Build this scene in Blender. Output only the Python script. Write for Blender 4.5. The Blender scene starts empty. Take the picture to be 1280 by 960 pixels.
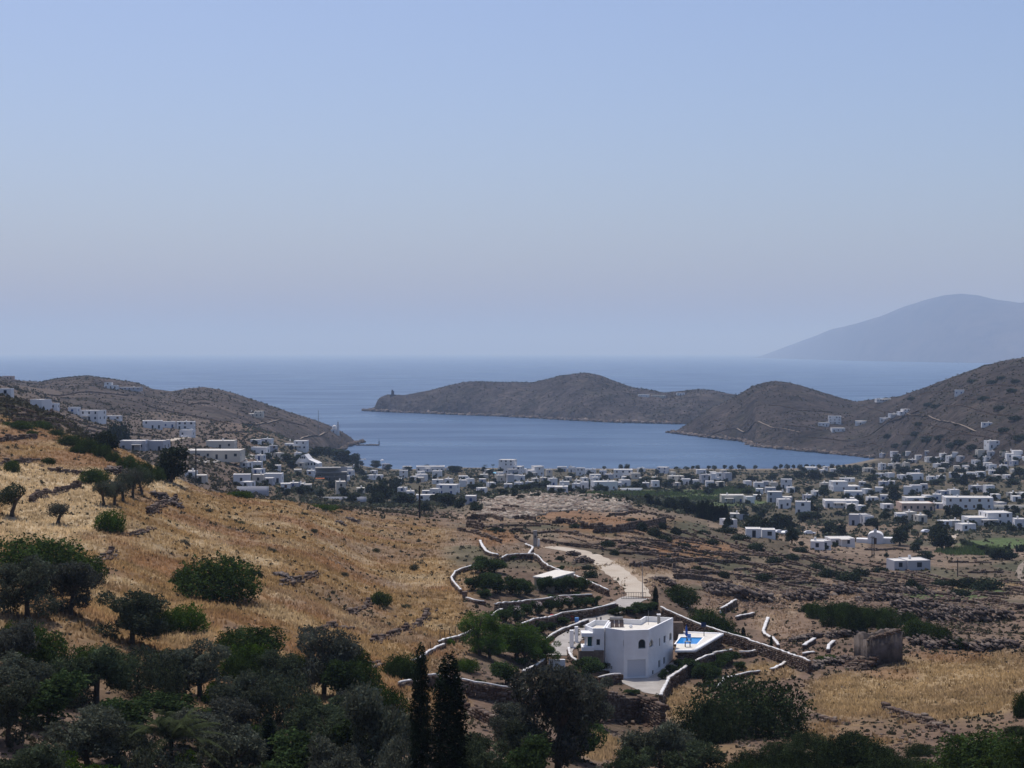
import bpy, bmesh, math, random
import numpy as np
from mathutils import Vector, Matrix

# ------------------------------------------------------------------ camera, sky, sun, exposure
S = bpy.context.scene
COL = S.collection
F = 2000.0                       # focal length in pixels of a 1280 wide picture
CZ = 100.0                       # eye height above the sea
PITCH = math.atan(40.0 / F)
cam_d = bpy.data.cameras.new('camera')
cam_d.sensor_width = 36.0
cam_d.lens = 36.0 * F / 1280.0
cam_d.clip_start = 0.5
cam_d.clip_end = 200000.0
cam = bpy.data.objects.new('camera', cam_d)
COL.objects.link(cam)
cam.location = (0, 0, CZ)
cam.rotation_euler = (math.pi / 2 - PITCH, 0, 0)
S.camera = cam

SUN_EL, SUN_AZ = math.radians(68), math.radians(-28)     # azimuth from +Y, positive to the right
world = bpy.data.worlds.new('World')
S.world = world
world.use_nodes = True
wn = world.node_tree
for n in list(wn.nodes):
    wn.nodes.remove(n)
sky = wn.nodes.new('ShaderNodeTexSky')
sky.sky_type = 'NISHITA'
sky.sun_disc = False
sky.sun_elevation = SUN_EL
sky.sun_rotation = SUN_AZ
sky.altitude = 100.0
sky.air_density = 1.0
sky.dust_density = 2.5
sky.ozone_density = 10.0
tint = wn.nodes.new('ShaderNodeMix')
tint.data_type = 'RGBA'
tint.blend_type = 'MULTIPLY'
tint.inputs[0].default_value = 1.0
tint.inputs[7].default_value = (1.17, 1.0, 0.955, 1)
bg = wn.nodes.new('ShaderNodeBackground')
bg.inputs[1].default_value = 0.142
wo = wn.nodes.new('ShaderNodeOutputWorld')
wn.links.new(sky.outputs[0], tint.inputs[6])
wn.links.new(tint.outputs[2], bg.inputs[0])
wn.links.new(bg.outputs[0], wo.inputs[0])

sun_d = bpy.data.lights.new('sun', 'SUN')
sun_d.energy = 3.3
sun_d.angle = math.radians(0.53)
sun_d.color = (1.0, 0.96, 0.905)
sun = bpy.data.objects.new('sun', sun_d)
COL.objects.link(sun)
sv = Vector((math.sin(SUN_AZ) * math.cos(SUN_EL), math.cos(SUN_AZ) * math.cos(SUN_EL), math.sin(SUN_EL)))
sun.rotation_euler = sv.to_track_quat('Z', 'Y').to_euler()
sun.location = (0, 0, 300)

S.view_settings.view_transform = 'Standard'
S.view_settings.look = 'None'
S.view_settings.gamma = 1.0
S.view_settings.exposure = 0.0
S.render.engine = 'CYCLES'
S.cycles.use_denoising = True
S.cycles.max_bounces = 7
S.cycles.diffuse_bounces = 3
S.cycles.glossy_bounces = 2
S.cycles.transmission_bounces = 4
S.cycles.transparent_max_bounces = 6
S.cycles.volume_bounces = 1

RNG = random.Random(7)
NP = np.random.default_rng(11)

# ------------------------------------------------------------------ helpers
def W(px, py, d):
    """world point on the ray of picture position (px, py) at ground distance y = d"""
    a, b = (px - 640.0) / F, (480.0 - py) / F
    dy = math.cos(PITCH) + math.sin(PITCH) * b
    dz = -math.sin(PITCH) + math.cos(PITCH) * b
    t = d / dy
    return Vector((a * t, d, CZ + dz * t))

def tag(o, label=None, cat=None, group=None, kind=None):
    if label: o['label'] = label
    if cat: o['category'] = cat
    if group: o['group'] = group
    if kind or cat: o['kind'] = kind or 'thing'
    return o

def link(name, me, mat=None, parent=None, loc=None):
    o = bpy.data.objects.new(name, me)
    COL.objects.link(o)
    if mat is not None and me is not None and len(me.materials) == 0:
        me.materials.append(mat)
    if parent is not None:
        o.parent = parent
    if loc is not None:
        o.location = loc
    return o

def empty(name, loc=(0, 0, 0), rz=0.0):
    o = bpy.data.objects.new(name, None)
    COL.objects.link(o)
    o.location = loc
    o.rotation_euler = (0, 0, rz)
    o.empty_display_size = 0.5
    return o

def mesh_np(name, V, Fc, smooth=False, col=None):
    """V (n,3); Fc (m,4) or (m,3) int array"""
    V = np.ascontiguousarray(V, dtype=np.float32)
    Fc = np.ascontiguousarray(Fc, dtype=np.int32)
    me = bpy.data.meshes.new(name)
    k = Fc.shape[1]
    me.vertices.add(len(V)); me.vertices.foreach_set('co', V.ravel())
    me.loops.add(Fc.size); me.loops.foreach_set('vertex_index', Fc.ravel())
    me.polygons.add(len(Fc))
    me.polygons.foreach_set('loop_start', np.arange(0, Fc.size, k, dtype=np.int32))
    me.polygons.foreach_set('loop_total', np.full(len(Fc), k, dtype=np.int32))
    if smooth:
        me.polygons.foreach_set('use_smooth', np.ones(len(Fc), dtype=bool))
    me.update(calc_edges=True)
    if col is not None:
        a = me.color_attributes.new('tint', 'FLOAT_COLOR', 'POINT')
        c = np.ones((len(V), 4), dtype=np.float32); c[:, :3] = col
        a.data.foreach_set('color', c.ravel())
    return me

def _hash(ix, iy, s):
    h = (ix.astype(np.int64) * 374761393 + iy.astype(np.int64) * 668265263 + s * 1274126177) & 0xFFFFFFFF
    h = ((h ^ (h >> 13)) * 1274126177) & 0xFFFFFFFF
    h = h ^ (h >> 16)
    return (h & 0xFFFFFF) / float(0xFFFFFF)

def vnoise(x, y, s=0):
    ix, iy = np.floor(x), np.floor(y)
    fx, fy = x - ix, y - iy
    fx = fx * fx * (3 - 2 * fx); fy = fy * fy * (3 - 2 * fy)
    ix = ix.astype(np.int64); iy = iy.astype(np.int64)
    a, b = _hash(ix, iy, s), _hash(ix + 1, iy, s)
    c, d = _hash(ix, iy + 1, s), _hash(ix + 1, iy + 1, s)
    return (a * (1 - fx) + b * fx) * (1 - fy) + (c * (1 - fx) + d * fx) * fy

def fbm(x, y, o=4, s=0, g=0.5):
    r, a, t = 0.0, 1.0, 0.0
    for i in range(o):
        r = r + a * (vnoise(x * 2 ** i + 17.3 * i, y * 2 ** i - 9.1 * i, s + i) - 0.5)
        t += a; a *= g
    return r / t * 2.0           # about -1 .. 1

# ------------------------------------------------------------------ materials
MATS = {}
def new_mat(name):
    m = bpy.data.materials.new(name); m.use_nodes = True
    n = m.node_tree
    for x in list(n.nodes): n.nodes.remove(x)
    out = n.nodes.new('ShaderNodeOutputMaterial')
    b = n.nodes.new('ShaderNodeBsdfPrincipled')
    n.links.new(b.outputs[0], out.inputs[0])
    b.inputs['Roughness'].default_value = 0.9
    b.inputs['Specular IOR Level'].default_value = 0.15
    MATS[name] = m
    return m, n, b, out

def mixc(n, a, b, fac, mode='MIX'):
    x = n.nodes.new('ShaderNodeMix'); x.data_type = 'RGBA'; x.blend_type = mode
    for sock, v in ((x.inputs[6], a), (x.inputs[7], b)):
        if isinstance(v, (tuple, list)): sock.default_value = (*v[:3], 1)
        else: n.links.new(v, sock)
    if isinstance(fac, (int, float)): x.inputs[0].default_value = fac
    else: n.links.new(fac, x.inputs[0])
    return x.outputs[2]

def noise(n, scale, detail=4, rough=0.55, coord='Object', stretch=None):
    tc = n.nodes.new('ShaderNodeTexCoord')
    t = n.nodes.new('ShaderNodeTexNoise')
    t.inputs['Scale'].default_value = scale
    t.inputs['Detail'].default_value = detail
    t.inputs['Roughness'].default_value = rough
    if stretch:
        mp = n.nodes.new('ShaderNodeMapping'); mp.inputs['Scale'].default_value = stretch
        n.links.new(tc.outputs[coord], mp.inputs[0]); n.links.new(mp.outputs[0], t.inputs[0])
    else:
        n.links.new(tc.outputs[coord], t.inputs[0])
    return t.outputs[0]

def ramp(n, v, stops):
    r = n.nodes.new('ShaderNodeValToRGB')
    while len(r.color_ramp.elements) < len(stops): r.color_ramp.elements.new(0.5)
    for e, (p, c) in zip(r.color_ramp.elements, stops):
        e.position = p
        e.color = (c, c, c, 1) if isinstance(c, (int, float)) else (*c, 1)
    n.links.new(v, r.inputs[0])
    return r.outputs[0]

def bump(n, b, h, strength, dist):
    x = n.nodes.new('ShaderNodeBump')
    x.inputs['Strength'].default_value = strength
    x.inputs['Distance'].default_value = dist
    n.links.new(h, x.inputs['Height']); n.links.new(x.outputs[0], b.inputs['Normal'])

def plain(name, c1, c2=None, scale=1.0, rough=0.9, bstr=0.0, bdist=0.05, coord='Object', detail=4):
    m, n, b, o = new_mat(name)
    b.inputs['Roughness'].default_value = rough
    if c2 is None:
        b.inputs[0].default_value = (*c1, 1)
        if bstr: bump(n, b, noise(n, scale, detail, coord=coord), bstr, bdist)
    else:
        v = noise(n, scale, detail, coord=coord)
        n.links.new(mixc(n, c1, c2, ramp(n, v, [(0.32, 0.0), (0.68, 1.0)])), b.inputs[0])
        if bstr: bump(n, b, v, bstr, bdist)
    return m

def vc_ground(name, nscale, fine, var=0.45, bstr=0.6, bdist=0.4):
    """vertex-coloured soil: the 'tint' attribute times noise"""
    m, n, b, o = new_mat(name)
    at = n.nodes.new('ShaderNodeAttribute'); at.attribute_name = 'tint'
    v1, v2 = noise(n, nscale, 6, 0.65), noise(n, fine, 4, 0.7)
    k1 = ramp(n, v1, [(0.3, 1.0 - var), (0.7, 1.0 + var * 0.6)])
    k2 = ramp(n, v2, [(0.3, 1.0 - var), (0.7, 1.0 + var * 0.6)])
    c = mixc(n, at.outputs[0], k1, 1.0, 'MULTIPLY')
    c = mixc(n, c, k2, 1.0, 'MULTIPLY')
    n.links.new(c, b.inputs[0])
    b.inputs['Roughness'].default_value = 0.95
    b.inputs['Specular IOR Level'].default_value = 0.05
    bump(n, b, v2, bstr, bdist)
    return m
# ------------------------------------------------------------------ terrain
U0, U1, NU = -900.0, 2180.0, 630
D0, D1, ND = 24.0, 3600.0, 640
us = np.linspace(U0, U1, NU)
ls = np.linspace(math.log(D0), math.log(D1), ND)
UU, LL = np.meshgrid(us, ls)              # rows = distance
DD = np.exp(LL)
XX = (UU - 640.0) / F * DD
def py2z(py, d):
    return W(640, py, d).z

# visible control points: column -> (picture y, distance); hidden ones as (None, distance, z)
CTRL = {
 -700: [(None,20,97),(None,60,90),(None,120,86),(None,220,88),(None,400,96),(None,700,100),(None,1000,95),(None,1500,60),(None,2200,-15),(None,3400,-25)],
 -250: [(None,20,95),(None,60,84),(None,110,78),(None,200,82),(None,330,88),(None,500,92),(None,800,88),(None,1100,80),(None,1500,50),(None,2200,-15),(None,3400,-25)],
 0:   [(None,20,93),(None,50,82),(960,95),(850,120),(760,148),(700,172),(660,200),(620,232),(580,272),(550,312),(530,350),(514,420),(498,520),(489,600),(None,700,80),(None,800,76),(481,1000),(478,1300),(None,2100,-15),(None,3400,-25)],
 75:  [(None,50,81),(960,97),(850,125),(770,150),(700,185),(655,212),(618,245),(585,285),(560,325),(545,370),(530,430),(521,500),(None,600,72),(None,700,69),(515,850),(500,1200),(490,1450)],
 150: [(None,20,93),(None,55,80),(960,100),(850,130),(780,157),(720,182),(680,204),(645,225),(615,255),(592,285),(572,325),(560,370),(None,440,68),(None,550,62),(563,680),(545,800),(530,950),(515,1150),(503,1400),(None,2100,-15),(None,3400,-25)],
 215: [(960,104),(860,134),(790,158),(730,186),(690,212),(650,245),(620,290),(600,325),(595,345),(None,400,66),(None,500,56),(572,650),(560,740),(545,900),(530,1050),(515,1300)],
 300: [(None,20,92.5),(None,55,79),(960,110),(900,125),(850,142),(800,158),(750,182),(700,220),(660,268),(635,310),(620,340),(None,400,60),(None,480,53),(606,620),(590,690),(575,770),(560,870),(545,1020),(530,1250),(None,1500,30),(None,2000,-15),(None,3400,-25)],
 380: [(900,130),(850,150),(800,170),(750,198),(700,238),(660,290),(640,335),(631,370),(None,430,58),(None,520,48),(612,700),(600,790),(585,900),(568,1080),(556,1300),(None,1480,8),(None,1650,-6)],
 450: [(None,20,92),(None,55,78),(960,107),(880,140),(820,170),(780,200),(740,235),(700,285),(660,350),(642,400),(None,470,54),(None,560,45),(None,680,37),(617,800),(603,950),(592,1100),(584,1300),(None,1400,0.6),(None,1500,-5),(None,1900,-25)],
 560: [(None,20,92),(None,55,77),(960,106),(900,138),(850,172),(800,206),(760,238),(720,277),(690,322),(660,385),(650,430),(645,520),(None,600,42),(None,680,36),(618,780),(606,920),(594,1100),(587,1280),(None,1370,0.6),(None,1470,-5),(None,1900,-25)],
 640: [(None,20,92),(None,55,77),(1010,96),(930,130),(900,150),(860,182),(820,210),(780,236),(740,264),(704,305),(682,345),(660,405),(641,480),(627,560),(618,640),(None,700,40),(None,770,30),(613,850),(603,1000),(592,1200),(587,1310),(None,1362,0.6),(None,1460,-5),(None,1900,-25)],
 720: [(None,55,77),(1000,100),(920,140),(880,178),(840,212),(800,238),(770,252),(745,266),(710,305),(688,345),(660,410),(640,490),(627,570),(620,640),(None,700,39),(None,770,29),(613,860),(602,1030),(592,1220),(587,1320),(None,1360,0.6),(None,1460,-5),(None,1900,-25)],
 800: [(None,20,91.5),(None,55,76),(960,133),(910,172),(872,200),(850,213),(820,228),(790,245),(760,260),(740,270),(712,308),(690,350),(662,420),(645,490),(633,570),(629,615),(None,680,37),(622,780),(611,900),(602,1050),(590,1260),(587,1330),(None,1360,0.6),(None,1460,-5),(None,1900,-25)],
 880: [(None,55,76),(960,130),(905,165),(870,195),(845,213),(820,230),(790,248),(765,268),(742,300),(720,340),(695,400),(672,460),(655,530),(649,570),(None,620,36),(643,700),(622,850),(606,1010),(592,1230),(587,1330),(None,1360,0.6),(None,1460,-5),(None,1900,-25)],
 960: [(None,20,91.5),(None,55,76),(960,130),(900,165),(860,195),(830,220),(800,245),(770,277),(742,320),(712,380),(690,435),(672,490),(668,530),(660,620),(641,720),(617,900),(601,1080),(588,1310),(None,1360,0.6),(None,1460,-5),(None,1900,-25)],
 1100:[(None,20,91.5),(None,55,76),(960,128),(900,164),(850,200),(825,215),(790,240),(760,277),(732,340),(710,420),(690,510),(670,600),(650,690),(622,850),(600,1010),(586,1240),(None,1400,4),(None,1500,0.6),(None,1600,-5),(None,2000,-25)],
 1200:[(960,122),(900,158),(850,196),(822,217),(792,240),(766,275),(738,340),(712,430),(692,510),(672,590),(650,690),(620,840),(596,1010),(580,1180),(None,1400,20),(None,1600,10)],
 1280:[(None,20,91.5),(None,55,77),(960,112),(900,152),(850,188),(820,214),(790,240),(768,272),(748,315),(728,372),(702,470),(680,560),(650,680),(620,830),(592,990),(572,1120),(None,1400,30),(None,1600,30),(None,2100,-15),(None,3400,-25)],
 1700:[(None,20,93),(None,60,80),(None,120,71),(None,220,62),(None,400,48),(None,700,36),(None,1000,34),(None,1500,40),(None,2200,-15),(None,3400,-25)],
 2100:[(None,20,95),(None,60,86),(None,120,78),(None,250,66),(None,500,50),(None,1000,40),(None,1500,45),(None,2200,-15),(None,3400,-25)],
}
cp = []
for u, rows in CTRL.items():
    for r in rows:
        if r[0] is None: cp.append((u, math.log(r[1]), r[2]))
        else: cp.append((u, math.log(r[1]), py2z(r[0], r[1])))
cp = np.array(cp)
AU, AL = 1 / 170.0, 3.2
def tps_fit(P, z, lam):
    n = len(P)
    r = np.linalg.norm(P[:, None] - P[None], axis=2)
    K = np.where(r > 0, r * r * np.log(np.maximum(r, 1e-9)), 0) + lam * np.eye(n)
    A = np.zeros((n + 3, n + 3)); A[:n, :n] = K
    A[:n, n] = 1; A[:n, n + 1:] = P; A[n, :n] = 1; A[n + 1:, :n] = P.T
    return np.linalg.solve(A, np.concatenate([z, [0, 0, 0]]))
CPp = np.stack([cp[:, 0] * AU, cp[:, 1] * AL], 1)
wts = tps_fit(CPp, cp[:, 2], 0.004)
def tps_eval(u, l):
    q = np.stack([u.ravel() * AU, l.ravel() * AL], 1)
    out = np.empty(len(q))
    for i in range(0, len(q), 20000):
        s = q[i:i + 20000]
        r2 = ((s[:, None] - CPp[None]) ** 2).sum(2)
        out[i:i + 20000] = (0.5 * r2 * np.log(np.maximum(r2, 1e-18))) @ wts[:-3] + wts[-3] + s @ wts[-2:]
    return out.reshape(u.shape)
cu = np.linspace(U0, U1, 180); clg = np.linspace(ls[0], ls[-1], 220)
cZ = tps_eval(*np.meshgrid(cu, clg))
def bil(grid, a0, a1, b0, b1, a, b):
    nb, na = grid.shape
    fa = np.clip((a - a0) / (a1 - a0) * (na - 1), 0, na - 1.001)
    fb = np.clip((b - b0) / (b1 - b0) * (nb - 1), 0, nb - 1.001)
    ia, ib = fa.astype(int), fb.astype(int); ta, tb = fa - ia, fb - ib
    return (grid[ib, ia] * (1 - ta) + grid[ib, ia + 1] * ta) * (1 - tb) + (grid[ib + 1, ia] * (1 - ta) + grid[ib + 1, ia + 1] * ta) * tb
ZG = bil(cZ, U0, U1, ls[0], ls[-1], UU, LL)
# roughness of the ground: rocky knolls near, smooth fields on the plain
rough = np.clip(1.0 - (DD - 420) / 500.0, 0.12, 1.0)
ZG = ZG + rough * (0.9 * fbm(XX / 23, DD / 23, 4, 3) + 0.35 * fbm(XX / 5, DD / 5, 3, 9)) * np.clip(ZG / 3.0, 0, 1)

# levelled places: (centre px, py, distance) -> z kept flat within r, blended to r2
PADS = []
def pad(x, y, z, r, r2):
    global ZG
    q = np.clip((np.hypot(XX - x, DD - y) - r) / (r2 - r), 0, 1)
    q = q * q * (3 - 2 * q)
    ZG = z * (1 - q) + ZG * q
# villa court, pool terrace, drive and excavation plateau
CTR = W(812, 852, 211)
pad(CTR.x, CTR.y, 56.05, 7.0, 14.0)
p_ = W(700, 826, 219); pad(p_.x, p_.y, 57.7, 3.5, 9.0)
p_ = W(790, 748, 264); pad(p_.x, p_.y, 59.4, 5.0, 14.0)
p_ = W(960, 775, 268); pad(p_.x, p_.y, p_.z, 8.0, 20.0)
ZG = np.where(DD > 3300, -30, ZG)
# the drive and the track are cut level into the slope
def _first(px, py):
    a, b = (px - 640.0) / F, (480.0 - py) / F
    dy = math.cos(PITCH) + math.sin(PITCH) * b; dz = -math.sin(PITCH) + math.cos(PITCH) * b
    d = np.exp(np.linspace(math.log(150), math.log(500), 900)); z = CZ + dz * d / dy
    g = bil(ZG, U0, U1, ls[0], ls[-1], a / dy * F + 640 + 0 * d, np.log(d))
    h = np.nonzero(g >= z)[0]; i = h[0] if len(h) else int(np.argmin(z - g))
    return np.array([a * d[i] / dy, d[i], g[i]])
DRIVE = [(694, 822, 2.0), (704, 806, 2.0), (722, 790, 2.0), (745, 774, 2.0), (768, 760, 2.2), (785, 752, 2.3), (800, 746, 2.2)]
TRACK = [(798, 748, 2.0), (797, 738, 2.0), (789, 730, 2.1), (777, 721, 2.2), (764, 711, 2.3), (752, 702, 2.4), (736, 694, 2.4), (718, 688.5, 2.3), (700, 685.5, 2.1), (678, 683, 1.8)]
ROADC = []
for rd_ in (DRIVE, TRACK):
    g_ = [_first(p[0], p[1]) for p in rd_]
    for (a, b, p) in zip(g_[:-1], g_[1:], rd_):
        k = max(2, int(np.linalg.norm(b - a) / 2.0))
        for i in range(k): ROADC.append((a + (b - a) * i / k, p[2]))
zs_ = np.array([c[0][2] for c in ROADC]); zs_ = np.convolve(np.pad(zs_, 5, mode='edge'), np.ones(11) / 11, 'valid')
for (c_, w_), z_ in zip(ROADC, zs_):
    r0, r1 = np.searchsorted(ls, [math.log(c_[1] - 9), math.log(c_[1] + 9)])
    sl = slice(max(r0, 0), r1)
    q_ = np.clip((np.hypot(XX[sl] - c_[0], DD[sl] - c_[1]) - (w_ + 0.5)) / 3.5, 0, 1); q_ = q_ * q_ * (3 - 2 * q_)
    ZG[sl] = z_ * (1 - q_) + ZG[sl] * q_

def hill_z(u, d, sky_line, front, back_len, p=0.75, rock=3.0, seed=1, cell=60.0):
    """sky_line: (u, picture y, ridge distance); front: (u, distance, z) where the slope starts"""
    sl, fr = np.array(sky_line, float), np.array(front, float)
    dr = np.interp(u, sl[:, 0], sl[:, 2]); pr = np.interp(u, sl[:, 0], sl[:, 1])
    b = (480.0 - pr) / F
    zr = CZ + (-math.sin(PITCH) + math.cos(PITCH) * b) / (math.cos(PITCH) + math.sin(PITCH) * b) * dr
    df = np.interp(u, fr[:, 0], fr[:, 1]); zf = np.interp(u, fr[:, 0], fr[:, 2])
    df = np.minimum(df, dr - 20)
    t = np.clip((d - df) / (dr - df), 0, 1)
    prof = np.sin(t * math.pi / 2) ** p
    up = zf + (zr - zf) * prof
    s = np.clip((d - dr) / back_len, 0, 1.4)
    z = np.where(d <= dr, up, zr - (zr + 14) * (1 - np.cos(s * math.pi / 2)) - 14 * s)
    z = np.where(d < df, zf - (df - d) * 0.25, z)
    x = (u - 640) / F * d
    amp = np.clip((z + 3) / 12.0, 0, 1) * (0.35 + 0.65 * np.clip(1 - np.abs(d - dr) / 60.0, 0, 1) * 0 + 0.0)
    n = fbm(x / cell, d / cell, 5, seed, 0.55)
    fade = 0.25 + 0.75 * np.clip(np.abs(d - dr) / 120.0, 0, 1)
    return z + rock * n * amp * fade * 2.0

LEFT = dict(sky_line=[(-900,440,1800),(-400,452,1800),(-100,464,1700),(0,470,1650),(25,476,1700),(50,477,1780),(75,472,1800),(108,469,1800),(130,472,1800),(150,475,1790),(172,478,1780),(190,486,1760),(214,489,1760),(232,486,1740),(255,484,1730),(280,488,1730),(300,494,1740),(330,504,1750),(360,514,1750),(385,522,1750),(410,531,1760),(425,538,1765),(436,545,1768),(446,553,1770),(452,560,1775)],
            front=[(-900,1000,60),(-100,1050,62),(0,1000,64),(80,950,56),(150,950,50),(220,1000,44),(300,1100,36),(350,1250,24),(390,1420,8),(415,1560,1),(435,1700,-1),(446,1750,-2),(455,1765,-3)],
            back_len=260, p=0.8, rock=3.2, seed=21)
CAPE = dict(sky_line=[(452,516,2720),(459,511,2715),(468,509,2710),(472,500,2705),(476,496,2700),(484,493,2700),(505,494,2690),(520,491,2690),(540,487,2690),(560,482,2680),(580,478,2670),(600,477,2660),(630,478,2650),(665,478,2640),(680,475,2630),(700,470,2620),(718,467,2610),(735,466,2600),(750,469,2590),(770,477,2580),(790,484,2560),(810,487,2540),(830,491,2520),(850,489,2500),(870,487,2480),(890,488,2470),(905,491,2450),(920,493,2440),(1000,494,2440),(1100,505,2440),(1160,518,2440)],
            front=[(452,2712,-2),(470,2690,-1),(500,2640,-1),(560,2560,-1),(640,2465,-1),(700,2360,-1),(760,2275,-1),(850,2215,-1),(905,2210,-1),(1000,2300,-1),(1160,2330,-1)],
            back_len=280, p=0.72, rock=7.5, seed=33, cell=70.0)
KNOLL = dict(sky_line=[(838,541,1990),(850,536,2000),(870,523,2010),(890,510,2020),(905,503,2030),(920,495,2030),(940,483,2030),(955,478,2030),(970,476,2025),(985,478,2020),(1005,483,2010),(1030,491,2000),(1050,497,1990),(1070,502,1960),(1090,499,1900),(1105,498,1850),(1125,495,1800),(1160,483,1700),(1200,468,1650),(1230,457,1620),(1260,450,1600),(1280,447,1590),(1340,440,1580),(1450,430,1560),(1700,415,1540),(2180,400,1500)],
            front=[(836,1985,-2),(845,1965,-1),(870,1900,-1),(905,1830,-1),(930,1795,-1),(938,1755,-1),(945,1690,-1),(980,1640,-1),(1030,1580,-1),(1090,1510,-1),(1120,1400,3),(1160,1250,14),(1200,1150,22),(1280,1050,25),(1500,1000,30),(2180,900,40)],
            back_len=300, p=0.85, rock=4.2, seed=47, cell=50.0)
HILLS = {}
for nm, P in (('L', LEFT), ('C', CAPE), ('K', KNOLL)):
    HILLS[nm] = hill_z(UU, DD, **P)
ZALL = ZG.copy()
inL = UU < 470; ZALL = np.where(inL, np.maximum(ZALL, HILLS['L']), ZALL)
inC = (UU > 450) & (UU < 1160); ZALL = np.where(inC, np.maximum(ZALL, HILLS['C']), ZALL)
inK = UU > 834; ZALL = np.where(inK, np.maximum(ZALL, HILLS['K']), ZALL)

def gz(x, y):
    """ground height at a world position"""
    y = max(y, D0 + 0.01)
    u = x / y * F + 640.0
    return float(bil(ZALL, U0, U1, ls[0], ls[-1], np.array([u]), np.array([math.log(y)]))[0])
_ds = np.exp(np.linspace(math.log(30.0), math.log(3400.0), 2600)); _dl = np.log(_ds)
def gp(px, py, dmin=0.0, dmax=4000.0):
    """first ground point seen at picture position (px, py)"""
    a, b = (px - 640.0) / F, (480.0 - py) / F
    dy = math.cos(PITCH) + math.sin(PITCH) * b
    dz = -math.sin(PITCH) + math.cos(PITCH) * b
    t = _ds / dy
    x, z = a * t, CZ + dz * t
    g = bil(ZALL, U0, U1, ls[0], ls[-1], x / _ds * F + 640.0, _dl)
    hit = np.nonzero((g >= z) & (_ds >= dmin) & (_ds <= dmax))[0]
    if len(hit) == 0:
        i = int(np.argmin(np.where((_ds >= dmin) & (_ds <= dmax), z - g, 1e9)))
    else:
        i = int(hit[0])
        if i > 0 and _ds[i - 1] >= dmin:
            e0, e1 = z[i - 1] - g[i - 1], z[i] - g[i]
            k = e0 / (e0 - e1 + 1e-9)
            d = _ds[i - 1] * (1 - k) + _ds[i] * k
            x_ = a * d / dy
            return Vector((x_, d, gz(x_, d)))
    return Vector((float(x[i]), float(_ds[i]), float(g[i])))
def gtop(px, py, h, **kw):
    """ground under a thing of height h whose top shows at (px, py)"""
    q = gp(px, py, **kw)
    for _ in range(4):
        q = gp(px, py + h * F / q.y, **kw)
    return q

def grid_mesh(name, X, Y, Z, mask, col):
    nr, nc = Z.shape
    keep = mask[:-1, :-1] | mask[1:, :-1] | mask[:-1, 1:] | mask[1:, 1:]
    idx = np.arange(nr * nc).reshape(nr, nc)
    q = np.stack([idx[:-1, :-1], idx[:-1, 1:], idx[1:, 1:], idx[1:, :-1]], -1)[keep]
    used = np.zeros(nr * nc, bool); used[q.ravel()] = True
    remap = np.cumsum(used) - 1
    V = np.stack([X.ravel(), Y.ravel(), Z.ravel()], 1)[used]
    return mesh_np(name, V, remap[q], True, col.reshape(-1, 3)[used])

# ---- ground colours (the soil's own colour)
PYY = 440.0 + (CZ - ZG) / DD * F          # picture row of each ground vertex, to lay the fields out
def blob(u, v, ru, rv, soft=0.35):
    q = np.hypot((UU - u) / ru, (PYY - v) / rv)
    q = q + 0.25 * fbm(XX / 9, DD / 9, 3, int(u) % 91)
    return np.clip((1 - q) / soft, 0, 1)
SOIL = np.array([0.15, 0.102, 0.072]); GOLD = np.array([0.300, 0.200, 0.092]); PALE = np.array([0.40, 0.305, 0.182])
RUST = np.array([0.215, 0.122, 0.064]); SCRUB = np.array([0.075, 0.066, 0.042]); GREEN = np.array([0.075, 0.105, 0.04])
GREY = np.array([0.13, 0.105, 0.085]); OLIVEG = np.array([0.085, 0.088, 0.05]); TAN = np.array([0.20, 0.148, 0.104]); SAND = np.array([0.34, 0.28, 0.21])
C = np.ones(ZG.shape + (3,)) * SOIL
def lay(mask, colr):
    global C
    C = C * (1 - mask[..., None]) + colr * mask[..., None]
nA = fbm(XX / 14, DD / 14, 4, 61); nB = fbm(XX / 35, DD / 35, 4, 71); nC = fbm(XX / 4.5, DD / 4.5, 3, 81)
lay(np.clip(nB * 1.4 + 0.2, 0, 1) * 0.6, TAN)
lay(np.clip(nA * 2.0 - 0.1, 0, 1) * 0.5, SCRUB)
# golden hillside on the left
gold = np.clip((600 - UU + 60 * nB) / 50, 0, 1) * np.clip((DD - 118) / 40, 0, 1) * np.clip((430 - DD) / 60, 0, 1)
lay(gold * 0.85, GOLD)
lay(gold * np.clip(nA * 3.2 - 0.1, 0, 1) * 0.85, RUST * 1.1)
lay(gold * np.clip(fbm(XX / 9, DD / 9, 3, 131) * 3.0 - 0.2, 0, 1) * 0.8, PALE)
lay(gold * np.clip(fbm(XX / 20, DD / 20, 4, 141) * 3.0 - 0.5, 0, 1) * 0.6, SOIL * 1.2)
lay(gold * np.clip(fbm(XX / 6, DD / 6, 4, 231) * 3 - 0.7, 0, 1) * 0.65, RUST * 0.85)
lay(gold * np.clip(fbm(XX / 4, DD / 4, 4, 251) * 3 - 0.9, 0, 1) * 0.55, SOIL)
for b in ((60,600,110,24),(70,640,75,32),(205,600,30,20),(25,665,60,18)): lay(blob(*b, 0.2), PALE * 1.12)
for b in ((20,545,70,14),(90,575,60,14),(155,580,26,13)): lay(blob(*b) * 0.7, RUST)
# terraces left, far
far_l = np.clip((DD - 380) / 60, 0, 1) * np.clip((330 - UU) / 80, 0, 1)
lay(far_l * 0.8, GREY * 0.82)
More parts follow.
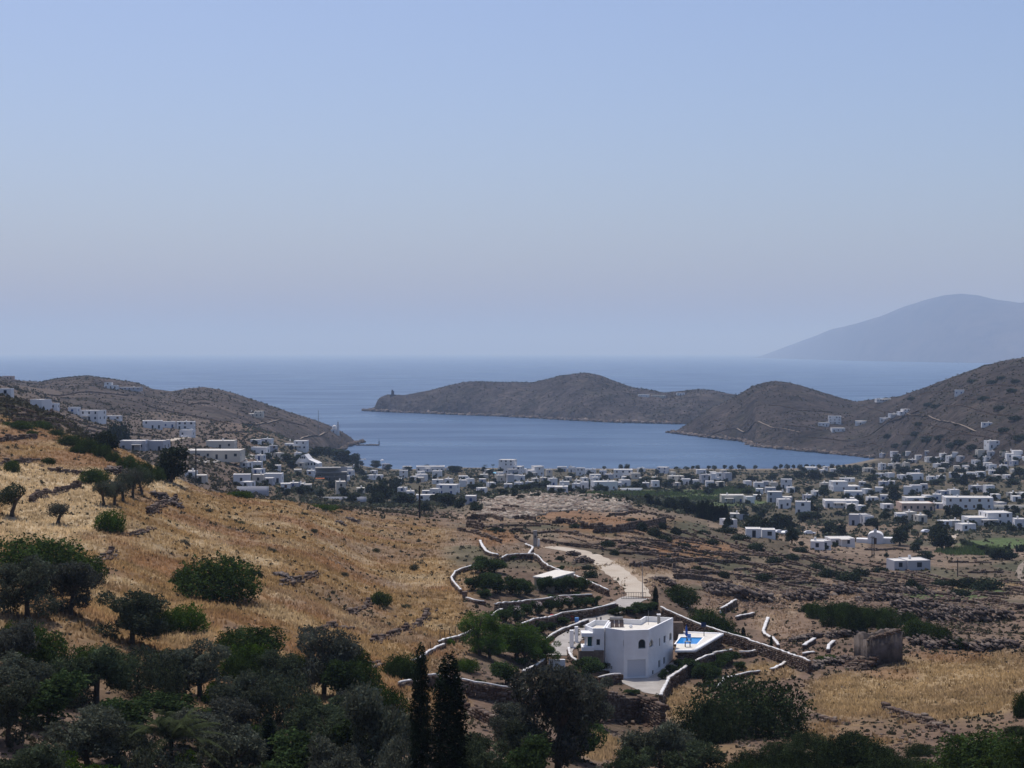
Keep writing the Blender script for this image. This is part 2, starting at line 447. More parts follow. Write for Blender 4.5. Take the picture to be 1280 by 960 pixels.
# terraced rise in the middle: narrow fields between the walls
def band_base(u): return np.interp(u, [540, 700, 800, 1000, 1320], [0, 1, 8, 46, 84])
def band_warp(u, k): return 2.6 * np.sin(u / 47.0 + k * 1.9) + 1.6 * np.sin(u / 19.0 + k * 2.7)
kb = np.floor((PYY - 645.0 - band_base(UU) - band_warp(UU, np.round((PYY - 645.0 - band_base(UU)) / 9.0))) / 9.0)
sg = np.floor(UU / 105.0 + _hash(kb, kb * 0 + 3, 5) * 3)
r1 = _hash(kb, sg, 11); r2 = _hash(kb, sg, 23)
midm = np.clip((DD - 285) / 20, 0, 1) * np.clip((640 - DD) / 40, 0, 1) * np.clip((UU - 545) / 30, 0, 1) * np.clip((1330 - UU) / 40, 0, 1)
lay(midm * np.clip(1 - r1 * 3, 0, 1), SCRUB * 1.25)
lay(midm * np.clip(r1 * 3 - 1.3, 0, 1) * 0.85, TAN * 1.35)
lay(midm * np.clip(r2 * 4 - 2.4, 0, 1) * 0.75, OLIVEG * 0.9)
lay(midm * np.clip(fbm(XX / 7, DD / 7, 3, 211) * 2.5 - 0.3, 0, 1) * 0.6, SCRUB)
for b in ((690,640,60,11),(770,655,90,16),(870,688,70,16),(620,672,34,14)): lay(blob(*b) * 0.75, RUST * 1.12)
for b in ((690,625,90,11),(620,640,60,10),(800,640,60,9),(640,690,30,12)): lay(blob(*b) * 0.8, TAN * 1.25)
# works ground right of the villa
for b in ((975,780,60,28),(930,752,80,16),(850,722,60,14),(1010,745,50,12),(800,722,50,20)): lay(blob(*b) * 0.85, TAN * np.array([1.12, 1.06, 1.04]))
for b in ((962,776,20,16),(990,765,12,14),(985,748,30,8),(930,732,60,6),(850,722,50,6),(820,727,20,8)): lay(blob(*b, 0.8) * 0.6, np.array([0.36, 0.275, 0.19]))
for b in ((800,728,24,12),(785,712,26,8),(770,704,24,6),(820,720,34,8),(750,712,20,8)): lay(blob(*b, 0.8) * 0.75, np.array([0.38, 0.30, 0.21]))
# dry meadow at the right
for b in ((1180,865,150,52),(1250,835,80,32),(1060,870,60,30),(960,842,40,14),(860,880,40,25),(750,935,30,20)): lay(blob(*b) * (0.75 + 0.25 * np.clip(nA * 3, -1, 1)), GOLD * 0.5 + PALE * 0.38)
for b in ((1110,918,150,30),(900,950,60,25),(1240,905,60,25)): lay(blob(*b, 0.6) * (0.45 + 0.4 * np.clip(nA * 3, -1, 1)), GOLD * 0.85)
for b in ((1120,845,40,10),(1190,822,60,10)): lay(blob(*b) * 0.6, RUST)
# plain: fields
plainm = np.clip((DD - 520) / 90, 0, 1) * np.clip((UU - 300) / 80, 0, 1)
lay(plainm * 0.85, np.array([0.085, 0.078, 0.05]))
lay(plainm * np.clip(nB * 2.2, 0, 1) * 0.7, TAN * 0.9)
for b in ((1050,660,110,8),(1120,672,90,6),(1190,700,90,10),(1130,690,80,9),(1180,634,60,4)): lay(blob(*b) * 0.8, TAN)
for b in ((1255,680,62,8),(1180,745,70,6),(1225,741,50,5)): lay(blob(*b) * 0.95, GREEN * 1.25)
for b in ((840,617,110,6),(900,628,80,6)): lay(blob(*b) * 0.9, GREEN * 1.1)
lay(blob(1220,732,60,6) * 0.8, PALE)
beach = np.clip((3.2 - ZG) / 2.0, 0, 1) * np.clip((DD - 1150) / 60, 0, 1)
lay(beach * 0.7, SAND * 0.7)
C = np.clip(C * (1 + 0.10 * nC[..., None]), 0.01, 0.9)

M_ground = vc_ground('ground_soil', 0.16, 0.9, 0.32, 0.6, 0.3)
og = link('ground', grid_mesh('ground', XX, DD, ZG, ZG > -12, C), M_ground)
tag(og, 'dry hillside and valley plain running down to the bay', None, None, 'structure')

# ---- hills round the bay
def hill_obj(name, P, u0, u1, d0, d1, nu, nd, mat, base, alt, label):
    u, l = np.meshgrid(np.linspace(u0, u1, nu), np.linspace(math.log(d0), math.log(d1), nd))
    d = np.exp(l); z = hill_z(u, d, **P); x = (u - 640) / F * d
    m = fbm(x / 45, d / 45, 5, 5)
    c = np.array(base)[None, None] * (1 - np.clip(m * 1.5, 0, 1)[..., None] * 0.7) + np.array(alt)[None, None] * np.clip(m * 1.5, 0, 1)[..., None] * 0.7
    m2 = np.clip(fbm(x / 18, d / 18, 4, 15) * 2 - 0.2, 0, 1)[..., None]
    c = c * (1 - 0.55 * m2) + np.array((0.05, 0.048, 0.032)) * 0.55 * m2
    wet_reflect = np.clip((4.0 - z) / 3.0, 0, 1)[..., None]
    c = c * (1 - wet_reflect) + np.array((0.055, 0.05, 0.046)) * wet_reflect  # wet shore band, its colour darkened for the dark reflection at the waterline
    o = link(name, grid_mesh(name, x, d, z, z > -6, c), mat)
    tag(o, label, None, None, 'structure')
    return o
M_hill = vc_ground('hill_scrub', 0.03, 0.11, 0.62, 1.0, 4.0)
hill_obj('hill', LEFT, -900, 470, 820, 2150, 400, 200, M_hill, (0.088, 0.070, 0.060), (0.122, 0.097, 0.08), 'low brown scrub hill with two humps running out to the chapel point')
hill_obj('headland', CAPE, 440, 1160, 2180, 3050, 480, 200, M_hill, (0.066, 0.055, 0.050), (0.112, 0.094, 0.082), 'rocky brown headland across the mouth of the bay')
hill_obj('hill', KNOLL, 834, 2180, 880, 2400, 520, 220, M_hill, (0.058, 0.046, 0.040), (0.092, 0.074, 0.062), 'dark brown hillside on the right shore with a rounded knoll')

# ---- far island
iu, il = np.meshgrid(np.linspace(940, 2300, 240), np.linspace(0, 1, 90))
isl = np.array([(940,447),(952,444.5),(965,440),(985,432),(1010,423),(1040,411),(1070,404),(1100,395),(1130,383),(1155,375),(1180,369),(1200,367),(1222,369),(1245,375),(1262,377),(1275,379),(1300,374),(1340,366),(1400,372),(1500,380),(1700,395),(2000,420),(2300,446)], float)
dsh = np.interp(iu, [940, 1000, 1080, 1210, 1300, 2300], [27000, 22000, 17500, 14800, 14000, 13500])
drg = dsh * 1.0 + 2600
pr = np.interp(iu, isl[:, 0], isl[:, 1])
zr = CZ + (440 - pr) / F * drg
zr = np.maximum(zr, 4)
dpt = dsh + (drg - dsh) * np.clip(il * 1.6, 0, 1) + np.clip(il - 0.625, 0, 1) * 4500
t = np.clip(il * 1.6, 0, 1)
zi = zr * np.sin(t * math.pi / 2) ** 0.9 * np.where(il > 0.625, np.cos((il - 0.625) / 0.375 * math.pi / 2), 1) - 3
xi = (iu - 640) / F * dpt
zi = zi + np.clip(zi / 60, 0, 1) * 45 * fbm(xi / 900, dpt / 900, 5, 4) * np.clip(1.15 - t, 0.12, 1)
ci = np.ones(zi.shape + (3,)) * np.array((0.085, 0.07, 0.056)) * (1 + 0.3 * fbm(xi / 400, dpt / 400, 4, 8)[..., None])
M_isl = vc_ground('island_scrub', 0.002, 0.008, 0.35, 0.5, 30.0)
tag(link('island', grid_mesh('island', xi, dpt, zi, zi > -20, ci), M_isl), 'long bare island mountain across the strait', None, None, 'structure')

# ---- sea
M_sea, n, b, o_ = new_mat('sea_water')
b.inputs[0].default_value = (0.018, 0.055, 0.125, 1)
b.inputs['Roughness'].default_value = 0.32
b.inputs['Specular IOR Level'].default_value = 0.5
b.inputs['IOR'].default_value = 1.33
v1 = noise(n, 0.009, 5, 0.6, stretch=(0.35, 1.0, 1.0))
v2 = noise(n, 0.35, 3, 0.6)
n.links.new(mixc(n, (0.018, 0.054, 0.125), (0.034, 0.084, 0.162), ramp(n, v1, [(0.4, 0.0), (0.62, 1.0)])), b.inputs[0])
rr = n.nodes.new('ShaderNodeMapRange'); rr.inputs[1].default_value = 0.35; rr.inputs[2].default_value = 0.65
rr.inputs[3].default_value = 0.42; rr.inputs[4].default_value = 0.26
n.links.new(v1, rr.inputs[0]); n.links.new(rr.outputs[0], b.inputs['Roughness'])
bump(n, b, v2, 1.0, 0.9)
th = np.linspace(-0.9, 0.9, 120); rad = np.concatenate([np.geomspace(600, 90000, 60)])
T, R = np.meshgrid(th, rad)
sea_me = grid_mesh('sea', R * np.sin(T), R * np.cos(T), np.zeros_like(R), np.ones_like(R, bool), np.zeros(R.shape + (3,)))
tag(link('sea', sea_me, M_sea), 'calm blue sea and sheltered bay reaching to the horizon', None, None, 'structure')
# ------------------------------------------------------------------ vegetation
def leaf_mat(name, base, trans=0.3, tcol=None, base2=None):
    m = bpy.data.materials.new(name); m.use_nodes = True; n = m.node_tree
    for x in list(n.nodes): n.nodes.remove(x)
    out = n.nodes.new('ShaderNodeOutputMaterial')
    at = n.nodes.new('ShaderNodeAttribute'); at.attribute_name = 'tint'
    inf = n.nodes.new('ShaderNodeObjectInfo')
    rv = ramp(n, inf.outputs['Random'], [(0.0, 0.8), (0.37, 1.25), (0.6, 0.75), (1.0, 1.15)])
    bc = base if base2 is None else mixc(n, base, base2, inf.outputs['Random'])
    c = mixc(n, at.outputs[0], bc, 1.0, 'MULTIPLY')
    c = mixc(n, c, rv, 1.0, 'MULTIPLY')
    df = n.nodes.new('ShaderNodeBsdfDiffuse'); tr = n.nodes.new('ShaderNodeBsdfTranslucent')
    n.links.new(c, df.inputs[0])
    if tcol: n.links.new(mixc(n, c, tcol, 1.0, 'MULTIPLY'), tr.inputs[0])
    else: n.links.new(c, tr.inputs[0])
    mx = n.nodes.new('ShaderNodeMixShader'); mx.inputs[0].default_value = trans
    n.links.new(df.outputs[0], mx.inputs[1]); n.links.new(tr.outputs[0], mx.inputs[2])
    n.links.new(mx.outputs[0], out.inputs[0])
    MATS[name] = m
    return m
ML = {
 'olive': leaf_mat('olive_leaf', (0.088, 0.092, 0.072), 0.3, None, (0.052, 0.070, 0.036)),
 'maquis': leaf_mat('maquis_leaf', (0.042, 0.066, 0.022), 0.3, (1.2, 1.2, 0.6)),
 'bright': leaf_mat('bright_leaf', (0.050, 0.088, 0.020), 0.4, (1.3, 1.3, 0.5)),
 'cypress': leaf_mat('cypress_leaf', (0.020, 0.030, 0.016), 0.15),
 'pine': leaf_mat('pine_needle', (0.062, 0.110, 0.026), 0.35, (1.2, 1.2, 0.6)),
 'garden': leaf_mat('garden_leaf', (0.042, 0.066, 0.024), 0.35),
 'palm': leaf_mat('palm_frond', (0.062, 0.078, 0.036), 0.3),
 'tamarisk': leaf_mat('tamarisk_leaf', (0.070, 0.078, 0.050), 0.3),
 'dark': leaf_mat('dark_leaf', (0.034, 0.046, 0.028), 0.2),
 'flower': leaf_mat('flower_petal', (0.75, 0.62, 0.58), 0.3),
 'straw': leaf_mat('straw_blade', (0.62, 0.42, 0.19), 0.45),
 'scrub': leaf_mat('scrub_leaf', (0.075, 0.068, 0.042), 0.2),
 'reed': leaf_mat('reed_blade', (0.085, 0.125, 0.045), 0.35),
}
M_bark = plain('bark', (0.055, 0.042, 0.032), (0.10, 0.08, 0.062), 4.0, 0.95, 0.5, 0.05)

def leaf_quads(P, size, rng, N=None, asp=0.45, flat=0.0):
    """quads of length 'size' centred on P with random directions (N biases the normal)"""
    n = len(P)
    a = rng.normal(size=(n, 3)); a[:, 2] *= (1 - flat)
    a /= np.linalg.norm(a, axis=1, keepdims=True)
    b = rng.normal(size=(n, 3)) if N is None else N + 0.6 * rng.normal(size=(n, 3))
    b = np.cross(a, b); b /= np.linalg.norm(b, axis=1, keepdims=True) + 1e-9
    s = (np.asarray(size) * rng.uniform(0.6, 1.35, n))[:, None]
    a, b = a * s * 0.5, b * s * 0.5 * asp
    V = np.stack([P - a, P + b, P + a, P - b], 1).reshape(-1, 3)
    Fq = np.arange(4 * n).reshape(n, 4)
    return V, Fq

def crown(name, blobs, n, size, seed, shell=0.7, asp=0.45, clump=0.9, lo=0.55, hi=1.35):
    rng = np.random.default_rng(seed)
    B = np.array(blobs, float)
    vol = B[:, 3] * B[:, 4] * B[:, 5]
    k = rng.choice(len(B), n, p=vol ** 0.62 / (vol ** 0.62).sum())
    v = rng.normal(size=(n, 3)); v /= np.linalg.norm(v, axis=1, keepdims=True)
    r = np.where(rng.random(n) < shell, rng.uniform(0.78, 1.03, n), rng.uniform(0.2, 1, n) ** 0.4)
    # uneven outline: clumps push the shell in and out
    w = 1 + 0.22 * np.sin(v[:, 0] * 7 + k * 2.1) * np.sin(v[:, 1] * 6 + k) + 0.16 * np.sin(v[:, 2] * 11 + k * 1.3 + v[:, 0] * 8)
    P = B[k, :3] + v * B[k, 3:6] * (r * w)[:, None]
    P = P[P[:, 2] > 0.02]; n = len(P)
    V, Fq = leaf_quads(P, size, rng, None, asp)
    h = fbm(P[:, 0] / clump + 9, (P[:, 1] + 0.7 * P[:, 2]) / clump, 2, seed)
    t = np.clip(rng.uniform(lo, hi, n) * (1 + 0.75 * h), 0.2, 2.0)
    hue = rng.normal(0, 0.06, n)
    c = np.stack([t * (1 + hue), t, t * (1 - hue)], 1)
    return mesh_np(name, V, Fq, False, np.repeat(c, 4, 0))

def tube(pts, rad, seg=6):
    pts = [Vector(p) for p in pts]
    V, Fc = [], []
    for i, p in enumerate(pts):
        d = (pts[min(i + 1, len(pts) - 1)] - pts[max(i - 1, 0)]).normalized()
        q = d.to_track_quat('Z', 'Y')
        for k in range(seg):
            a = 2 * math.pi * k / seg
            V.append(p + q @ Vector((math.cos(a) * rad[i], math.sin(a) * rad[i], 0)))
    for i in range(len(pts) - 1):
        for k in range(seg):
            j = (k + 1) % seg
            Fc.append((i * seg + k, i * seg + j, (i + 1) * seg + j, (i + 1) * seg + k))
    return V, Fc
def trunk_mesh(name, tubes):
    V, Fc = [], []
    for pts, rad in tubes:
        v, f = tube(pts, rad)
        o = len(V); V += v; Fc += [tuple(i + o for i in q) for q in f]
    me = mesh_np(name, np.array([tuple(v) for v in V]), np.array(Fc), True)
    me.materials.append(M_bark)
    return me
def branches(h, top, spread, n, r0, seed, lean=0.15):
    rr = random.Random(seed); out = []
    lx, ly = rr.uniform(-lean, lean) * h, rr.uniform(-lean, lean) * h
    j = (lx * 0.5, ly * 0.5, h * 0.42)
    out.append(([(0, 0, -0.8), (lx * 0.1, ly * 0.1, h * 0.15), j], [r0 * 1.35, r0, r0 * 0.8]))
    for i in range(n):
        a = 2 * math.pi * (i + rr.random() * 0.6) / n
        e = (lx + math.cos(a) * spread * rr.uniform(0.5, 1), ly + math.sin(a) * spread * rr.uniform(0.5, 1), top * rr.uniform(0.75, 0.97))
        m = (j[0] * 0.45 + e[0] * 0.55 + rr.uniform(-.2, .2), j[1] * 0.45 + e[1] * 0.55 + rr.uniform(-.2, .2), (j[2] + e[2]) / 2)
        out.append(([j, m, e], [r0 * 0.6, r0 * 0.36, r0 * 0.08]))
    return out

PROTO = {}
def proto(kind, var, crown_me, mat, trunk_me=None, size=1.0, wid=1.0):
    crown_me.materials.append(mat)
    PROTO.setdefault(kind, []).append((crown_me, trunk_me, size, wid))

def rblobs(seed, n, R, H0, H1, r):
    rr = random.Random(seed); out = []
    for i in range(n):
        a = 2 * math.pi * i / n + rr.random(); q = R * math.sqrt(rr.random())
        s = r * rr.uniform(0.65, 1.2)
        out.append((math.cos(a) * q, math.sin(a) * q, rr.uniform(H0, H1), s * 1.1, s * 1.1, s * 0.85))
    return out

for v in range(3):      # near olives, 5 m
    proto('olive', v, crown('olive_crown', rblobs(100 + v, 17, 2.0, 0.6, 4.2, 0.85), 11000, 0.26, 200 + v, 0.6, 0.36), ML['olive'],
          trunk_mesh('olive_trunk', branches(5, 4.3, 1.7, 6, 0.2, 300 + v)), 5.0, 5.2)
for v in range(2):      # far olives and town trees
    proto('tree', v, crown('tree_crown', rblobs(110 + v, 9, 1.5, 1.0, 4.0, 1.05), 1900, 0.48, 210 + v, 0.75, 0.6), ML['dark'],
          trunk_mesh('tree_trunk', branches(5, 3.6, 1.0, 4, 0.22, 310 + v)), 5.2, 5.0)
    proto('tamarisk', v, crown('tamarisk_crown', rblobs(120 + v, 6, 1.4, 2.2, 3.8, 1.15), 1300, 0.5, 220 + v, 0.75, 0.5), ML['tamarisk'],
          trunk_mesh('tamarisk_trunk', branches(5, 3.6, 1.2, 4, 0.2, 320 + v)), 5.0, 5.2)
    proto('smallolive', v, crown('olive_crown', rblobs(130 + v, 9, 1.5, 1.9, 4.0, 1.0), 4200, 0.26, 230 + v, 0.65, 0.4), ML['olive'],
          trunk_mesh('olive_trunk', branches(5, 4.0, 1.2, 4, 0.3, 330 + v, 0.3)), 5.0, 4.8)
    proto('pine', v, crown('pine_crown', rblobs(140 + v, 16, 1.9, 0.9, 4.6, 0.8), 10000, 0.22, 240 + v, 0.6, 0.3), ML['pine'],
          trunk_mesh('pine_trunk', branches(5, 4.6, 1.4, 6, 0.2, 340 + v)), 5.4, 5.0)
    proto('garden', v, crown('garden_crown', rblobs(150 + v, 9, 0.95, 0.6, 2.7, 0.7), 5200, 0.20, 250 + v, 0.7, 0.5), ML['garden'],
          trunk_mesh('garden_trunk', branches(3, 2.6, 0.7, 4, 0.09, 350 + v)), 3.4, 3.2)
    cb = [(0.04 * math.sin(i * 2.2 + v), 0.04 * math.cos(i * 1.7), 0.5 + i * 0.95, w, w, 0.95) for i, w in enumerate((0.9, 1.05, 1.12, 1.14, 1.14, 1.12, 1.1, 1.06, 1.02, 0.95, 0.86, 0.72, 0.5))]
    proto('cypress', v, crown('cypress_crown', cb, 15000, 0.26, 260 + v, 0.8, 0.4, 0.5, 0.6, 1.4), ML['cypress'],
          trunk_mesh('cypress_trunk', [([(0, 0, -0.8), (0, 0, 6), (0, 0, 11)], [0.25, 0.16, 0.03])]), 12.6, 2.2)
for v in range(3):      # dense domed shrubs, radius 3, height 3
    db = [(0, 0, 0.4, 2.2, 2.2, 2.0)] + [(math.cos(a) * 1.5, math.sin(a) * 1.5, 0.9 + 0.5 * math.sin(a * 3 + v), 1.15, 1.15, 1.1) for a in np.linspace(0, 6.28, 9)[:-1]] + [(0.3, -0.2, 1.9, 1.1, 1.1, 0.8)]
    proto('maquis', v, crown('maquis_crown', db, 11000, 0.19, 270 + v, 0.85, 0.55, 0.6), ML['maquis'], None, 2.7, 5.6)
    proto('bright', v, crown('bright_crown', db, 8000, 0.22, 280 + v, 0.85, 0.55, 0.6), ML['bright'], None, 2.7, 5.6)
    proto('bush', v, crown('bush_crown', db, 1500, 0.5, 290 + v, 0.9, 0.6, 0.8), ML['dark'], None, 2.7, 5.6)
    proto('greybush', v, crown('bush_crown', db, 8000, 0.22, 295 + v, 0.75, 0.35, 0.7), ML['olive'], None, 2.7, 5.6)

ML['dense'] = leaf_mat('dense_maquis_leaf', (0.032, 0.046, 0.019), 0.25)
for v in range(2):
    db2 = [(0, 0, 0.3, 2.3, 2.3, 1.8)] + [(math.cos(a) * (1.4 + 0.5 * math.sin(a * 5 + v)), math.sin(a) * 1.6, 0.6 + 0.5 * math.sin(a * 3 + v * 2), 1.0, 1.0, 0.95) for a in np.linspace(0, 6.28, 12)[:-1]] + [(0.8 - v, -0.3, 1.6, 1.0, 1.0, 0.7), (-0.7, 0.2, 1.75, 0.9, 0.9, 0.6)]
    proto('dense', v, crown('maquis_crown', db2, 22000, 0.125, 600 + v, 0.88, 0.55, 0.5), ML['dense'], None, 2.5, 5.4)
# palms: fronds as arching leaflet strips
def palm_crown(name, L, nf, seed, arch=1.0):
    rng = np.random.default_rng(seed); Vs, Fs = [], []
    for i in range(nf):
        az = 2 * math.pi * i / nf * 2.618 + rng.uniform(-.2, .2); el = rng.uniform(0.1, 1.45)
        l = L * rng.uniform(0.8, 1.1); drop = arch * rng.uniform(0.5, 1.0) * l * 0.75
        base = np.array([math.cos(az), math.sin(az), 0.0]); side = np.array([-math.sin(az), math.cos(az), 0.0])
        for s in np.linspace(0.06, 1, 40):
            p = base * math.cos(el) * l * s + np.array([0, 0, math.sin(el) * l * s - drop * s * s])
            ll = 0.11 * L * math.sin(math.pi * (0.15 + 0.8 * s)) + 0.05
            for sg in (-1, 1):
                tip = p + side * sg * ll + base * ll * 0.6 + np.array([0, 0, -0.35 * ll])
                wv = base * 0.016 * L * 0.5
                Vs += [p - wv, p + wv, tip + wv * 0.2, tip - wv * 0.2]
    V = np.array(Vs); n = len(V) // 4
    c = np.repeat(np.random.default_rng(seed + 1).uniform(0.6, 1.4, n), 4)[:, None] * np.ones(3)
    return mesh_np(name, V, np.arange(4 * n).reshape(n, 4), False, c)
def palm_tree(loc, h, L, label, group=None, seed=1, nf=34):
    t = empty('palm_tree', loc); tag(t, label, 'palm tree', group)
    tm = trunk_mesh('palm_trunk', [([(0, 0, -0.6), (0.05 * h, 0, h * 0.5), (0.03 * h, 0, h)], [0.32, 0.24, 0.22])])
    link('trunk', tm, None, t)
    cm = palm_crown('palm_crown', L, nf, seed); cm.materials.append(ML['palm'])
    link('crown', cm, None, t, (0.03 * h, 0, h))
    return t

LABEL = {}
_cnt = {}
def plant(kind, loc, h, w=None, label=None, group=None, name=None, cat=None, rz=None, sink=0.1):
    i = _cnt.get(kind, 0); _cnt[kind] = i + 1
    cm, tm, H, Wd = PROTO[kind][i % len(PROTO[kind])]
    isb = tm is None
    nm = name or ('shrub' if isb else {'tree': 'broadleaf_tree', 'smallolive': 'olive_tree', 'olive': 'olive_tree', 'tamarisk': 'tamarisk_tree', 'pine': 'pine_tree', 'cypress': 'cypress_tree', 'garden': 'garden_tree'}[kind])
    s = h / H; sw = s if w is None else w / Wd
    rz = RNG.uniform(0, 6.28) if rz is None else rz
    sc = (sw, sw * RNG.uniform(0.9, 1.1), s)
    loc = Vector(loc) - Vector((0, 0, sink))
    ct = cat or ('shrub' if isb else 'tree')
    if isb:
        o = link(nm, cm, None, None, loc); o.rotation_euler = (0, 0, rz); o.scale = sc
        tag(o, label, ct, group)
        return o
    t = empty(nm, loc, rz); t.scale = sc
    tag(t, label, ct, group)
    link('trunk', tm, None, t); link('crown', cm, None, t)
    return t
LAND = [(477,580,'the domed harbour church'),(383,580,'the gable-fronted house'),(414,595,'the unfinished concrete building'),(427,612,'the beige tower-like house'),(557,612,'the blue-shuttered house'),(538,587,'the long low building by the beach'),
 (636,585,'the big stepped hotel'),(690,618,'the excavated mound'),(779,595,'the house with four upper windows'),(848,600,'the tall solitary palm'),(916,624,'the old olive-grey stone house'),(1003,636,'the bluish white cube house'),(1052,630,'the long house with tall dark doors'),
 (1094,678,'the small chapel'),(1212,630,'the large apartment building'),(1238,652,'the large stepped white house'),(1147,635,'the white and red house'),(885,660,'the dark windbreak'),(1255,684,'the green field'),(1140,708,'the round-ended house'),(1059,608,'the house with the upper terrace'),(320,600,'the wall below the golden crest'),(370,557,'the chapel point track'),(1030,586,'the beach end of the right shore'),(1120,582,'the shore foot of the right hill'),(1200,592,'the terraces under the right hill'),(1255,570,'the right hill slope'),(265,565,'the beige compound wall')]
def near(base, px, py):
    return base + ' near ' + min(LAND, key=lambda a: (a[0] - px) ** 2 + ((a[1] - py) * 2.5) ** 2)[2]
def T(kind, px, py, hpx, wpx=None, label=None, group=None, dmin=0.0, **kw):
    q = gp(px, py, dmin=dmin)
    k = q.y / F
    return plant(kind, q, hpx * k, None if wpx is None else wpx * k, label, group, **kw)
# ------------------------------------------------------------------ stone walls
_CUBE = np.array([(-1,-1,-1),(1,-1,-1),(1,1,-1),(-1,1,-1),(-1,-1,1),(1,-1,1),(1,1,1),(-1,1,1)], float) * 0.5
_CF = np.array([(0,3,2,1),(4,5,6,7),(0,1,5,4),(1,2,6,5),(2,3,7,6),(3,0,4,7)])
def boxes(Cn, ang, dims, jit, rng, tilt=0.0):
    """many irregular blocks: centres (n,3), heading (n,), sizes (n,3)"""
    n = len(Cn)
    v = np.repeat(_CUBE[None], n, 0) * (1 + jit * rng.uniform(-1, 1, (n, 8, 3)))
    v = v * dims[:, None, :]
    if np.isscalar(tilt): tilt = rng.normal(0, tilt, n) if tilt else np.zeros(n)
    ct, st = np.cos(tilt)[:, None], np.sin(tilt)[:, None]
    x, z = v[..., 0] * ct - v[..., 2] * st, v[..., 0] * st + v[..., 2] * ct
    ca, sa = np.cos(ang)[:, None], np.sin(ang)[:, None]
    V = np.stack([x * ca - v[..., 1] * sa, x * sa + v[..., 1] * ca, z], -1) + Cn[:, None]
    return V.reshape(-1, 3), (np.arange(n)[:, None, None] * 8 + _CF[None]).reshape(-1, 4)

def stone_mat(name, c1, c2, c3, scale):
    m, n, b, o = new_mat(name)
    g = n.nodes.new('ShaderNodeNewGeometry')
    r = ramp(n, g.outputs['Random Per Island'], [(0.0, c1), (0.5, c2), (1.0, c3)])
    v = noise(n, scale, 5, 0.65)
    n.links.new(mixc(n, r, ramp(n, v, [(0.25, 0.55), (0.75, 1.25)]), 1.0, 'MULTIPLY'), b.inputs[0])
    bump(n, b, v, 0.5, 0.06)
    return m
M_stone = stone_mat('dry_stone', (0.085, 0.052, 0.038), (0.12, 0.082, 0.06), (0.19, 0.148, 0.115), 3.0)
M_stonefar = stone_mat('field_stone', (0.065, 0.042, 0.032), (0.10, 0.069, 0.05), (0.19, 0.148, 0.115), 0.8)
M_schist = stone_mat('schist_rock', (0.075, 0.055, 0.046), (0.115, 0.087, 0.072), (0.20, 0.165, 0.138), 1.2)
M_cop = plain('coping_limewash', (0.78, 0.77, 0.75), (0.50, 0.47, 0.43), 1.3, 0.9, 0.2, 0.03, detail=6)
M_white = plain('whitewash', (0.87, 0.865, 0.85), (0.79, 0.78, 0.76), 0.7, 0.85, 0.15, 0.02)

def path_px(pts, h, step, **kw):
    """picture polyline of a wall's top edge -> ground points resampled every 'step' metres"""
    g = [gtop(px, py, h, **kw) for px, py in pts]
    out = []
    for a, b in zip(g[:-1], g[1:]):
        k = max(1, int((b - a).length / step))
        for i in range(k): out.append(a.lerp(b, i / k))
    out.append(g[-1])
    P = np.array([(p.x, p.y, gz(p.x, p.y)) for p in out])
    return P
def smooth_line(z, k):
    if len(z) < 3: return z
    zz = np.pad(z, k, mode='edge')
    return np.convolve(zz, np.ones(2 * k + 1) / (2 * k + 1), 'valid')

def wall_stones(P, h, th, rng, course=0.26, slen=0.5, ragged=0.25, decay=0.0):
    """courses of separate stones along P, top following the ground"""
    seg = np.diff(P[:, :2], axis=0); L = np.r_[0, np.cumsum(np.hypot(seg[:, 0], seg[:, 1]))]
    zt = smooth_line(P[:, 2], 3)
    tot = L[-1]; Cn, A, Dm = [], [], []
    nc = max(2, int(round(h / course)) + 2)
    for c in range(nc):
        s = rng.uniform(0, slen)
        while s < tot:
            l = slen * rng.uniform(0.55, 1.5)
            if c >= nc - 2 and rng.random() < ragged: s += l; continue
            m = min(s + l / 2, tot)
            if decay and (c + 1) / nc > 0.35 + (1 - decay) * 0.65 + decay * 0.65 * vnoise(np.array([m / 2.6 + P[0, 0]]), np.array([P[0, 1]]), 3)[0] * 1.25: s += l; continue
            x, y, z = np.interp(m, L, P[:, 0]), np.interp(m, L, P[:, 1]), np.interp(m, L, zt)
            i = min(max(np.searchsorted(L, m) - 1, 0), len(seg) - 1)
            A.append(math.atan2(seg[i, 1], seg[i, 0]) + rng.normal(0, 0.06))
            hh = course * rng.uniform(0.8, 1.2)
            Cn.append((x + rng.normal(0, 0.04), y + rng.normal(0, 0.04), z - 0.5 + (c + 0.5) * (h + 0.5) / nc))
            Dm.append((l * 0.97, th * rng.uniform(0.85, 1.12), (h + 0.5) / nc * rng.uniform(0.92, 1.1)))
            s += l
    return boxes(np.array(Cn), np.array(A), np.array(Dm), 0.16, rng, 0.06)

def strip(P, h0, h1, th):
    """solid band along P between heights h0 and h1 (arrays or numbers)"""
    n = len(P)
    t = np.gradient(P[:, :2], axis=0); t /= np.linalg.norm(t, axis=1, keepdims=True) + 1e-9
    nr = np.stack([-t[:, 1], t[:, 0]], 1) * np.reshape(th, (-1, 1)) / 2
    z0, z1 = P[:, 2] + h0, P[:, 2] + h1
    V = np.stack([np.c_[P[:, :2] - nr, z0], np.c_[P[:, :2] + nr, z0], np.c_[P[:, :2] + nr, z1], np.c_[P[:, :2] - nr, z1]], 1).reshape(-1, 3)
    i = np.arange(n - 1)[:, None] * 4
    Fq = np.concatenate([np.c_[i + a, i + b, i + 4 + b, i + 4 + a] for a, b in ((0, 1), (1, 2), (2, 3), (3, 0))])
    e = 4 * (n - 1)
    return V, np.concatenate([Fq, [[0, 3, 2, 1], [e, e + 1, e + 2, e + 3]]])

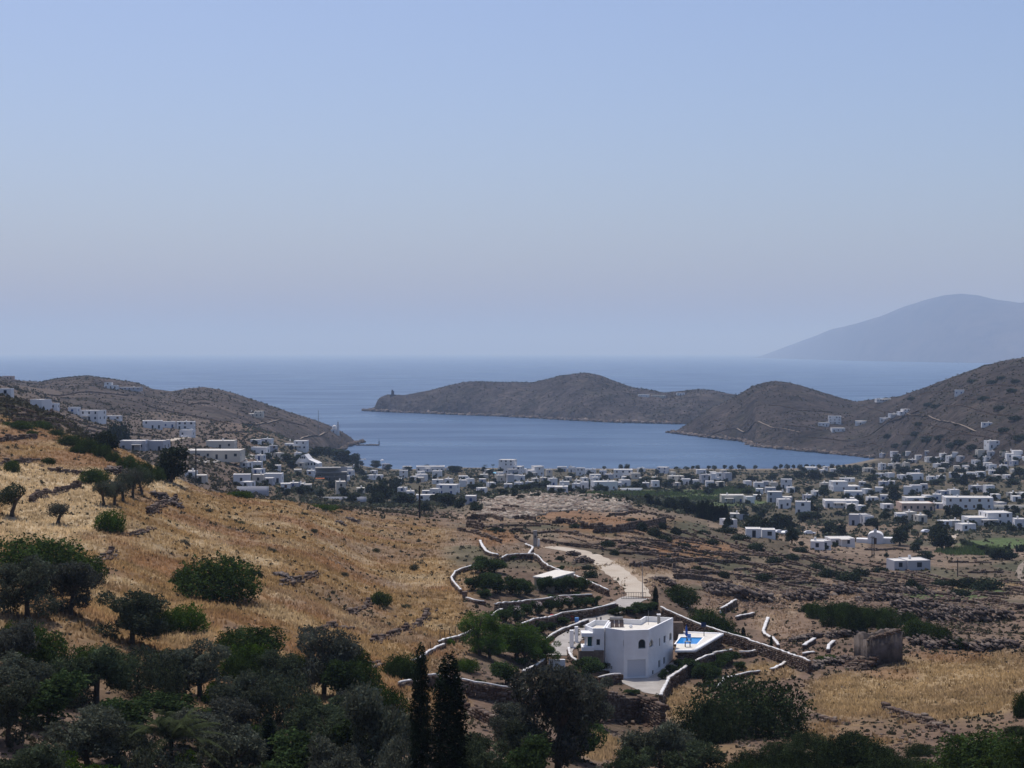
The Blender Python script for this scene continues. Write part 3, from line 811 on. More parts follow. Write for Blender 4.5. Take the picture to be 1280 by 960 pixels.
def dry_wall(pts, h, label, group=None, th=0.55, seed=0, mat=None, decay=0.85, name='dry_stone_wall', cat='stone wall', **kw):
    rng = np.random.default_rng(seed + int(pts[0][0] * 7 + pts[0][1]))
    P = path_px(pts, h, 0.8, **kw)
    far = P[:, 1].mean() > 300
    if far: th *= 0.8
    if far:
        V, Fq = wall_stones(P, h, th * 0.95, rng, course=max(0.4, h / 3), slen=1.1, ragged=0.12, decay=0.35)
    else:
        V, Fq = wall_stones(P, h, th, rng, decay=decay)
        k = len(P) * 5; ii = rng.integers(0, len(P), k); fc = P[ii] + np.c_[rng.normal(0, 0.5, k), rng.normal(-0.3, 0.7, k), np.full(k, 0.02)]
        sz = rng.uniform(0.15, 0.45, k)
        V2, F2 = boxes(fc, rng.uniform(0, 6, k), np.c_[sz * 1.4, sz, sz * 0.6], 0.3, rng, 0.3)
        Fq = np.concatenate([Fq, F2 + len(V)]); V = np.concatenate([V, V2])
    o0 = P.mean(0); o0[2] = P[:, 2].min()
    t = empty(name, o0); tag(t, label, cat, group)
    o = link('stones', mesh_np('stones', V - o0, Fq), mat or (M_stonefar if far else M_stone), t); o['kind'] = 'stuff'
    return t

def coped_wall(pts, h, label, group=None, th=0.5, cop=0.42, seed=0, face='stone', ct=0.10, **kw):
    rng = np.random.default_rng(seed + int(pts[0][0] * 7 + pts[0][1]))
    P = path_px(pts, h, 0.7, **kw)
    Q = P.copy(); Q[:, 2] = smooth_line(P[:, 2], 4)
    o0 = Q.mean(0); o0[2] = Q[:, 2].min()
    t = empty('retaining_wall', o0); tag(t, label, 'garden wall', group)
    if face == 'stone':
        V, Fq = wall_stones(P, h - 0.1, th, rng, ragged=0.0)
        o = link('stone_face', mesh_np('stone_face', V - o0, Fq), M_stone, t); o['kind'] = 'stuff'
    else:
        V, Fq = strip(Q, -0.6, h - 0.02, th); link('plastered_face', mesh_np('plastered_face', V - o0, Fq), M_white, t)
    j = rng.normal(0, 0.035, len(Q))
    V, Fq = strip(Q, h - 0.04 + j, h + ct + j, cop * (1 + rng.normal(0, 0.14, len(Q))))
    link('coping', mesh_np('coping', V - o0, Fq), M_cop, t)
    return t

GW = 'white-coped garden walls around the villa'
cw = [
 ([(600,675),(603,682),(607,688),(614,691),(622,693)], 0.8, 'white-topped wall curling along the bare plot beside the concrete gate pillar', 0.9),
 ([(627,697),(635,693),(650,692),(668,692.5),(685,706),(708,715),(719,719),(740,728),(760,737)], 1.3, 'long white-topped stone wall bounding the upper garden above the flat-roofed shed', 0.42),
 ([(657,680),(666,684),(661,692)], 0.7, 'short crooked white wall end at the foot of the concrete gate pillar', 0.7),
 ([(590,707),(578,710),(569,714),(564,721),(566,726),(570,730),(576,737)], 0.9, 'white-topped wall bending in a C round the upper garden below the golden slope', 0.5),
 ([(583,747),(594,749.5),(605,752)], 0.7, 'short white-topped wall beside the small dark pillar on the golden slope', 0.4),
 ([(618,755),(640,752.5),(660,750),(700,745),(740,742.5)], 1.5, 'white-topped terrace wall right below the upper garden trees', 0.4),
 ([(616,769),(621,764),(627,761)], 0.7, 'small white wall stub curving at the end of the oleander terrace', 0.6),
 ([(652,779),(675,772),(702,766),(740,761),(770,754)], 1.6, 'white-topped terrace wall with oleanders growing above it beside the drive', 0.42),
 ([(681,800),(690,793),(700,787),(717,781),(735,774)], 0.7, 'white kerb wall along the outer edge of the paved drive', 0.6),
 ([(549,801),(570,795),(591,788)], 0.8, 'white-topped wall under the wire fence beside the pine trees', 0.5),
 ([(515,824),(535,815),(555,806)], 0.5, 'sloping white-topped wall behind the two tall cypresses', 0.5),
 ([(534,841),(570,846),(594,852),(615,857),(637,860),(649,860),(658,864),(668,868)], 2.0, 'long white-topped stone wall below the fig tree, behind the tall cypresses', 0.3),
 ([(499,852),(518,851),(536,853)], 0.8, 'pale topped wall stub between dark olives and the cypresses', 0.4),
 ([(654,838),(668,832),(680,824)], 1.0, 'curved white-topped wall round the little red gravel bed at the foot of the drive', 0.55),
 ([(826,868),(831,858),(836,847),(848,839),(862,830),(878,822),(892,815.6)], 1.9, 'broad white-topped stone wall edging the garage court below the pool', 0.62),
 ([(892,815.6),(904,813),(915,812.5)], 0.8, 'flat white-topped wall at the foot of the pool terrace corner', 0.6),
 ([(924,815),(935,815),(944,813)], 0.9, 'low white-topped wall joined to the square white pillar below the pool', 0.4),
 ([(897,858),(905,849),(925,843),(950,837)], 0.7, 'white-topped wall just above the big dark shrub', 0.5),
 ([(964,836),(975,832),(985,825)], 0.5, 'short lumpy white wall beside the dry grass right of the villa garden', 0.7),
 ([(920,771),(930,768.5),(942,766)], 0.7, 'short slanting white-topped wall alone on the bare worked ground', 0.8),
 ([(960,772),(957,780),(954,788),(956,792),(966,797),(973,806)], 0.5, 'white lumpy wall in an L shape on the bare worked ground', 0.8),
 ([(901,760),(911,755),(920,750)], 1.3, 'short tall stone wall with white top beside the rock outcrop', 0.7),
 ([(1005,806),(1011,802),(1018,798)], 0.8, 'thick white-daubed stone wall stub below the rocks, pointing up the slope', 0.9),
 ([(1004,818),(1011,815.5),(1018,814)], 0.3, 'flat white-daubed wall remnant on the ground near the ruin', 0.8),
 ([(711,810),(712,816),(715,821),(721,826)], 0.9, 'curved white wall sweeping round the shrub at the gate pillars', 0.6),
 ([(748,846),(762,843.5),(776,842)], 1.5, 'low white-topped planter wall beside the garage court', 0.5),
 ([(750,835),(762,838),(775,842)], 0.4, 'slanting white planter edge against the villa wall', 0.4),
 ([(1035,812),(1036,806),(1042,801)], 0.6, 'small white-daubed wall corner nearest the rubble of the ruin', 0.8),
]
for pts, h, lab, cop in cw: coped_wall(pts, h * 0.85, lab, GW, cop=max(0.26, cop * 0.6))
coped_wall([(826,757),(850,769),(871,779),(901,788.5),(933,798),(960,807),(985,816),(1012,826)], 1.7, 'long straight stone boundary wall running downhill behind the pool', GW, cop=0.3, ct=0.08)

DT = 'dry-stone terrace walls on the brown rise'
DL = 'low dry-stone terrace wall crossing the brown terraced rise beyond the road'
far_walls = [
 ([(571,657),(590,660),(607,664),(626,672)],1.6),([(585,653),(605,654),(626,657)],1.2),([(635,659),(654,660.5),(666,663),(690,661),(716,662),(747,670)],1.2),
 ([(652,651),(672,651.5),(690,653)],1.2),([(676,670),(700,675),(725,678),(752,681)],1.5),([(643,668),(652,673),(660,678)],1.0),
 ([(807,657),(820,656),(836,655)],1.2),([(832,671),(850,669),(867,670),(880,675)],1.3),([(762,687),(775,687),(787,688),(812,688.5),(840,690)],1.2),
 ([(787,701),(808,699),(830,695),(871,695),(918,697),(942,701),(965,707),(1010,713)],1.7),([(841,714),(871,716.5),(890,719),(912,724)],1.8),([(870,702),(878,701.5),(886,702)],1.0),
 ([(866,708),(880,712),(905,713)],1.2),([(916,709),(930,707.5),(942,708)],1.2),([(927,716),(950,714),(978,713)],1.4),([(772,680),(785,678),(797,682)],1.6),
 ([(866,659),(885,667),(909,676),(930,683),(952,691)],1.2),([(905,665),(925,671),(942,676)],1.1),([(860,665),(880,672),(895,679)],1.0),
 ([(1002,690),(1022,697),(1042,705),(1092,715),(1130,719),(1160,725),(1192,727)],1.2),([(962,721),(982,719.5),(1000,717)],1.4),([(977,726),(1000,724),(1022,721)],1.4),([(965,711),(980,712)],1.0),
 ([(1107,727),(1130,728),(1155,729)],1.2),([(1132,712),(1150,717),(1167,722),(1192,726)],1.0),([(1010,729),(1030,730),(1042,733)],0.8),
 ([(935,700),(960,704),(985,702),(1010,705)],1.0),([(950,688),(975,696),(1000,702),(1030,712)],1.1),([(985,680),(1010,688),(1040,697)],1.0),([(880,684),(905,689),(930,694)],1.0),
 ([(1060,706),(1080,711),(1100,712)],1.0),([(1075,722),(1100,724),(1120,723)],1.2),([(1040,722),(1060,726),(1085,728)],1.2),
 ([(600,667),(615,669),(632,668)],0.9),([(690,668),(712,669),(735,675)],0.9),([(780,669),(800,672),(830,679)],0.8),([(845,681),(870,686),(900,691)],0.9),
]
WLAND = [(600,660,'beside the golden ridge end'),(690,665,'behind the concrete gate pillar'),(760,690,'above the pale track'),(830,680,'on the rusty field below the mound'),(900,680,'below the dark windbreak'),(900,715,'above the ridged schist outcrop'),(1000,700,'below the low hall and its cars'),(1100,720,'under the round-ended house'),(1020,728,'above the shrub-covered rock band'),(1200,720,'toward the pale lane of the plain')]
def wall_near(base, px, py): return base + min(WLAND, key=lambda a: (a[0] - px) ** 2 + ((a[1] - py) * 2) ** 2)[2]
for pts, h in far_walls: dry_wall(pts, h * 0.75, wall_near('low dry-stone field wall ', *pts[len(pts) // 2]), DT, dmin=285)
_rw = random.Random(31)
TERR = ['thin dry-stone terrace wall in the tan strips right of the excavated mound', 'thin dry-stone terrace wall below the excavated mound, above the pale track', 'thin dry-stone terrace wall on the long slope between the villa rocks and the chapel']
for kk in np.arange(0, 14, 0.5):
    u = 560 + _rw.uniform(0, 60)
    while u < 1270:
        ln = _rw.uniform(45, 130)
        if kk % 1 and u < 760: u += 60; continue
        pts = []
        for uu in np.arange(u, u + ln, 13.0):
            pts.append((float(uu), float(645 + band_base(uu) + 9 * kk + band_warp(uu, kk) + _rw.uniform(-0.5, 0.5))))
        okp = [p for p in pts if p[1] < np.interp(p[0], [560, 640, 700, 790, 830, 1000, 1280], [660, 672, 682, 690, 712, 738, 760]) and p[1] > np.interp(p[0], [560, 740, 830, 960, 1280], [650, 654, 652, 680, 700])]
        if len(okp) >= 4:
            mid = okp[len(okp) // 2]
            dry_wall(okp, _rw.uniform(0.6, 1.05), wall_near('thin terrace wall of dry stone ', *mid), DT, dmin=285)
        u += ln + _rw.uniform(10, 60)
EG = 'stone walls of the excavated mound'
EL = 'thick low stone wall around the pale excavated ruins on the mound'
for pts, h in [([(741,653),(760,653),(777,652),(805,648),(832,643)],2.6),([(777,631),(800,636),(830,642),(842,645)],1.2),([(722,651),(735,651),(752,652)],2.0),([(583,640),(595,640),(606,641)],2.2),([(583,646),(592,647),(603,650)],2.6),([(612,633),(622,633.5),(632,635)],1.8),
               ([(628,629),(638,628.5),(648,630)],1.8),([(690,646),(705,645),(720,648)],1.8),([(760,640),(780,639.5),(802,636)],1.2),([(640,643),(655,642),(668,644)],1.5),([(607,640),(618,641),(628,644)],1.6)]:
    dry_wall(pts, h, EL, EG, dmin=380)
FG = 'field walls on the plain'
for pts, h in [([(1183,699),(1210,699.5),(1238,700)],1.0),([(1185,748),(1222,748),(1262,749)],1.0),([(1210,712),(1232,712),(1252,712)],0.9),([(1050,672),(1085,673),(1120,674)],1.0),([(1080,684),(1120,683),(1150,684)],1.0)]:
    dry_wall(pts, h, 'low stone field wall between the small green and tan plots of the plain', FG, dmin=330)
NG = 'tumbled dry-stone walls in the dry grass'
near_walls = [
 ([(38,618),(52,609),(75,604),(100,600)],1.3,'dark dry-stone bank between the two pale fields beside the olive row'),
 ([(100,700),(118,697),(135,690),(140,680)],0.7,'low crumbling stone wall under the pale field edge'),
 ([(350,722),(365,719),(378,716),(395,708)],0.9,'tumbled grey stone wall on the golden slope right of the round shrub'),
 ([(432,762),(446,756),(460,748),(463,744)],0.6,'broken stone wall running down to the small bush on the golden slope'),
 ([(463,795),(485,787),(510,778),(530,768),(534,756)],0.8,'long curved stone wall across the lower golden slope'),
 ([(380,788),(400,780),(425,776),(440,780)],0.6,'low stone edge half hidden by the dark trees on the golden slope'),
 ([(572,862),(584,869),(596,876),(616,886),(636,894)],1.6,'steep stepped dry-stone wall right of the tall cypresses'),
 ([(722,864),(735,861),(750,860),(775,862),(800,865),(815,868),(828,873)],3.4,'rough bulging stone wall holding up the garage court'),
 ([(1103,878),(1120,882),(1140,888),(1160,892),(1175,900),(1190,908)],0.8,'collapsed stone wall lying across the dry meadow'),
 ([(1010,883),(1030,888),(1052,895)],0.9,'dark stone bank between the big shrub and the dry meadow'),
 ([(185,634),(200,622),(220,615)],1.2,'heap-like dark stone wall on the crest beside the olive row'),
 ([(160,664),(175,660),(190,655)],0.6,'low stone wall in the grass below the olive row'),
 ([(60,582),(90,585),(120,590)],1.0,'dark earth-and-stone bank above the upper pale field'),
 ([(0,572),(25,570),(48,568)],1.2,'dark stone bank above the pale field at the hill edge'),
 ([(0,545),(22,541),(45,540)],1.3,'dark terrace wall below the green shrubs on the upper slope'),
 ([(600,772),(608,766),(617,760)],0.5,'thin broken stone edging beside the golden slope garden corner'),
 ([(800,885),(815,880),(835,878)],0.9,'stone wall piece under the white court wall'),
 ([(440,832),(455,826),(472,824)],0.6,'stone wall scrap beside the dark olives below the golden slope'),
]
for pts, h, lab in near_walls: dry_wall(pts, h, lab, NG, decay=0.3 if h > 3 else 0.8)
for pts in ([(1072,507),(1100,512),(1150,517)],[(1150,492),(1200,488),(1270,481)],[(1120,541),(1180,548),(1240,546)],[(1180,506),(1230,513),(1278,521)],[(1210,498),(1250,500),(1280,505)],[(1140,527),(1190,536),(1215,542)],[(1230,535),(1260,540),(1285,548)],[(960,505),(1000,512),(1040,514)],[(980,530),(1010,533),(1030,537)],[(1060,556),(1090,552),(1120,556)],[(1010,545),(1035,547),(1060,550)]):
    dry_wall(pts, 1.6, 'long stone terrace line crossing the brown right hillside', 'terrace lines on the right hillside', dmin=900)
for pts in ([(62,492),(110,488),(160,493)],[(178,500),(230,516),(285,528)],[(215,500),(235,505),(262,503)],[(300,512),(340,521),(385,532)],[(270,540),(310,538),(350,540)]):
    dry_wall(pts, 1.4, 'long stone wall line crossing the brown left hill', 'stone wall lines on the left hill', dmin=900)
UG = 'terrace walls on the far left slope'
for pts, h in [([(0,502),(20,506),(45,513)],1.5),([(0,510),(30,514),(60,521),(90,528)],1.5),([(15,520),(45,522),(75,528)],1.3),([(60,513),(85,520),(110,528)],1.4),([(80,523),(110,530),(140,536)],1.3),([(30,497),(55,505),(85,511)],1.3),([(110,535),(135,540),(160,545)],1.4),([(145,541),(170,541),(195,543)],1.3),([(0,530),(15,532),(35,534)],1.2)]:
    dry_wall(pts, h, 'long dry-stone terrace wall on the brown slope below the clustered white houses', UG, dmin=360)
# ------------------------------------------------------------------ the villa
M_roof = plain('roof_screed', (0.70, 0.66, 0.58), (0.62, 0.58, 0.50), 1.5, 0.9)
M_pane = plain('window_glass', (0.02, 0.028, 0.035), None, 1, 0.12); 
M_green = plain('green_shutter', (0.02, 0.075, 0.075), None, 1, 0.5)
M_frame = plain('window_frame', (0.10, 0.13, 0.14), None, 1, 0.5)
M_door = plain('garage_door', (0.60, 0.61, 0.63), None, 1, 0.5)
M_pave = plain('paving', (0.40, 0.37, 0.33), (0.30, 0.275, 0.245), 0.6, 0.9, 0.2, 0.03)
M_path = plain('track_dust', (0.47, 0.41, 0.325), (0.38, 0.315, 0.24), 0.22, 0.95, 0.3, 0.05)
M_htrack = plain('hill_track_dust', (0.26, 0.215, 0.165), (0.19, 0.15, 0.115), 0.1, 0.95)
M_conc = plain('concrete', (0.32, 0.31, 0.295), (0.24, 0.23, 0.215), 1.2, 0.9, 0.2, 0.02)
M_metal = plain('dark_metal', (0.03, 0.03, 0.032), None, 1, 0.5)
M_blue = plain('blue_canvas', (0.03, 0.09, 0.32), None, 1, 0.7)
M_navy = plain('navy_panel', (0.02, 0.03, 0.07), None, 1, 0.3)
M_red = plain('red_paint', (0.35, 0.045, 0.03), None, 1, 0.5)
M_solar = plain('solar_glass', (0.10, 0.075, 0.062), (0.16, 0.12, 0.10), 3.0, 0.25)
M_wood = plain('pole_wood', (0.022, 0.018, 0.016), (0.04, 0.034, 0.03), 5.0, 0.9)
M_rust = plain('clay_red', (0.30, 0.13, 0.07), (0.22, 0.10, 0.06), 0.8, 0.9)

def prism(poly, z0, z1, inset=None, drop=0.6):
    """poly: list of (x, y) counter-clockwise; with inset: a parapet round a sunk roof"""
    bm = bmesh.new()
    lo = [bm.verts.new((x, y, z0)) for x, y in poly]; hi = [bm.verts.new((x, y, z1)) for x, y in poly]
    n = len(poly)
    for i in range(n): bm.faces.new((lo[i], lo[(i + 1) % n], hi[(i + 1) % n], hi[i]))
    top = bm.faces.new(hi); bm.faces.new(lo[::-1])
    bmesh.ops.recalc_face_normals(bm, faces=bm.faces)
    if inset:
        bmesh.ops.inset_region(bm, faces=[top], thickness=inset, use_even_offset=True)
        r = bmesh.ops.extrude_discrete_faces(bm, faces=[top])
        f = r['faces'][0]
        bmesh.ops.translate(bm, verts=f.verts, vec=(0, 0, -drop))
    me = bpy.data.meshes.new('prism'); bm.to_mesh(me); bm.free()
    return me
def box_me(name, x0, x1, y0, y1, z0, z1, bev=0.0):
    bm = bmesh.new(); bmesh.ops.create_cube(bm, size=1)
    for v in bm.verts: v.co = Vector(((x0 + x1) / 2 + v.co.x * (x1 - x0), (y0 + y1) / 2 + v.co.y * (y1 - y0), (z0 + z1) / 2 + v.co.z * (z1 - z0)))
    if bev: bmesh.ops.bevel(bm, geom=bm.edges[:], offset=bev, segments=2, affect='EDGES')
    me = bpy.data.meshes.new(name); bm.to_mesh(me); bm.free(); return me

ZR = W(810.6, 787, 215).z       # parapet height
def rp(px, py):                  # picture point of the parapet -> plan position
    q = W(px, py, 215.0); k = (CZ - ZR) / (CZ - q.z)
    return (q.x * k, q.y * k)
MAIN = [rp(810.6, 787), rp(841.5, 772), rp(806, 770.3), rp(799.5, 774.4), rp(765, 772.6), rp(756.5, 784.6), rp(780, 788)]
LEFTB = [rp(755.2, 785.0), rp(762, 775.0), rp(743, 774.5), rp(731, 781), rp(741, 785.0)]
ZB = 56.0
villa = empty('villa', (MAIN[0][0] - 4, MAIN[0][1] + 4, ZB))
VL = Vector(villa.location)
tag(villa, 'white two-storey villa with garage, arched windows and flat parapet roof beside the pool', 'house')
def ccw(p):
    a = sum(p[i][0] * p[(i + 1) % len(p)][1] - p[(i + 1) % len(p)][0] * p[i][1] for i in range(len(p)))
    return p if a > 0 else p[::-1]
def rel(p): return [(x - VL.x, y - VL.y) for x, y in p]
def face_hit(A, B, px, py):
    """picture ray with the vertical plane through plan points A, B -> (metres along AB, z)"""
    q = W(px, py, 100.0); dx, dy, dz = q.x, q.y, q.z - CZ
    ex, ey = B[0] - A[0], B[1] - A[1]; L = math.hypot(ex, ey)
    t = (A[0] * ey - A[1] * ex) / (dx * ey - dy * ex)
    return ((t * dx - A[0]) * ex + (t * dy - A[1]) * ey) / L, CZ + t * dz
def arch_poly(s0, s1, z0, z1, kind):
    if kind == 'arch':
        r = (s1 - s0) / 2; cz = z1 - r
        return [(s0, z0), (s1, z0)] + [((s0 + s1) / 2 + r * math.cos(a), cz + r * math.sin(a)) for a in np.linspace(0, math.pi, 9)]
    if kind == 'point': return [(s0, z0), (s1, z0), (s1, z0 + 0.55 * (z1 - z0)), ((s0 + s1) / 2, z1), (s0, z0 + 0.55 * (z1 - z0))]
    return [(s0, z0), (s1, z0), (s1, z1), (s0, z1)]
def on_wall(A, B, poly, n0, n1):
    """extrude a wall-plane polygon between offsets n0 and n1 along the outward normal -> mesh (villa space)"""
    ex, ey = B[0] - A[0], B[1] - A[1]; L = math.hypot(ex, ey); ex, ey = ex / L, ey / L
    nx, ny = ey, -ex
    if nx * -A[0] + ny * -A[1] < 0: nx, ny = -nx, -ny
    bm = bmesh.new(); R = []
    for o in (n0, n1): R.append([bm.verts.new((A[0] + ex * s + nx * o - VL.x, A[1] + ey * s + ny * o - VL.y, z - VL.z)) for s, z in poly])
    k = len(poly)
    for i in range(k): bm.faces.new((R[0][i], R[0][(i + 1) % k], R[1][(i + 1) % k], R[1][i]))
    bm.faces.new(R[0][::-1]); bm.faces.new(R[1])
    bmesh.ops.recalc_face_normals(bm, faces=bm.faces)
    me = bpy.data.meshes.new('opening'); bm.to_mesh(me); bm.free(); return me
A_, B_, H_, G_ = MAIN[0], MAIN[1], MAIN[6], MAIN[5]
OPEN = [  # wall, picture box, shape, what
 (A_, H_, (798, 799, 807, 811), 'arch', 'window'), (A_, H_, (784.2, 824, 807, 846.5), 'rect', 'garage_door'),
 (A_, B_, (811.6, 797.5, 816.6, 810), 'point', 'window'), (A_, B_, (823.8, 797.5, 825.2, 808), 'rect', 'window'), (A_, B_, (829.6, 794, 832.2, 804.5), 'rect', 'window'),
 (A_, B_, (836.6, 789.5, 839.8, 801), 'arch', 'window'), (A_, B_, (823, 824.5, 825.6, 835.5), 'rect', 'window'), (A_, B_, (829.3, 820.5, 832.0, 831), 'rect', 'window'),
 (A_, B_, (815.2, 837, 817.4, 844), 'rect', 'side_door'), (H_, G_, (779.0, 800, 780.0, 808), 'rect', 'window'),
 (LEFTB[0], LEFTB[4], (745.6, 799, 750, 806.5), 'rect', 'window'),
]
def carve(me, cuts):
    """cut the openings out of the wall mesh"""
    o = bpy.data.objects.new('carve', me); COL.objects.link(o)
    tmp = []
    for c in cuts:
        k = bpy.data.objects.new('cut', c); COL.objects.link(k); tmp.append(k)
        md = o.modifiers.new('b', 'BOOLEAN'); md.operation = 'DIFFERENCE'; md.solver = 'EXACT'; md.object = k
    dg = bpy.context.evaluated_depsgraph_get()
    r = bpy.data.meshes.new_from_object(o.evaluated_get(dg))
    for k in tmp: bpy.data.objects.remove(k)
    bpy.data.objects.remove(o)
    return r
cuts = {0: [], 1: []}; fills = []
for Aw, Bw, (x0, y0, x1, y1), kind, what in OPEN:
    sA, zA = face_hit(Aw, Bw, x0, y1); sB, zB = face_hit(Aw, Bw, x1, y0)
    s0, s1 = min(sA, sB), max(sA, sB)
    if Bw is B_ and s1 - s0 < 0.8 and what == 'window' and kind != 'rect': s1 = s0 + 1.0
    poly = arch_poly(s0, s1, zA, zB, kind)
    cuts[1 if Aw is LEFTB[0] else 0].append(on_wall(Aw, Bw, poly, 0.4, -0.22))
    fills.append((Aw, Bw, poly, what))
main_me = carve(prism(rel(ccw(MAIN)), -1.2, ZR - ZB, 0.22, 0.75), cuts[0])
link('wall', main_me, M_white, villa)
left_me = carve(prism(rel(ccw(LEFTB)), 1.2, ZR - ZB - 0.05, 0.2, 0.7), cuts[1])
link('wing_wall', left_me, M_white, villa)
for Aw, Bw, poly, what in fills:
    c = np.mean(poly, 0)
    if what == 'garage_door':
        d = link('garage_door', on_wall(Aw, Bw, poly, -0.20, -0.13), M_door, villa)
        z0, z1 = poly[0][1], poly[2][1]
        for i in range(1, 7):
            z = z0 + (z1 - z0) * i / 7
            link('slat', on_wall(Aw, Bw, [(poly[0][0] + 0.04, z - 0.16), (poly[1][0] - 0.04, z - 0.16), (poly[1][0] - 0.04, z + 0.13), (poly[0][0] + 0.04, z + 0.13)], -0.131, -0.10), M_door, d)
    else:
        w = link('window' if what == 'window' else what, on_wall(Aw, Bw, poly, -0.2, -0.16), M_frame, villa)
        inn = [tuple(c + (np.array(p) - c) * 0.8) for p in poly]
        link('pane', on_wall(Aw, Bw, inn, -0.17, -0.145), M_pane, w)
def sub(poly, k):
    c = np.mean(poly, 0); return [tuple(c + (np.array(p) - c) * k) for p in poly]
link('roof', prism(rel(ccw(sub(MAIN, 0.93))), ZR - ZB - 0.95, ZR - ZB - 0.72), M_roof, villa)
link('wing_roof', prism(rel(ccw(sub(LEFTB, 0.86))), ZR - ZB - 0.9, ZR - ZB - 0.72), M_roof, villa)
# porch on the left: plinth, white canopy, green door, planter ledge
Lc = LEFTB[4]; PX = lambda px, py, d: W(px, py, d) - VL
pd = Lc[1] + 0.4
pl = empty('porch', (0, 0, 0)); pl.parent = villa
def bx(name, px0, px1, py0, py1, d0, d1, mat, par):
    a, b = W(px0, py1, d0), W(px1, py0, d0)
    o = link(name, box_me(name, a.x - VL.x, b.x - VL.x, d0 - VL.y, d1 - VL.y, a.z - VL.z, b.z - VL.z), mat, par); return o
bx('canopy', 727, 741.3, 791.5, 796, pd - 0.9, pd + 1.2, M_white, pl)
bx('door', 734.2, 740, 796.3, 809, pd - 0.1, pd + 0.1, M_green, pl)
bx('pillar', 730.8, 733.6, 796.2, 809, pd - 0.2, pd + 0.15, M_white, pl)
bx('ledge', 727, 742.5, 809, 813.8, pd - 1.0, pd + 1.6, M_white, pl)
o = bx('stone_plinth', 724, 755, 813.5, 832, pd - 0.9, pd + 3.0, M_stone, villa)
# chimney, solar panel, tank, aerials on the roof
def roof_pt(px, py, dz=0.0):
    q = W(px, py, 100); k = (CZ - (ZR - 0.72 + dz)) / (CZ - q.z)
    return Vector((q.x * k, q.y * k, ZR - 0.72 + dz)) - VL
q = roof_pt(823.5, 780)
ch = link('chimney', box_me('chimney', q.x - 0.2, q.x + 0.2, q.y - 0.2, q.y + 0.2, q.z, q.z + 1.25, 0.02), M_conc, villa)
link('chimney_cap', box_me('chimney_cap', q.x - 0.27, q.x + 0.27, q.y - 0.27, q.y + 0.27, q.z + 1.27, q.z + 1.4), M_white, ch)
q = roof_pt(810.5, 781)
link('aerial', mesh_np('aerial', *[np.array([tuple(v) for v in a]) if i == 0 else np.array(a) for i, a in enumerate(tube([(q.x, q.y, q.z), (q.x, q.y, q.z + 2.0)], [0.03, 0.02]))]), M_conc, villa)
sp = empty('solar_heater', roof_pt(771, 784.5)); sp.parent = villa
for i in range(3):
    o = link('panel', box_me('panel', -0.95 + i * 0.66, -0.35 + i * 0.66, -0.02, 0.05, 0.1, 1.25), M_solar, sp); o.rotation_euler = (math.radians(-38), 0, 0)
bmv, bmf = tube([(-0.9, 0.85, 1.15), (0.9, 0.85, 1.15)], [0.24, 0.24], 10)
link('tank', mesh_np('tank', np.array([tuple(v) for v in bmv]), np.array(bmf), True), M_conc, sp)
q = roof_pt(788.5, 784.8)
link('vent_hood', box_me('vent_hood', q.x - 0.25, q.x + 0.25, q.y - 0.2, q.y + 0.2, q.z, q.z + 0.45, 0.12), M_white, villa)
for px, py in ((746, 780.5), (751, 779.5)):
    q = roof_pt(px, py); link('roof_vent', box_me('roof_vent', q.x - 0.12, q.x + 0.12, q.y - 0.1, q.y + 0.1, q.z, q.z + 0.95, 0.03), M_conc, villa)

# ---- pool terrace
ZD = W(844, 812.8, 222).z
def dp(px, py):
    q = W(px, py, 100); k = (CZ - ZD) / (CZ - q.z); return (q.x * k, q.y * k)
DECK = [dp(844.0, 813.2), dp(867.5, 813), dp(902.5, 792.2), dp(849, 790)]
POOL = [dp(844.6, 804.6), dp(871, 805), dp(878.5, 796.8), dp(851, 796.2)]
pt = empty('pool_terrace', (DECK[0][0], DECK[0][1], ZD - 3)); PL = Vector(pt.location)
tag(pt, 'raised pool terrace with pale paving and stone sides beside the white villa', 'terrace')
def rel2(p): return [(x - PL.x, y - PL.y) for x, y in p]
deck_me = carve(prism(rel2(ccw(DECK)), 2.75, 3.0), [prism(rel2(ccw(POOL)), 2.0, 4.0)])
link('deck', deck_me, M_roof, pt)
def terrace_side(a, b, nm):
    rng = np.random.default_rng(5)
    n = 24; P = np.array([(a[0] + (b[0] - a[0]) * i / n, a[1] + (b[1] - a[1]) * i / n, ZD - 2.9) for i in range(n + 1)])
    V, Fq = wall_stones(P, 2.6, 0.5, rng, ragged=0.0)
    link(nm, mesh_np(nm, V - np.array(PL), Fq), M_stone, pt)
inset = lambda p, k: tuple(np.array(p) + (np.mean(DECK, 0) - np.array(p)) * k)
D2 = [inset(p, 0.05) for p in DECK]
terrace_side(D2[0], D2[1], 'stone_side'); terrace_side(D2[1], D2[2], 'stone_side')
link('core', prism(rel2(ccw([inset(p, 0.12) for p in DECK])), -1.0, 2.1), M_conc, pt)
for a, b in ((DECK[0], DECK[1]), (DECK[1], DECK[2]), (DECK[2], DECK[3])):
    P = np.array([(a[0] + (b[0] - a[0]) * i / 6, a[1] + (b[1] - a[1]) * i / 6, ZD) for i in range(7)])
    V, Fq = strip(P, -0.24, 0.10, 0.5); link('edge_coping', mesh_np('edge_coping', V - np.array(PL), Fq), M_white, pt)
k_ = 1.10; cp_ = np.mean(POOL, 0)
V = [(*p, 0) for p in rel2(ccw([tuple(cp_ + (np.array(p) - cp_) * 1.13) for p in POOL]))] + [(*p, 0) for p in rel2(ccw([tuple(cp_ + (np.array(p) - cp_) * 1.0) for p in POOL]))]
V = np.array(V); V[:, 2] = 3.012
link('pool_rim', mesh_np('pool_rim', V, np.array([(i, (i + 1) % 4, 4 + (i + 1) % 4, 4 + i) for i in range(4)])), M_white, pt)
M_pool, n, b, o_ = new_mat('pool_water')
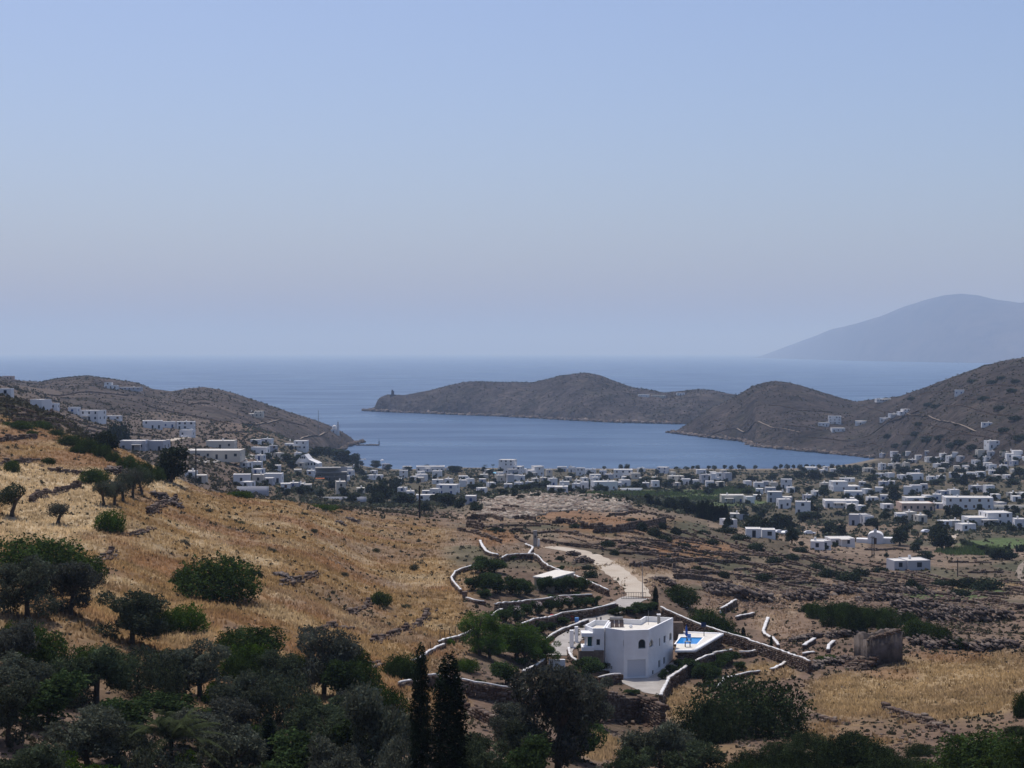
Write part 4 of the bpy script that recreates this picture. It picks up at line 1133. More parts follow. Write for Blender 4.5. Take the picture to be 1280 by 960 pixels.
b.inputs[0].default_value = (0.02, 0.22, 0.56, 1); b.inputs['Roughness'].default_value = 0.15; b.inputs['IOR'].default_value = 1.33
bump(n, b, noise(n, 2.0, 2), 0.15, 0.05)
V = np.array([(*p, 2.86) for p in rel2(ccw([tuple(cp_ + (np.array(p) - cp_) * 1.02) for p in POOL]))])
link('pool_water', mesh_np('pool_water', V, np.array([(0, 1, 2, 3)])), M_pool, pt)
# things on the terrace
def deck_pt(px, py): x, y = dp(px, py); return Vector((x, y, ZD))
u = empty('parasol', deck_pt(858, 801.5)); tag(u, 'closed dark blue parasol standing by the pool', 'parasol')
tv, tf = tube([(0, 0, 0), (0, 0, 2.5)], [0.05, 0.03]); link('pole', mesh_np('pole', np.array([tuple(v) for v in tv]), np.array(tf)), M_metal, u)
tv, tf = tube([(0, 0, 0.75), (0.02, 0, 0.95), (0, 0, 1.8), (0, 0, 2.4)], [0.08, 0.22, 0.16, 0.04], 8); link('canopy', mesh_np('canopy', np.array([tuple(v) for v in tv]), np.array(tf)), M_blue, u)
u = empty('deck_chair', deck_pt(861.5, 801)); tag(u, 'light blue folding chair beside the closed parasol', 'chair')
M_lblue = plain('light_blue_plastic', (0.16, 0.33, 0.62), None, 1, 0.5)
link('backrest', box_me('backrest', -0.28, 0.28, 0.25, 0.31, 0.42, 0.95), M_lblue, u); link('seat', box_me('seat', -0.28, 0.28, -0.28, 0.26, 0.36, 0.42), M_lblue, u)
for x in (-0.24, 0.24):
    for y in (-0.24, 0.22): link('leg', box_me('leg', x - 0.04, x + 0.04, y - 0.04, y + 0.04, 0, 0.36), M_metal, u)
u = empty('table', deck_pt(859.5, 808.5)); tag(u, 'small dark table on the pool deck in front of the water', 'table')
link('top', box_me('top', -0.4, 0.4, -0.3, 0.3, 0.72, 0.76), M_conc, u)
for x in (-0.34, 0.34):
    for y in (-0.24, 0.24): link('leg', box_me('leg', x - 0.04, x + 0.04, y - 0.04, y + 0.04, 0, 0.72), M_metal, u)
u = empty('solar_panel', deck_pt(880, 795)); tag(u, 'dark blue panel on a post at the back of the pool deck', 'panel')
link('post', box_me('post', -0.05, 0.05, -0.05, 0.05, 0, 1.5), M_metal, u)
o = link('panel', box_me('panel', -0.36, 0.36, -0.05, 0.05, 1.3, 2.0), M_navy, u); o.rotation_euler = (math.radians(-18), 0, 0)
bb = link('stone_barbecue', box_me('stone_barbecue', -0.9, 0.9, -0.7, 0.7, -1, 1.6, 0.05), M_stone, None, deck_pt(846, 791)); tag(bb, 'square brown masonry block on the terrace behind the villa corner', 'masonry block')

# ---- court, drive and road
def flat_poly(name, pts, mat, lift, label, par=None):
    g = [gp(px, py) for px, py in pts]
    V = np.array([(p.x, p.y, p.z + lift) for p in g])
    bm = bmesh.new(); vs = [bm.verts.new(v) for v in V]; bm.faces.new(vs); bmesh.ops.triangulate(bm, faces=bm.faces)
    bmesh.ops.subdivide_edges(bm, edges=bm.edges[:], cuts=3, use_grid_fill=True)
    for v in bm.verts: v.co.z = gz(v.co.x, v.co.y) + lift
    bmesh.ops.recalc_face_normals(bm, faces=bm.faces)
    for f in bm.faces:
        if f.normal.z < 0: f.normal_flip()
    me = bpy.data.meshes.new(name); bm.to_mesh(me); bm.free()
    o = link(name, me, mat); tag(o, label, None, None, 'structure'); return o
flat_poly('courtyard', [(775, 853), (775, 846), (790, 842), (840, 828), (850, 833), (836, 850), (828, 870), (805, 866)], M_pave, 0.05, 'pale paved court in front of the garage')
def road(name, pts, mat, lift, label):
    """pts: (px, py, half width m)"""
    g = [(gp(px, py), w) for px, py, w in pts]
    L = np.r_[0, np.cumsum([(b[0] - a[0]).length for a, b in zip(g[:-1], g[1:])])]
    s = np.linspace(0, L[-1], max(8, int(L[-1] / 1.5)))
    X = np.interp(s, L, [p[0].x for p in g]); Y = np.interp(s, L, [p[0].y for p in g]); Wd = np.interp(s, L, [p[1] for p in g])
    X, Y = smooth_line(X, 3), smooth_line(Y, 3)
    sz = smooth_line(np.array([gz(a, b) for a, b in zip(X, Y)]), 4) if Y.mean() > 900 else None
    t = np.stack([np.gradient(X), np.gradient(Y)], 1); t /= np.linalg.norm(t, axis=1, keepdims=True) + 1e-9
    V = []; m = 9
    for i in range(len(s)):
        for j in range(m):
            q = (j / (m - 1) * 2 - 1) * Wd[i] * (1 + 0.08 * math.sin(i * 1.3 + j))
            x, y = X[i] - t[i, 1] * q, Y[i] + t[i, 0] * q
            V.append((x, y, (gz(x, y) if sz is None else max(sz[i], gz(x, y) - 1.0)) + lift))
    idx = np.arange(len(s) * m).reshape(len(s), m)
    Fq = np.stack([idx[:-1, :-1], idx[:-1, 1:], idx[1:, 1:], idx[1:, :-1]], -1).reshape(-1, 4)
    o = link(name, mesh_np(name, np.array(V), Fq, True), mat); tag(o, label, None, None, 'structure'); return o
road('drive', DRIVE, M_pave, 0.10, 'pale paved drive curving up behind the villa')
road('track', TRACK, M_path, 0.09, 'dusty pale track climbing from the gate to the concrete pillar')
road('lane', [(1288, 699, 0.8), (1276, 708, 0.8), (1273, 716, 0.8), (1278, 725, 0.9), (1292, 733, 0.9)], M_htrack, 0.12, 'pale lane on the plain by the dark hedge')
road('lane', [(1190, 676, 1.0), (1194, 668, 1.0), (1198, 662, 1.2)], M_path, 0.06, 'thin pale footpath between the trees and the green field')
road('hill_track', [(1220, 540, 1.1), (1195, 530, 1.1), (1160, 520, 1.1), (1130, 517, 1.1)], M_htrack, 0.5, 'pale track rising across the right hillside')
road('hill_track', [(1150, 513, 1.1), (1110, 528, 1.1), (1075, 548, 1.1)], M_htrack, 0.5, 'straight pale track down the right hillside to the shore')
road('hill_track', [(885, 545, 1.1), (905, 538, 1.1), (920, 535, 1.1), (965, 535, 1.1), (1000, 541, 1.1)], M_htrack, 0.5, 'short pale track at the foot of the knoll')
road('hill_track', [(375, 549, 1.1), (385, 545, 1.1), (398, 545, 1.1), (408, 541, 1.1)], M_htrack, 0.5, 'pale track out to the chapel point')
road('hill_track', [(305, 530, 1.1), (320, 531, 1.1), (340, 527, 1.1), (352, 525, 1.1)], M_htrack, 0.5, 'thin track across the left hill below the lone house')
road('street', [(200, 553, 2.2), (225, 548, 2.2), (245, 546, 2.0)], M_path, 0.2, 'pale street passing the small house with a parked car')
road('street', [(250, 577, 2.5), (275, 575, 2.6), (300, 572, 3.0), (320, 570, 4.0)], M_pave, 0.2, 'pale concrete street beside the long walled compound')

# ---- gate, pillars, mast, shed, planters
def thing_box(name, px, py, wpx, hpx, dep, mat, label, cat, bev=0.03, group=None, **kw):
    q = gp(px, py, **kw); k = q.y / F
    o = link(name, box_me(name, -wpx * k / 2, wpx * k / 2, -dep / 2, dep / 2, -0.5, hpx * k, bev), mat, None, q); tag(o, label, cat, group); return o
gpil = empty('gate_pillar', gp(669, 683)); tag(gpil, 'tall grey concrete gate pillar with a dark slot at the end of the track', 'pillar')
k = gpil.location.y / F
link('shaft', box_me('shaft', -2.4 * k, 2.4 * k, -0.4, 0.4, -0.5, 20 * k, 0.04), M_conc, gpil); link('slot', box_me('slot', -0.8 * k, 0.8 * k, -0.43, -0.39, 11 * k, 14 * k), M_metal, gpil)
thing_box('gate_post', 673.3, 683, 2.6, 9.5, 0.5, M_white, 'short white post beside the grey concrete gate pillar', 'post')
thing_box('gate_post', 714.5, 809.5, 5.0, 22, 0.7, M_white, 'tall white gate pillar on the drive beside the villa, the one facing the court', 'pillar')
thing_box('gate_post', 720.5, 803, 4.4, 20, 0.6, M_white, 'tall white gate pillar on the drive beside the villa, the farther of two', 'pillar')
thing_box('white_pillar', 942.7, 816, 6, 10, 0.8, M_white, 'square white pillar at the wall corner below the pool', 'pillar')
thing_box('white_pillar', 926.5, 821, 3, 7, 0.4, M_white, 'thin white post beside the square pillar below the pool', 'pillar')
thing_box('white_block', 857, 758.5, 5, 6.5, 0.7, M_white, 'lone white block on the slope between two dark shrubs', 'block')
thing_box('white_block', 901, 768, 3, 5, 0.5, M_white, 'small white block at the foot of the short stone wall', 'block')
thing_box('dark_pillar', 581, 748, 6, 9, 0.9, M_stone, 'small dark stone pillar at the bend of the garden wall', 'pillar')
thing_box('forecourt_wall', 696, 838, 21, 14, 0.5, M_white, 'plain white retaining wall closing the lower end of the drive', 'wall')
mast = empty('light_mast', gp(803, 748)); tag(mast, 'slim grey mast standing by the drive gate', 'mast')
k = mast.location.y / F
tv, tf = tube([(0, 0, -0.3), (0, 0, 45 * k)], [0.07, 0.04]); link('pole', mesh_np('pole', np.array([tuple(v) for v in tv]), np.array(tf)), M_conc, mast)
link('lamp_head', box_me('lamp_head', -0.3, 0.1, -0.08, 0.08, 45 * k - 0.1, 45 * k + 0.02), M_conc, mast)
gate = empty('drive_gate', gp(792, 749)); tag(gate, 'low dark metal gate across the drive at the road', 'gate')
for i in range(11): link('bar', box_me('bar', -2.0 + i * 0.4 - 0.02, -2.0 + i * 0.4 + 0.02, -0.02, 0.02, 0.1, 1.1), M_metal, gate)
for z in (0.15, 1.1): link('rail', box_me('rail', -2.05, 2.05, -0.025, 0.025, z - 0.03, z + 0.03), M_metal, gate)
shed = empty('flat_roof_shed', gp(692, 736)); tag(shed, 'low beige shed with a flat pale concrete roof in the upper garden', 'shed')
SL = Vector(shed.location)
zs = SL.z + 2.3
def sp_(px, py):
    q = W(px, py, 100); k = (CZ - zs) / (CZ - q.z); return (q.x * k - SL.x, q.y * k - SL.y)
RS = [sp_(666, 722), sp_(690, 724.5), sp_(719, 716.5), sp_(695, 713.5)]
link('roof_slab', prism(ccw(RS), 2.3, 2.52), M_roof, shed)
cs = np.mean(RS, 0); link('wall', prism(ccw([tuple(cs + (np.array(p) - cs) * 0.93) for p in RS]), -1.0, 2.298), plain('beige_render', (0.40, 0.35, 0.27), (0.33, 0.29, 0.22), 1.0), shed)
thing_box('red_barrel', 690, 779, 5, 11, 0.8, M_red, 'dark red bin standing among the shrubs of the lower terrace', 'bin', 0.08)
thing_box('red_box', 715, 775.5, 4, 7, 0.6, M_red, 'orange red box on the drive-side terrace', 'box', 0.05)
thing_box('blue_box', 721, 778, 5, 6, 0.6, M_lblue, 'small blue and white box beside the orange red box', 'box', 0.05)

# utility poles
def pole(px, py, hpx, label, r=0.14, group=None, arm=True, **kw):
    t = empty('utility_pole', gp(px, py, **kw)); tag(t, label, 'pole', group)
    h = hpx * t.location.y / F
    tv, tf = tube([(0, 0, -0.5), (0, 0, h)], [r * 1.15, r * 0.9], 8); link('shaft', mesh_np('shaft', np.array([tuple(v) for v in tv]), np.array(tf), True), M_wood, t)
    if arm:
        link('crossarm', box_me('crossarm', -0.5, 0.5, -0.06, 0.06, h - 0.55, h - 0.43), M_wood, t)
        for x in (-0.4, 0, 0.4): link('insulator', box_me('insulator', x - 0.04, x + 0.04, -0.04, 0.04, h - 0.43, h - 0.25), M_conc, t)
    return t
pole(245, 605, 47, 'dark wooden pole on the golden crest beside the bushy tree', 0.24, arm=False)
pole(524.5, 648, 41, 'dark wooden pole at the right end of the golden ridge', 0.24, arm=False)
PG = 'thin poles on the plain'
pole(1090, 697, 27, 'pair-legged thin pole near the small chapel on the plain', 0.12, PG)
pole(1092.5, 697.5, 27, 'thin second leg pole near the small chapel on the plain', 0.12, PG)
pole(1147.5, 688, 24, 'thin pole between the two dark trees on the plain', 0.14, PG)
pole(1197, 721, 22, 'thin pole standing in the terraces below the green fields', 0.12, PG)
for px, py, h in ((432, 618, 26), (504, 622, 14), (602, 630, 20), (612, 610, 22), (940, 628, 22), (1022, 655, 20), (820, 603, 14), (735, 600, 14)):
    pole(px, py, h, 'thin street pole rising among the village houses', 0.1, 'thin poles in the village', True, dmin=560)
# wire fence posts by the pines
for i, (px, py) in enumerate(((550, 799), (556, 797), (562, 795), (569, 793), (577, 791), (584, 789), (538, 812), (530, 817), (520, 822))):
    thing_box('fence_post', px, py, 0.9, 10, 0.08, M_metal, 'thin dark fence post on the wall beside the pines', 'post', 0.0, 'fence posts by the pines')

# ---- ruined stone house on the right
rq = gp(1105, 832); ruin = empty('ruined_house', rq); tag(ruin, 'roofless ruined stone hut with plastered wall in the dry meadow', 'ruin')
M_ruin = plain('old_plaster', (0.145, 0.118, 0.10), (0.05, 0.037, 0.031), 0.7, 0.95, 1.0, 0.25, detail=8)
k = rq.y / F
def ruin_wall(p, q, z1a, z1b, th, nm, mat, seed):
    """broken wall between plan points with a ragged top"""
    rng = np.random.default_rng(seed); n = 14
    P = np.array([(p[0] + (q[0] - p[0]) * i / n, p[1] + (q[1] - p[1]) * i / n, 0) for i in range(n + 1)])
    top = np.linspace(z1a, z1b, n + 1) + smooth_line(rng.normal(0, 0.3, n + 1), 1)
    V, Fq = strip(P, -1.2, top, th * (1 + rng.normal(0, 0.05, n + 1))); return link(nm, mesh_np(nm, V, Fq), mat, ruin)
e1, e2, e3, e4 = (-18 * k, 0.3), (27 * k, 2.8), (22 * k, 8.5), (-22 * k, 6.5)
ruin_wall(e1, e2, 33 * k, 40 * k, 0.6, 'wall', M_ruin, 1); ruin_wall(e2, e3, 38 * k, 33 * k, 0.6, 'wall', M_ruin, 2)
ruin_wall(e1, e4, 31 * k, 30 * k, 0.55, 'wall', M_ruin, 3); ruin_wall(e3, e4, 31 * k, 28 * k, 0.6, 'wall', M_ruin, 4)
rng = np.random.default_rng(4); nb = 150
cc = np.c_[rng.uniform(-19, 26, nb) * k, rng.uniform(-1.0, 1.0, nb), np.zeros(nb)]
cc[:, 1] = np.interp(cc[:, 0], [e1[0], e2[0]], [e1[1], e2[1]]) + rng.normal(0, 0.15, nb); cc[:, 2] = np.interp(cc[:, 0], [e1[0], e2[0]], [33 * k, 40 * k]) + rng.uniform(-.15, .2, nb)
V, Fq = boxes(cc, rng.uniform(0, 3, nb), np.c_[rng.uniform(.25, .6, nb), rng.uniform(.2, .45, nb), rng.uniform(.08, .2, nb)], 0.2, rng, 0.15)
link('wall_top_stones', mesh_np('wall_top_stones', V, Fq), M_stone, ruin)
nb = 260; xx_ = rng.uniform(-46, -10, nb) * k; yy_ = rng.uniform(-1.5, 5, nb); zz_ = np.array([gz(rq.x + a, rq.y + b) for a, b in zip(xx_, yy_)]) - rq.z + np.clip((xx_ / k + 46) / 36, 0, 1) * rng.uniform(0, 1.6, nb)
V, Fq = boxes(np.c_[xx_, yy_, zz_], rng.uniform(0, 3, nb), np.c_[rng.uniform(.3, .9, nb), rng.uniform(.25, .6, nb), rng.uniform(.12, .35, nb)], 0.25, rng, 0.25)
link('rubble', mesh_np('rubble', V, Fq), M_stone, ruin)
# ------------------------------------------------------------------ the village
M_house = plain('house_whitewash', (0.76, 0.75, 0.74), (0.62, 0.61, 0.59), 0.25, 0.85)
M_cream = plain('house_cream', (0.60, 0.55, 0.46), (0.52, 0.47, 0.39), 0.3, 0.9)
M_grey = plain('house_grey', (0.46, 0.46, 0.48), (0.38, 0.38, 0.40), 0.3, 0.9)
M_win = plain('dark_window', (0.025, 0.03, 0.04), None, 1, 0.2)
M_winb = plain('blue_shutter', (0.03, 0.07, 0.20), None, 1, 0.5)
M_winbr = plain('brown_shutter', (0.09, 0.05, 0.03), None, 1, 0.6)
M_flat = plain('flat_roof', (0.66, 0.63, 0.57), (0.52, 0.49, 0.44), 0.3, 0.9)
M_pink = plain('house_pink', (0.60, 0.42, 0.32), None, 1, 0.9)
def unit_wall():
    return prism([(-0.5, 0), (0.5, 0), (0.5, 1), (-0.5, 1)], -0.35, 1.0, 0.03, 0.05)
UW = {}
for nm, m in (('white', M_house), ('cream', M_cream), ('grey', M_grey), ('pink', M_pink)):
    me = unit_wall(); me.name = 'house_wall'; me.materials.append(m); UW[nm] = me
UR = box_me('house_roof', -0.472, 0.472, 0.028, 0.972, 0.0, 1.0); UR.materials.append(M_flat)
UWin = {}
for nm, m in (('dark', M_win), ('blue', M_winb), ('brown', M_winbr)):
    me = box_me('house_window', -0.5, 0.5, -0.5, 0.5, 0.0, 1.0); me.materials.append(m); UWin[nm] = me
URev = box_me('window_sill', -0.5, 0.5, -0.5, 0.5, 0.0, 1.0); URev.materials.append(M_house)
UCh = box_me('house_chimney', -0.5, 0.5, -0.5, 0.5, 0, 1); UCh.materials.append(M_house)
def block(par, cx, y0, z0, w, dp, h, col, rr, win='dark', sides=True, doors=True):
    o = link('wall' if z0 == 0 else 'upper_wall', UW[col], None, par, (cx, y0, z0)); o.scale = (w, dp, h)
    if z0 > 0: o.scale = (w, dp, h)
    r = link('roof' if z0 == 0 else 'upper_roof', UR, None, par, (cx, y0, z0 + h * 0.95 - 0.05)); r.scale = (w, dp, 0.08)
    ns = max(1, int(round(h / 3.1))); sh = h / ns
    def wn(x, y, z, ww, wh, thx, thy, nm='window'):
        k = link(nm, UWin[win], None, par, (x, y, z)); k.scale = (thx or ww, thy or ww, wh)
    for s in range(ns):
        n = max(1, int(w / rr.uniform(2.7, 3.8)))
        for i in range(n):
            if rr.random() < 0.15: continue
            x = cx + w * ((i + 0.5) / n - 0.5) + rr.uniform(-.25, .25)
            if doors and s == 0 and z0 == 0 and rr.random() < 0.35: wn(x, y0, 0.05, 1.0, 2.1, 1.05, 0.08, 'door')
            else: wn(x, y0, z0 + s * sh + sh * 0.32, 0.95, 1.25, rr.choice((0.9, 1.0, 1.3)), 0.08)
        if sides:
            m = max(1, int(dp / 4))
            for i in range(m):
                for sx in (-0.5, 0.5):
                    if rr.random() < 0.3: continue
                    wn(cx + sx * w, y0 + dp * (i + 0.5) / m, z0 + s * sh + sh * 0.32, 0.95, 1.25, 0.08, 0.95)
_hn = [0]
def house(x0, x1, yb, hpx, label, group, dmin=430, col='white', style=None, rot=None, win=None, dep=None, name='house', cat='house'):
    _hn[0] += 1; rr = random.Random(_hn[0] * 13 + 5)
    q = gp((x0 + x1) / 2, yb, dmin=dmin); k = q.y / F
    w, h = (x1 - x0) * k, max(2.6, hpx * k)
    dp = dep or min(max(w * rr.uniform(0.55, 0.9), 5.5), 11)
    rz = math.radians(rr.uniform(-20, 20)) if rot is None else math.radians(rot)
    w = max(4.0, (w - abs(math.sin(rz)) * dp * 0.8))
    t = empty(name, q, rz); tag(t, label, cat, group)
    win = win or rr.choice(('dark', 'dark', 'dark', 'blue', 'brown'))
    style = style or rr.choice(('plain', 'plain', 'step', 'wing', 'plain'))
    if style == 'step' and h > 4.4:
        h1 = h * rr.uniform(0.5, 0.6); s = rr.choice((-1, 1)); w2 = w * rr.uniform(0.5, 0.7)
        block(t, 0, 0, 0, w, dp, h1, col, rr, win)
        block(t, s * (w - w2) / 2 * 0.96, dp * 0.12, h1 + 0.0, w2, dp * 0.86, h - h1, col, rr, win, True, False)
    elif style == 'wing' and w > 9:
        w1 = w * rr.uniform(0.5, 0.65); s = rr.choice((-1, 1))
        block(t, s * (w - w1) / 2, 0, 0, w1, dp, h, col, rr, win)
        o = link('wing_wall', UW[col], None, t, (-s * w1 / 2 * 0.995, 0.6, 0)); w2 = w - w1; hw = max(2.5, h * rr.uniform(0.5, 0.7)); o.scale = (w2, dp * 0.8, hw)
        r = link('wing_roof', UR, None, t, (-s * w1 / 2 * 0.995, 0.6, hw * 0.95 - 0.05)); r.scale = (w2, dp * 0.8, 0.08)
        for i in range(max(1, int(w2 / 3))):
            d = link('window', UWin[win], None, t, (-s * w1 / 2 + w2 * ((i + 0.5) / max(1, int(w2 / 3)) - 0.5), 0.6, hw * 0.35)); d.scale = (1.0, 0.08, 1.2)
    else:
        block(t, 0, 0, 0, w, dp, h, col, rr, win)
    if rr.random() < 0.5:
        c = link('chimney', UCh, None, t, (w * rr.uniform(-.3, .3), dp * 0.6, h * 0.9)); c.scale = (0.6, 0.6, h * 0.1 + 0.9)
    if rr.random() < 0.3 and w > 8:
        pg = empty('pergola', (w * rr.uniform(-0.2, 0.2), -0.15, 0)); pg.parent = t
        s = link('slab', UR, None, pg, (0, -2.4, 2.45)); s.scale = (w * 0.4, 2.5, 0.14)
        for sx in (-0.18, 0.18):
            c = link('post', UCh, None, pg, (sx * w, -2.2, -1)); c.scale = (0.22, 0.22, 3.44)
    return t
ZONES = {
 'seafront': ('white flat-roofed house in the village strip right behind the beach', 'white houses along the seafront', 'two-storey white flat-roofed house in the village strip right behind the beach'),
 'west': ('white flat-roofed house on the village slope below the left hill', 'white houses on the village slope under the left hill', 'two-storey white house on the village slope below the left hill'),
 'valley': ('low white flat-roofed farmhouse among fields and dark trees on the plain', 'white houses scattered over the plain', 'two-storey white house among fields and dark trees on the plain'),
 'east': ('white house in the cluster climbing the foot of the right hill', 'white houses at the foot of the right hill', 'two-storey white house in the cluster climbing the foot of the right hill'),
 'hill_l': ('white house in the small cluster high on the brown left slope', 'white houses high on the left slope', 'tall white house in the small cluster high on the brown left slope'),
 'hill_r': ('lone whitewashed house up on the brown right hillside', 'houses scattered on the right hillside', 'tall whitewashed house up on the brown right hillside'),
}
HOUSES = {
 'hill_l': [(0,13,495,9),(38,52,510,8),(50,62,511,9),(60,72,512,8),(84,97,517,8),(177,205,536,10),(202,221,535,8),(132,150,525,5)],
 'west': [(234,243,598,8),(246,257,603,7),(291,315,605,12),(315,340,605,13),(313,340,555,6),(312,335,568,9),(336,350,567,10),(330,350,574,7),(355,384,562,11),(330,353,604,12),(353,372,612,9),(370,388,613,10),
          (431,449,591,9),(447,471,593,7),(457,480,599,8),(477,488,587,7),(492,503,606,8),(499,511,598,10),(447,456,618,8),(298,312,585,7)],
 'seafront': [(520,538,602,9),(540,565,606,7),(529,547,621,10),(574,595,608,10),(597,612,617,7),(582,595,630,10),(620,643,604,11),(639,657,602,9),(659,684,595,12),(683,693,598,11),(665,685,603,6),(686,700,608,10),(700,714,611,9),
          (697,720,590,9),(642,653,610,7),(612,621,609,5),(714,734,612,10),(719,745,594,11),(738,767,599,7),(741,775,613,11),(775,791,608,8),(819,837,592,8),(836,858,605,10),(853,874,607,8),(876,900,604,13),(890,905,603,12),(905,918,601,10),
          (497,520,622,14),(512,530,604,11),(503,516,589,6),(556,570,589,5),(600,612,598,5),(630,642,611,5)],
 'valley': [(943,963,612,10),(962,991,611,12),(1048,1070,603,5),(1056,1080,622,8),(973,990,636,12),(1059,1090,657,14),(913,938,650,9),(907,924,659,8),(1017,1037,687,8),(1037,1071,683,10),(1080,1106,617,8),(1128,1154,618,11),(1133,1163,629,7),(1157,1177,627,11),(1177,1201,620,9),
          (1121,1148,651,11),(1148,1161,653,9),(1180,1202,659,7),(1200,1224,664,9),(1215,1244,616,11),(1270,1292,662,14),(1080,1094,657,12),(1263,1290,622,7),(1165,1180,636,6),(1085,1100,628,6),(1246,1262,635,7),(1104,1120,637,6),(940,953,625,6),(1100,1118,608,6)],
 'east': [(1002,1026,590,7),(1026,1051,592,11),(1100,1120,587,10),(1119,1139,586,12),(1138,1161,600,10),(1161,1186,601,8),(1186,1205,598,9),(1192,1212,590,9),(1208,1227,589,8),(1158,1180,577,7),(1185,1211,576,7),(1236,1263,588,10),(1266,1290,576,8),(1170,1190,585,8),
          (1222,1247,571,14),(1235,1256,560,11),(1258,1285,574,13),(1161,1185,577,8),(1110,1122,597,7),(1126,1137,600,8),(1245,1268,600,7),(1080,1096,590,6)],
 'hill_r': [(1192,1209,494,8),(1124,1143,518,8),(1035,1056,530,12),(1022,1040,533,6),(1040,1060,540,6),(1068,1087,531,6),(1099,1113,527,6),(1227,1244,533,6),(1096,1120,502,4),(1112,1127,521,5)],
}
AUTO_TREES = []
_r = random.Random(5)
for z in ('west', 'seafront', 'valley', 'east'):          # long blocks break into neighbouring houses
    out = []
    for x0, x1, yb, hp in HOUSES[z]:
        if x1 - x0 > 17 and _r.random() < 0.75:
            m = x0 + (x1 - x0) * _r.uniform(0.4, 0.6)
            out += [(x0, m, yb + _r.uniform(-1, 0.6), hp * _r.uniform(0.65, 1.0)), (m + _r.uniform(0, 1.5), x1 - _r.uniform(0, 2), yb + _r.uniform(-1.4, 0.6), hp * _r.uniform(0.55, 1.0))]
        else: out.append((x0, x1 - _r.uniform(0, 2), yb, hp))
    HOUSES[z] = out
FILL = [('west', 300, 480, 572, 612, 16), ('seafront', 490, 920, 588, 612, 34), ('valley', 930, 1280, 596, 640, 22), ('east', 1095, 1282, 568, 598, 22)]
taken = [((a + b) / 2, y) for l in HOUSES.values() for a, b, y, h in l]
for z, u0, u1, v0, v1, n in FILL:
    k = t_ = 0
    while k < n and t_ < 600:
        t_ += 1
        u, v = _r.uniform(u0, u1), _r.uniform(v0, v1)
        if any(abs(u - a) < 11 and abs(v - b) < 4.0 for a, b in taken): continue
        taken.append((u, v)); w = _r.uniform(7, 13); HOUSES[z].append((u - w / 2, u + w / 2, v, _r.uniform(4.5, 8) * (1.2 if v > 610 else 1.0))); k += 1
for z, lst in HOUSES.items():
    l1, grp, l2 = ZONES[z]
    for x0, x1, yb, hp in lst:
        if z in ('hill_r', 'east'): x1, hp = x0 + (x1 - x0) * 0.82, hp * 0.82
        q = gp((x0 + x1) / 2, yb, dmin=430)
        house(x0, x1, yb, hp, (l2 if hp * q.y / F > 5.0 else l1) if z in ('hill_l', 'hill_r') else near(('two-storey ' if hp * q.y / F > 5.0 else 'low ') + 'flat-roofed house', (x0 + x1) / 2, yb), grp if z in ('hill_l', 'hill_r') else 'white village houses round the bay', col=RNG.choice(('white', 'white', 'white', 'white', 'cream', 'grey')) if z not in ('hill_l', 'hill_r') else 'white')
        if z != 'hill_r' and RNG.random() < 0.75 and z != 'hill_l':
            AUTO_TREES.append((x0 + (x1 - x0) * RNG.uniform(-0.1, 1.1), yb + RNG.uniform(0.5, 3), RNG.uniform(5, 10), RNG.uniform(7, 14)))
# houses with a look of their own
house(96,126,526,13,'broad white two-storey house standing out below the left hill','white houses high on the left slope', style='plain', rot=-14, dep=9)
house(220,243,537,10,'white two-storey row with a roof mast above the small house with a parked car','white houses high on the left slope', style='plain', rot=5)
house(223,241,546.5,9,'small white house with a car parked in front on the left slope','white houses high on the left slope', style='plain', rot=-10)
house(149,182,563,12,'long low grey-blue building with dark openings behind the golden crest','low buildings behind the golden crest', col='grey', style='plain', rot=4, dep=10)
house(181,206,564,13,'pale grey building beside the long grey-blue one behind the golden crest','low buildings behind the golden crest', col='grey', style='plain', rot=-8, dep=9)
house(257,293,561,10,'cream house above the long compound wall','low buildings behind the golden crest', col='cream', style='step', rot=2)
house(308,328,521,7,'lone cream house halfway up the left hill','houses on the left hill', col='cream', style='step', rot=0)
house(130,146,486,8,'white cube house in a saddle near the top of the left hill','houses on the left hill', style='step', rot=0)
house(148,175,488,4,'low grey walled ruin beside the cube house on the left hill','houses on the left hill', col='grey', style='plain', rot=0, win='brown')
house(3,16,474,4,'low pinkish building on the skyline of the left slope','houses on the left hill', col='pink', style='step', rot=0)
house(520,556,590,7,'long low white building with flat roof beside the beach trees','white houses along the seafront', style='plain', rot=2, dep=9)
house(543,572,619,13,'two-storey white house with blue shutters behind the golden ridge end','white houses along the seafront', style='plain', rot=-12, win='blue')
house(520,546,626,5,'very low white building at the foot of the blue-shuttered house','white houses along the seafront', style='plain', rot=3)
house(684,710,616,6,'low white shed with trees either side just behind the excavated mound','white houses along the seafront', style='plain', rot=0)
house(620,653,592,17,'big stepped white hotel with terraces behind the beach palms','white houses along the seafront', style='step', rot=-15, dep=11)
house(767,791,598,11,'white two-storey house with a row of four upper windows near the beach','white houses along the seafront', style='plain', rot=-3, win='dark')
house(993,1014,643,16,'bluish white cube house beside the dark tree clump','white houses scattered over the plain', style='plain', rot=-12)
house(959,991,628,13,'unpainted grey two-storey house behind the dark tree clump','white houses scattered over the plain', col='grey', style='step', rot=-5)
house(1031,1074,635,9,'long low white house with a row of tall dark doors','white houses scattered over the plain', style='plain', rot=-4)
house(902,931,629,10,'old olive-grey stone house beside the reeds','white houses scattered over the plain', col='cream', style='plain', rot=0)
house(932,952,672,9,'white shed with a blue panel behind the brown rise','white houses scattered over the plain', style='plain', rot=-5)
house(952,970,673,6,'low white hall beside the parked cars on the plain','white houses scattered over the plain', style='plain', rot=-5)
house(1182,1242,637,15,'large white two-storey apartment building with many dark windows on the plain','white houses scattered over the plain', style='plain', rot=-5, dep=11)
house(1210,1267,657,16,'large white house with stepped roofs and a dark hedge in front','white houses scattered over the plain', style='wing', rot=4, dep=11)
